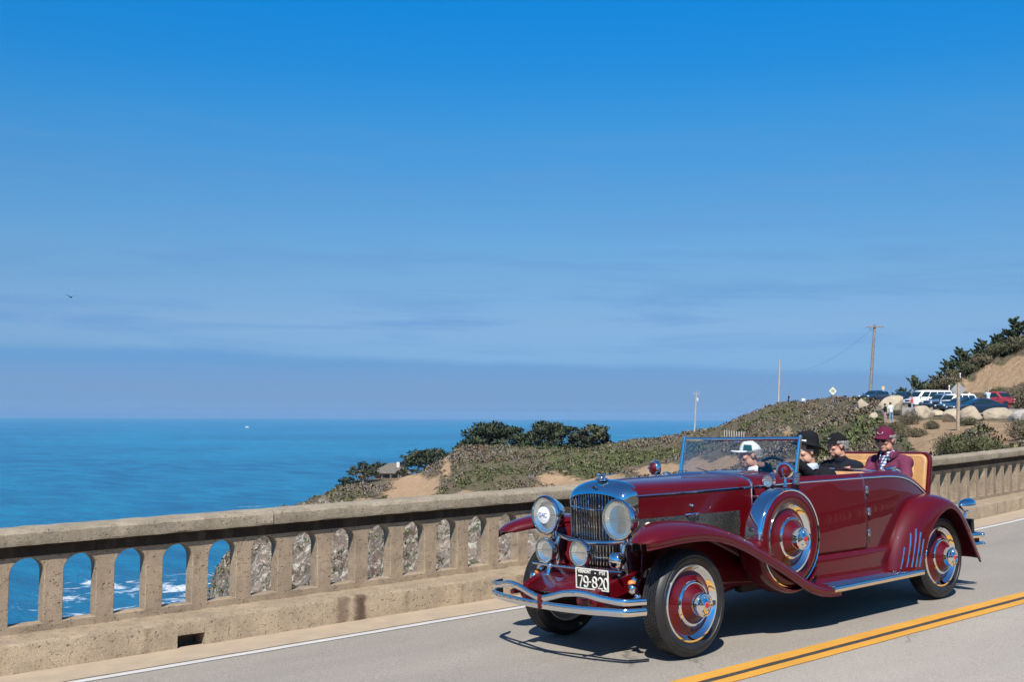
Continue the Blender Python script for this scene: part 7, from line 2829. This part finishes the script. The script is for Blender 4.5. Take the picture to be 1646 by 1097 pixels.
# ------------------------------------------------------------------ the four people in the car
def car_person(label, head_c, yaw, pitch, outfit, hands, k=0.97, lean=-0.12, hip_z=None, elbows=None):
    hx, hy, hz = head_c
    k_ = k
    pel = Vector((hx - 0.10, hy, hz - 0.70 * k_))
    ch = Vector((hx - 0.06, hy, hz - 0.345 * k_))
    loc = CARM @ Vector((pel.x, pel.y, pel.z))
    o = Vector(pel)
    J = {}

    def put(n, v):
        J[n] = tuple(Vector(v) - o)
    put('pelvis', pel)
    put('chest', ch)
    put('head', Vector(head_c))
    put('shL', ch + Vector((0, 0.175, 0.112)) * k_)
    put('shR', ch + Vector((0, -0.175, 0.112)) * k_)
    for s, sg in (('L', 1), ('R', -1)):
        put('el' + s, elbows[s] if elbows else ch + Vector((0.14, sg * 0.235, -0.13)) * k_)
        put('ha' + s, hands[s])
        put('kn' + s, pel + Vector((0.40, sg * 0.12, 0.08)) * k_)
        put('an' + s, pel + Vector((0.55, sg * 0.12, -0.22)) * k_)
    root, V, P, Rm = person(label, J, outfit, 0.0065, 'people riding in the maroon car', yaw, pitch, k_, (0, 0, 0))
    root.matrix_world = Matrix.Translation(loc) @ CARM.to_3x3().to_4x4()
    return root, V, P, Rm


BLACKCL = cloth('black_wool', (0.012, 0.013, 0.017))
NAVYCL = cloth('black_fleece', (0.014, 0.016, 0.024))
MAROONCL = cloth('maroon_fleece', (0.150, 0.033, 0.070), 0.08)
MARCAP = cloth('maroon_cotton', (0.13, 0.016, 0.045), 0.08)
BLKCAP = cloth('black_cotton', (0.012, 0.012, 0.014))
WHITECAP = cloth('white_cotton', (0.74, 0.75, 0.76), 0.04)
GREENPANEL = cloth('dark_green_cotton', (0.02, 0.085, 0.085))
GREYCL = cloth('grey_trouser', (0.08, 0.08, 0.09))
WSHIRT = cloth('pale_blue_shirt', (0.55, 0.60, 0.72), 0.05)
EMBW = pmat('embroidery_white', (0.72, 0.70, 0.72), 0.7, var=0.1, scale=60)
EMBG = pmat('embroidery_grey', (0.30, 0.38, 0.40), 0.7, var=0.2, scale=60)
SHADES = pmat('sunglass_lens', (0.008, 0.008, 0.01), 0.06, var=0.1)


def plaid():
    m = bpy.data.materials.new('plaid_cloth')
    m.use_nodes = True
    nt = m.node_tree
    b = nt.nodes['Principled BSDF']
    tc = nt.nodes.new('ShaderNodeTexCoord')
    sep = nt.nodes.new('ShaderNodeSeparateXYZ')
    nt.links.new(tc.outputs['Object'], sep.inputs[0])
    c = None
    w1 = math_node(nt, 'FRACT', math_node(nt, 'MULTIPLY', math_node(nt, 'ADD', sep.outputs[1], math_node(nt, 'MULTIPLY', sep.outputs[0], 0.6)), 28))
    w2 = math_node(nt, 'FRACT', math_node(nt, 'MULTIPLY', math_node(nt, 'SUBTRACT', sep.outputs[2], math_node(nt, 'MULTIPLY', sep.outputs[0], 0.4)), 28))
    s = math_node(nt, 'ADD', math_node(nt, 'GREATER_THAN', w1, 0.5), math_node(nt, 'GREATER_THAN', w2, 0.5))
    c = ramp(nt, math_node(nt, 'MULTIPLY', s, 0.5), [(0.0, (0.60, 0.62, 0.66)), (0.5, (0.14, 0.19, 0.34)), (1.0, (0.012, 0.016, 0.045))])
    nt.links.new(c, b.inputs['Base Color'])
    b.inputs['Roughness'].default_value = 0.9
    return m


PLAID = plaid()


def collar(root, V, P, Rm, mat, w=0.045, name='collar', spread=0.5, z0=-0.135, r=0.066, drop=0.05):
    """turned-down shirt collar round the neck, open at the front"""
    mb = MB()
    rings = []
    for j in range(19):
        a = spread + (2 * PI - 2 * spread) * j / 18
        c, s = math.cos(a), math.sin(a)
        f = max(0, c)
        base = (-0.03 + (r + 0.002) * c, (r + 0.0) * s, z0 - 0.02 * f)
        top = (-0.03 + (r + 0.006) * c, (r + 0.004) * s, z0 + w * (0.55 - 0.25 * f))
        out = (-0.03 + (r + 0.030 + 0.02 * f) * c, (r + 0.030) * s, z0 - drop * (0.5 + 0.8 * f))
        rings.append([P(*base), P(*top), P(*out)])
    mb.loft(rings, False, False)
    o = mb.build(name, mat, root, sharp=60)
    so = o.modifiers.new('t', 'SOLIDIFY')
    so.thickness = 0.005
    return o


# passenger at the far side, white cap, in profile
r0, V, P, Rm = car_person('front passenger in a white cap with dark green side panel, in profile behind the windscreen', (-2.14, -0.34, 1.385), -0.62, 0.05,
                          dict(top=WSHIRT, legs=GREYCL, skin=SKIN_RED, hair=(GREYHAIR, 'band'), top_name='shirt'), {'L': (-1.86, -0.22, 0.92), 'R': (-1.86, -0.44, 0.92)})
cp = cap_parts(r0, P, Rm, 0.97, WHITECAP, None, None, 0.095, None, 0.01)
m = MB()
for s in (1, -1):
    rings = []
    for i in range(6):
        t = i / 5
        z = 0.030 + 0.062 * t
        row = []
        for j in range(7):
            a = s * (0.62 + 0.85 * j / 6)
            tt = math.asin(min(0.99, (z - 0.028) / 0.105 + 0.001))
            rr = math.cos(tt * 0.97) + 0.035
            row.append(P(-0.012 + 0.107 * rr * math.cos(a), 0.087 * rr * math.sin(a), z + 0.012 * math.cos(a)))
        rings.append(row)
    m.loft(rings, False, False)
m.build('cap_panel', GREENPANEL, cp)
collar(r0, V, P, Rm, pmat('white_collar', (0.75, 0.76, 0.8), 0.8), 0.05)

# driver, black hat, hands on the wheel
r1, V, P, Rm = car_person('driver in a round black hat and black jacket, hand on the steering wheel', (-2.05, 0.345, 1.425), -0.36, -0.04,
                          dict(top=BLACKCL, legs=GREYCL, skin=SKIN, hair=(BROWNHAIR, 'band'), sleeve=0.90, curlL=1.1, curlR=1.1, palmL=(0.25, -0.3, -0.9), palmR=(0.25, 0.3, -0.9), dirL=(0.9, -0.35, 0.12), dirR=(0.9, 0.35, 0.12), thumbL=-1, thumbR=1),
                          {'L': (-1.672, 0.505, 1.350), 'R': (-1.66, 0.175, 1.335)}, elbows={'L': Vector((-1.90, 0.57, 1.13)), 'R': Vector((-1.90, 0.09, 1.13))})
m = MB()
rings = []
prof = [(0.150, 0.090, 0.0), (0.138, 0.118, 0.010), (0.120, 0.102, 0.016), (0.110, 0.091, 0.030), (0.107, 0.088, 0.065), (0.100, 0.082, 0.098), (0.080, 0.066, 0.122), (0.045, 0.038, 0.135), (0.005, 0.005, 0.138)]
prof = [(0.152, 0.132, -0.006), (0.153, 0.133, 0.0), (0.135, 0.115, 0.006)] + prof[2:]
for rx, ry, z in prof:
    rings.append([P(-0.016 + rx * math.cos(a), ry * math.sin(a), 0.046 + z + 0.030 * math.cos(a) * (1 if z < 0.03 else max(0, 1 - (z - 0.03) / 0.07))) for a in [2 * PI * j / 28 for j in range(28)]])
m.loft(rings)
ht = m.build('hat', BLKCAP, r1, sharp=50)
m = MB()
m.loft([[P(-0.014 + (rx + 0.004) * math.cos(a), (ry + 0.004) * math.sin(a), 0.055 + z) for a in [0.05 + 0.9 * j / 10 for j in range(11)]] for rx, ry, z in ((0.112, 0.093, 0.030), (0.110, 0.0905, 0.045))], False, False)
m.build('hat_badge', EMBW, ht)
collar(r1, V, P, Rm, WSHIRT, 0.05, spread=0.35)

# far man in the rumble seat, black cap and black fleece
r2, V, P, Rm = car_person('man in a black cap and black fleece in the rear seat, looking ahead', (-3.47, -0.27, 1.428), -0.50, 0.0,
                          dict(top=NAVYCL, legs=GREYCL, skin=SKIN_RED, hair=(GREYHAIR, 'band'), wrinkle=0.026), {'L': (-3.12, -0.10, 1.02), 'R': (-3.12, -0.36, 1.02)})
cap_parts(r2, P, Rm, 0.97, BLKCAP, None, (EMBG, 0.022, 0.014, None), 0.085)
m = MB()
m.ell(V['chest'] + Vector((0.135, 0.085, 0.055)), (0.008, 0.036, 0.012), 12, 7)
m.build('chest_emblem', EMBG, r2)

# near man in the rumble seat, maroon fleece and cap, sunglasses
r3, V, P, Rm = car_person('man in a maroon cap, sunglasses and maroon fleece over a plaid shirt', (-3.47, 0.27, 1.482), -0.02, 0.04,
                          dict(top=MAROONCL, legs=GREYCL, skin=SKIN_RED, hair=(GREYHAIR, 'band'), wrinkle=0.03, curlR=0.9), {'L': (-3.10, 0.30, 1.06), 'R': (-3.10, 0.10, 1.19)},
                          elbows={'L': Vector((-3.36, 0.53, 1.10)), 'R': Vector((-3.33, 0.05, 1.06))})
cap_parts(r3, P, Rm, 0.97, MARCAP, None, (EMBW, 0.030, 0.017, 'arch'), 0.080, None, 0.0, 0.012)
g = MB()
for s in (1, -1):
    g.loft([[P(0.092 - 0.25 * abs(y) ** 1.5 + dx, s * y, z) for y, z in ((0.008, 0.014), (0.03, 0.022), (0.055, 0.020), (0.062, 0.004), (0.050, -0.016), (0.026, -0.018), (0.010, -0.006))] for dx in (-0.003, 0.003)])
    g.tube([P(0.066, s * 0.063, 0.012), P(0.03, s * 0.079, 0.010), P(-0.012, s * 0.082, 0.006)], 0.003, 6)
g.tube([P(0.095, -0.01, 0.010), P(0.098, 0, 0.013), P(0.095, 0.01, 0.010)], 0.003, 6)
g.build('sunglasses', SHADES, r3)
collar(r3, V, P, Rm, PLAID, 0.05, 'shirt_collar', 0.45, drop=0.06)
m = MB()
rings = []
for i in range(6):
    t = i / 5
    wd = 0.036 * (1 - t) + 0.010
    c = V['chest'] + Vector((0.080 + 0.075 * min(1, t * 1.6), 0, 0.185 - 0.20 * t))
    rings.append([c + Vector((-0.012, -wd, 0)), c + Vector((0.004, -wd * 0.5, 0)), c + Vector((0.008, 0, 0)), c + Vector((0.004, wd * 0.5, 0)), c + Vector((-0.012, wd, 0))])
m.loft(rings, False, False)
sh = m.build('shirt', PLAID, r3)
so = sh.modifiers.new('t', 'SOLIDIFY')
so.thickness = 0.006
collar(r3, V, P, Rm, MAROONCL, 0.075, 'jacket_collar', 0.75, z0=-0.150, r=0.088, drop=0.035)
m = MB()
m.ell(V['chest'] + Vector((0.140, 0.085, 0.030)), (0.006, 0.020, 0.006), 12, 7)
m.build('chest_emblem', EMBW, r3)


# ------------------------------------------------------------------ thin sea air: only the far water fades
hm = bpy.data.materials.new('sea_air')
hm.use_nodes = True
hm.node_tree.nodes.clear()
pv = hm.node_tree.nodes.new('ShaderNodeVolumePrincipled')
pv.inputs['Color'].default_value = (0.46, 0.70, 1.0, 1)
pv.inputs['Density'].default_value = 0.000026
pv.inputs['Anisotropy'].default_value = 0.0
ho = hm.node_tree.nodes.new('ShaderNodeOutputMaterial')
hm.node_tree.links.new(pv.outputs[0], ho.inputs['Volume'])
o = MB().box((0, 0, (SEAZ - 1 + 60) / 2), (37600, 37600, 60 - SEAZ + 1)).build('haze', hm, smooth=False)
tag(o, kind='stuff')
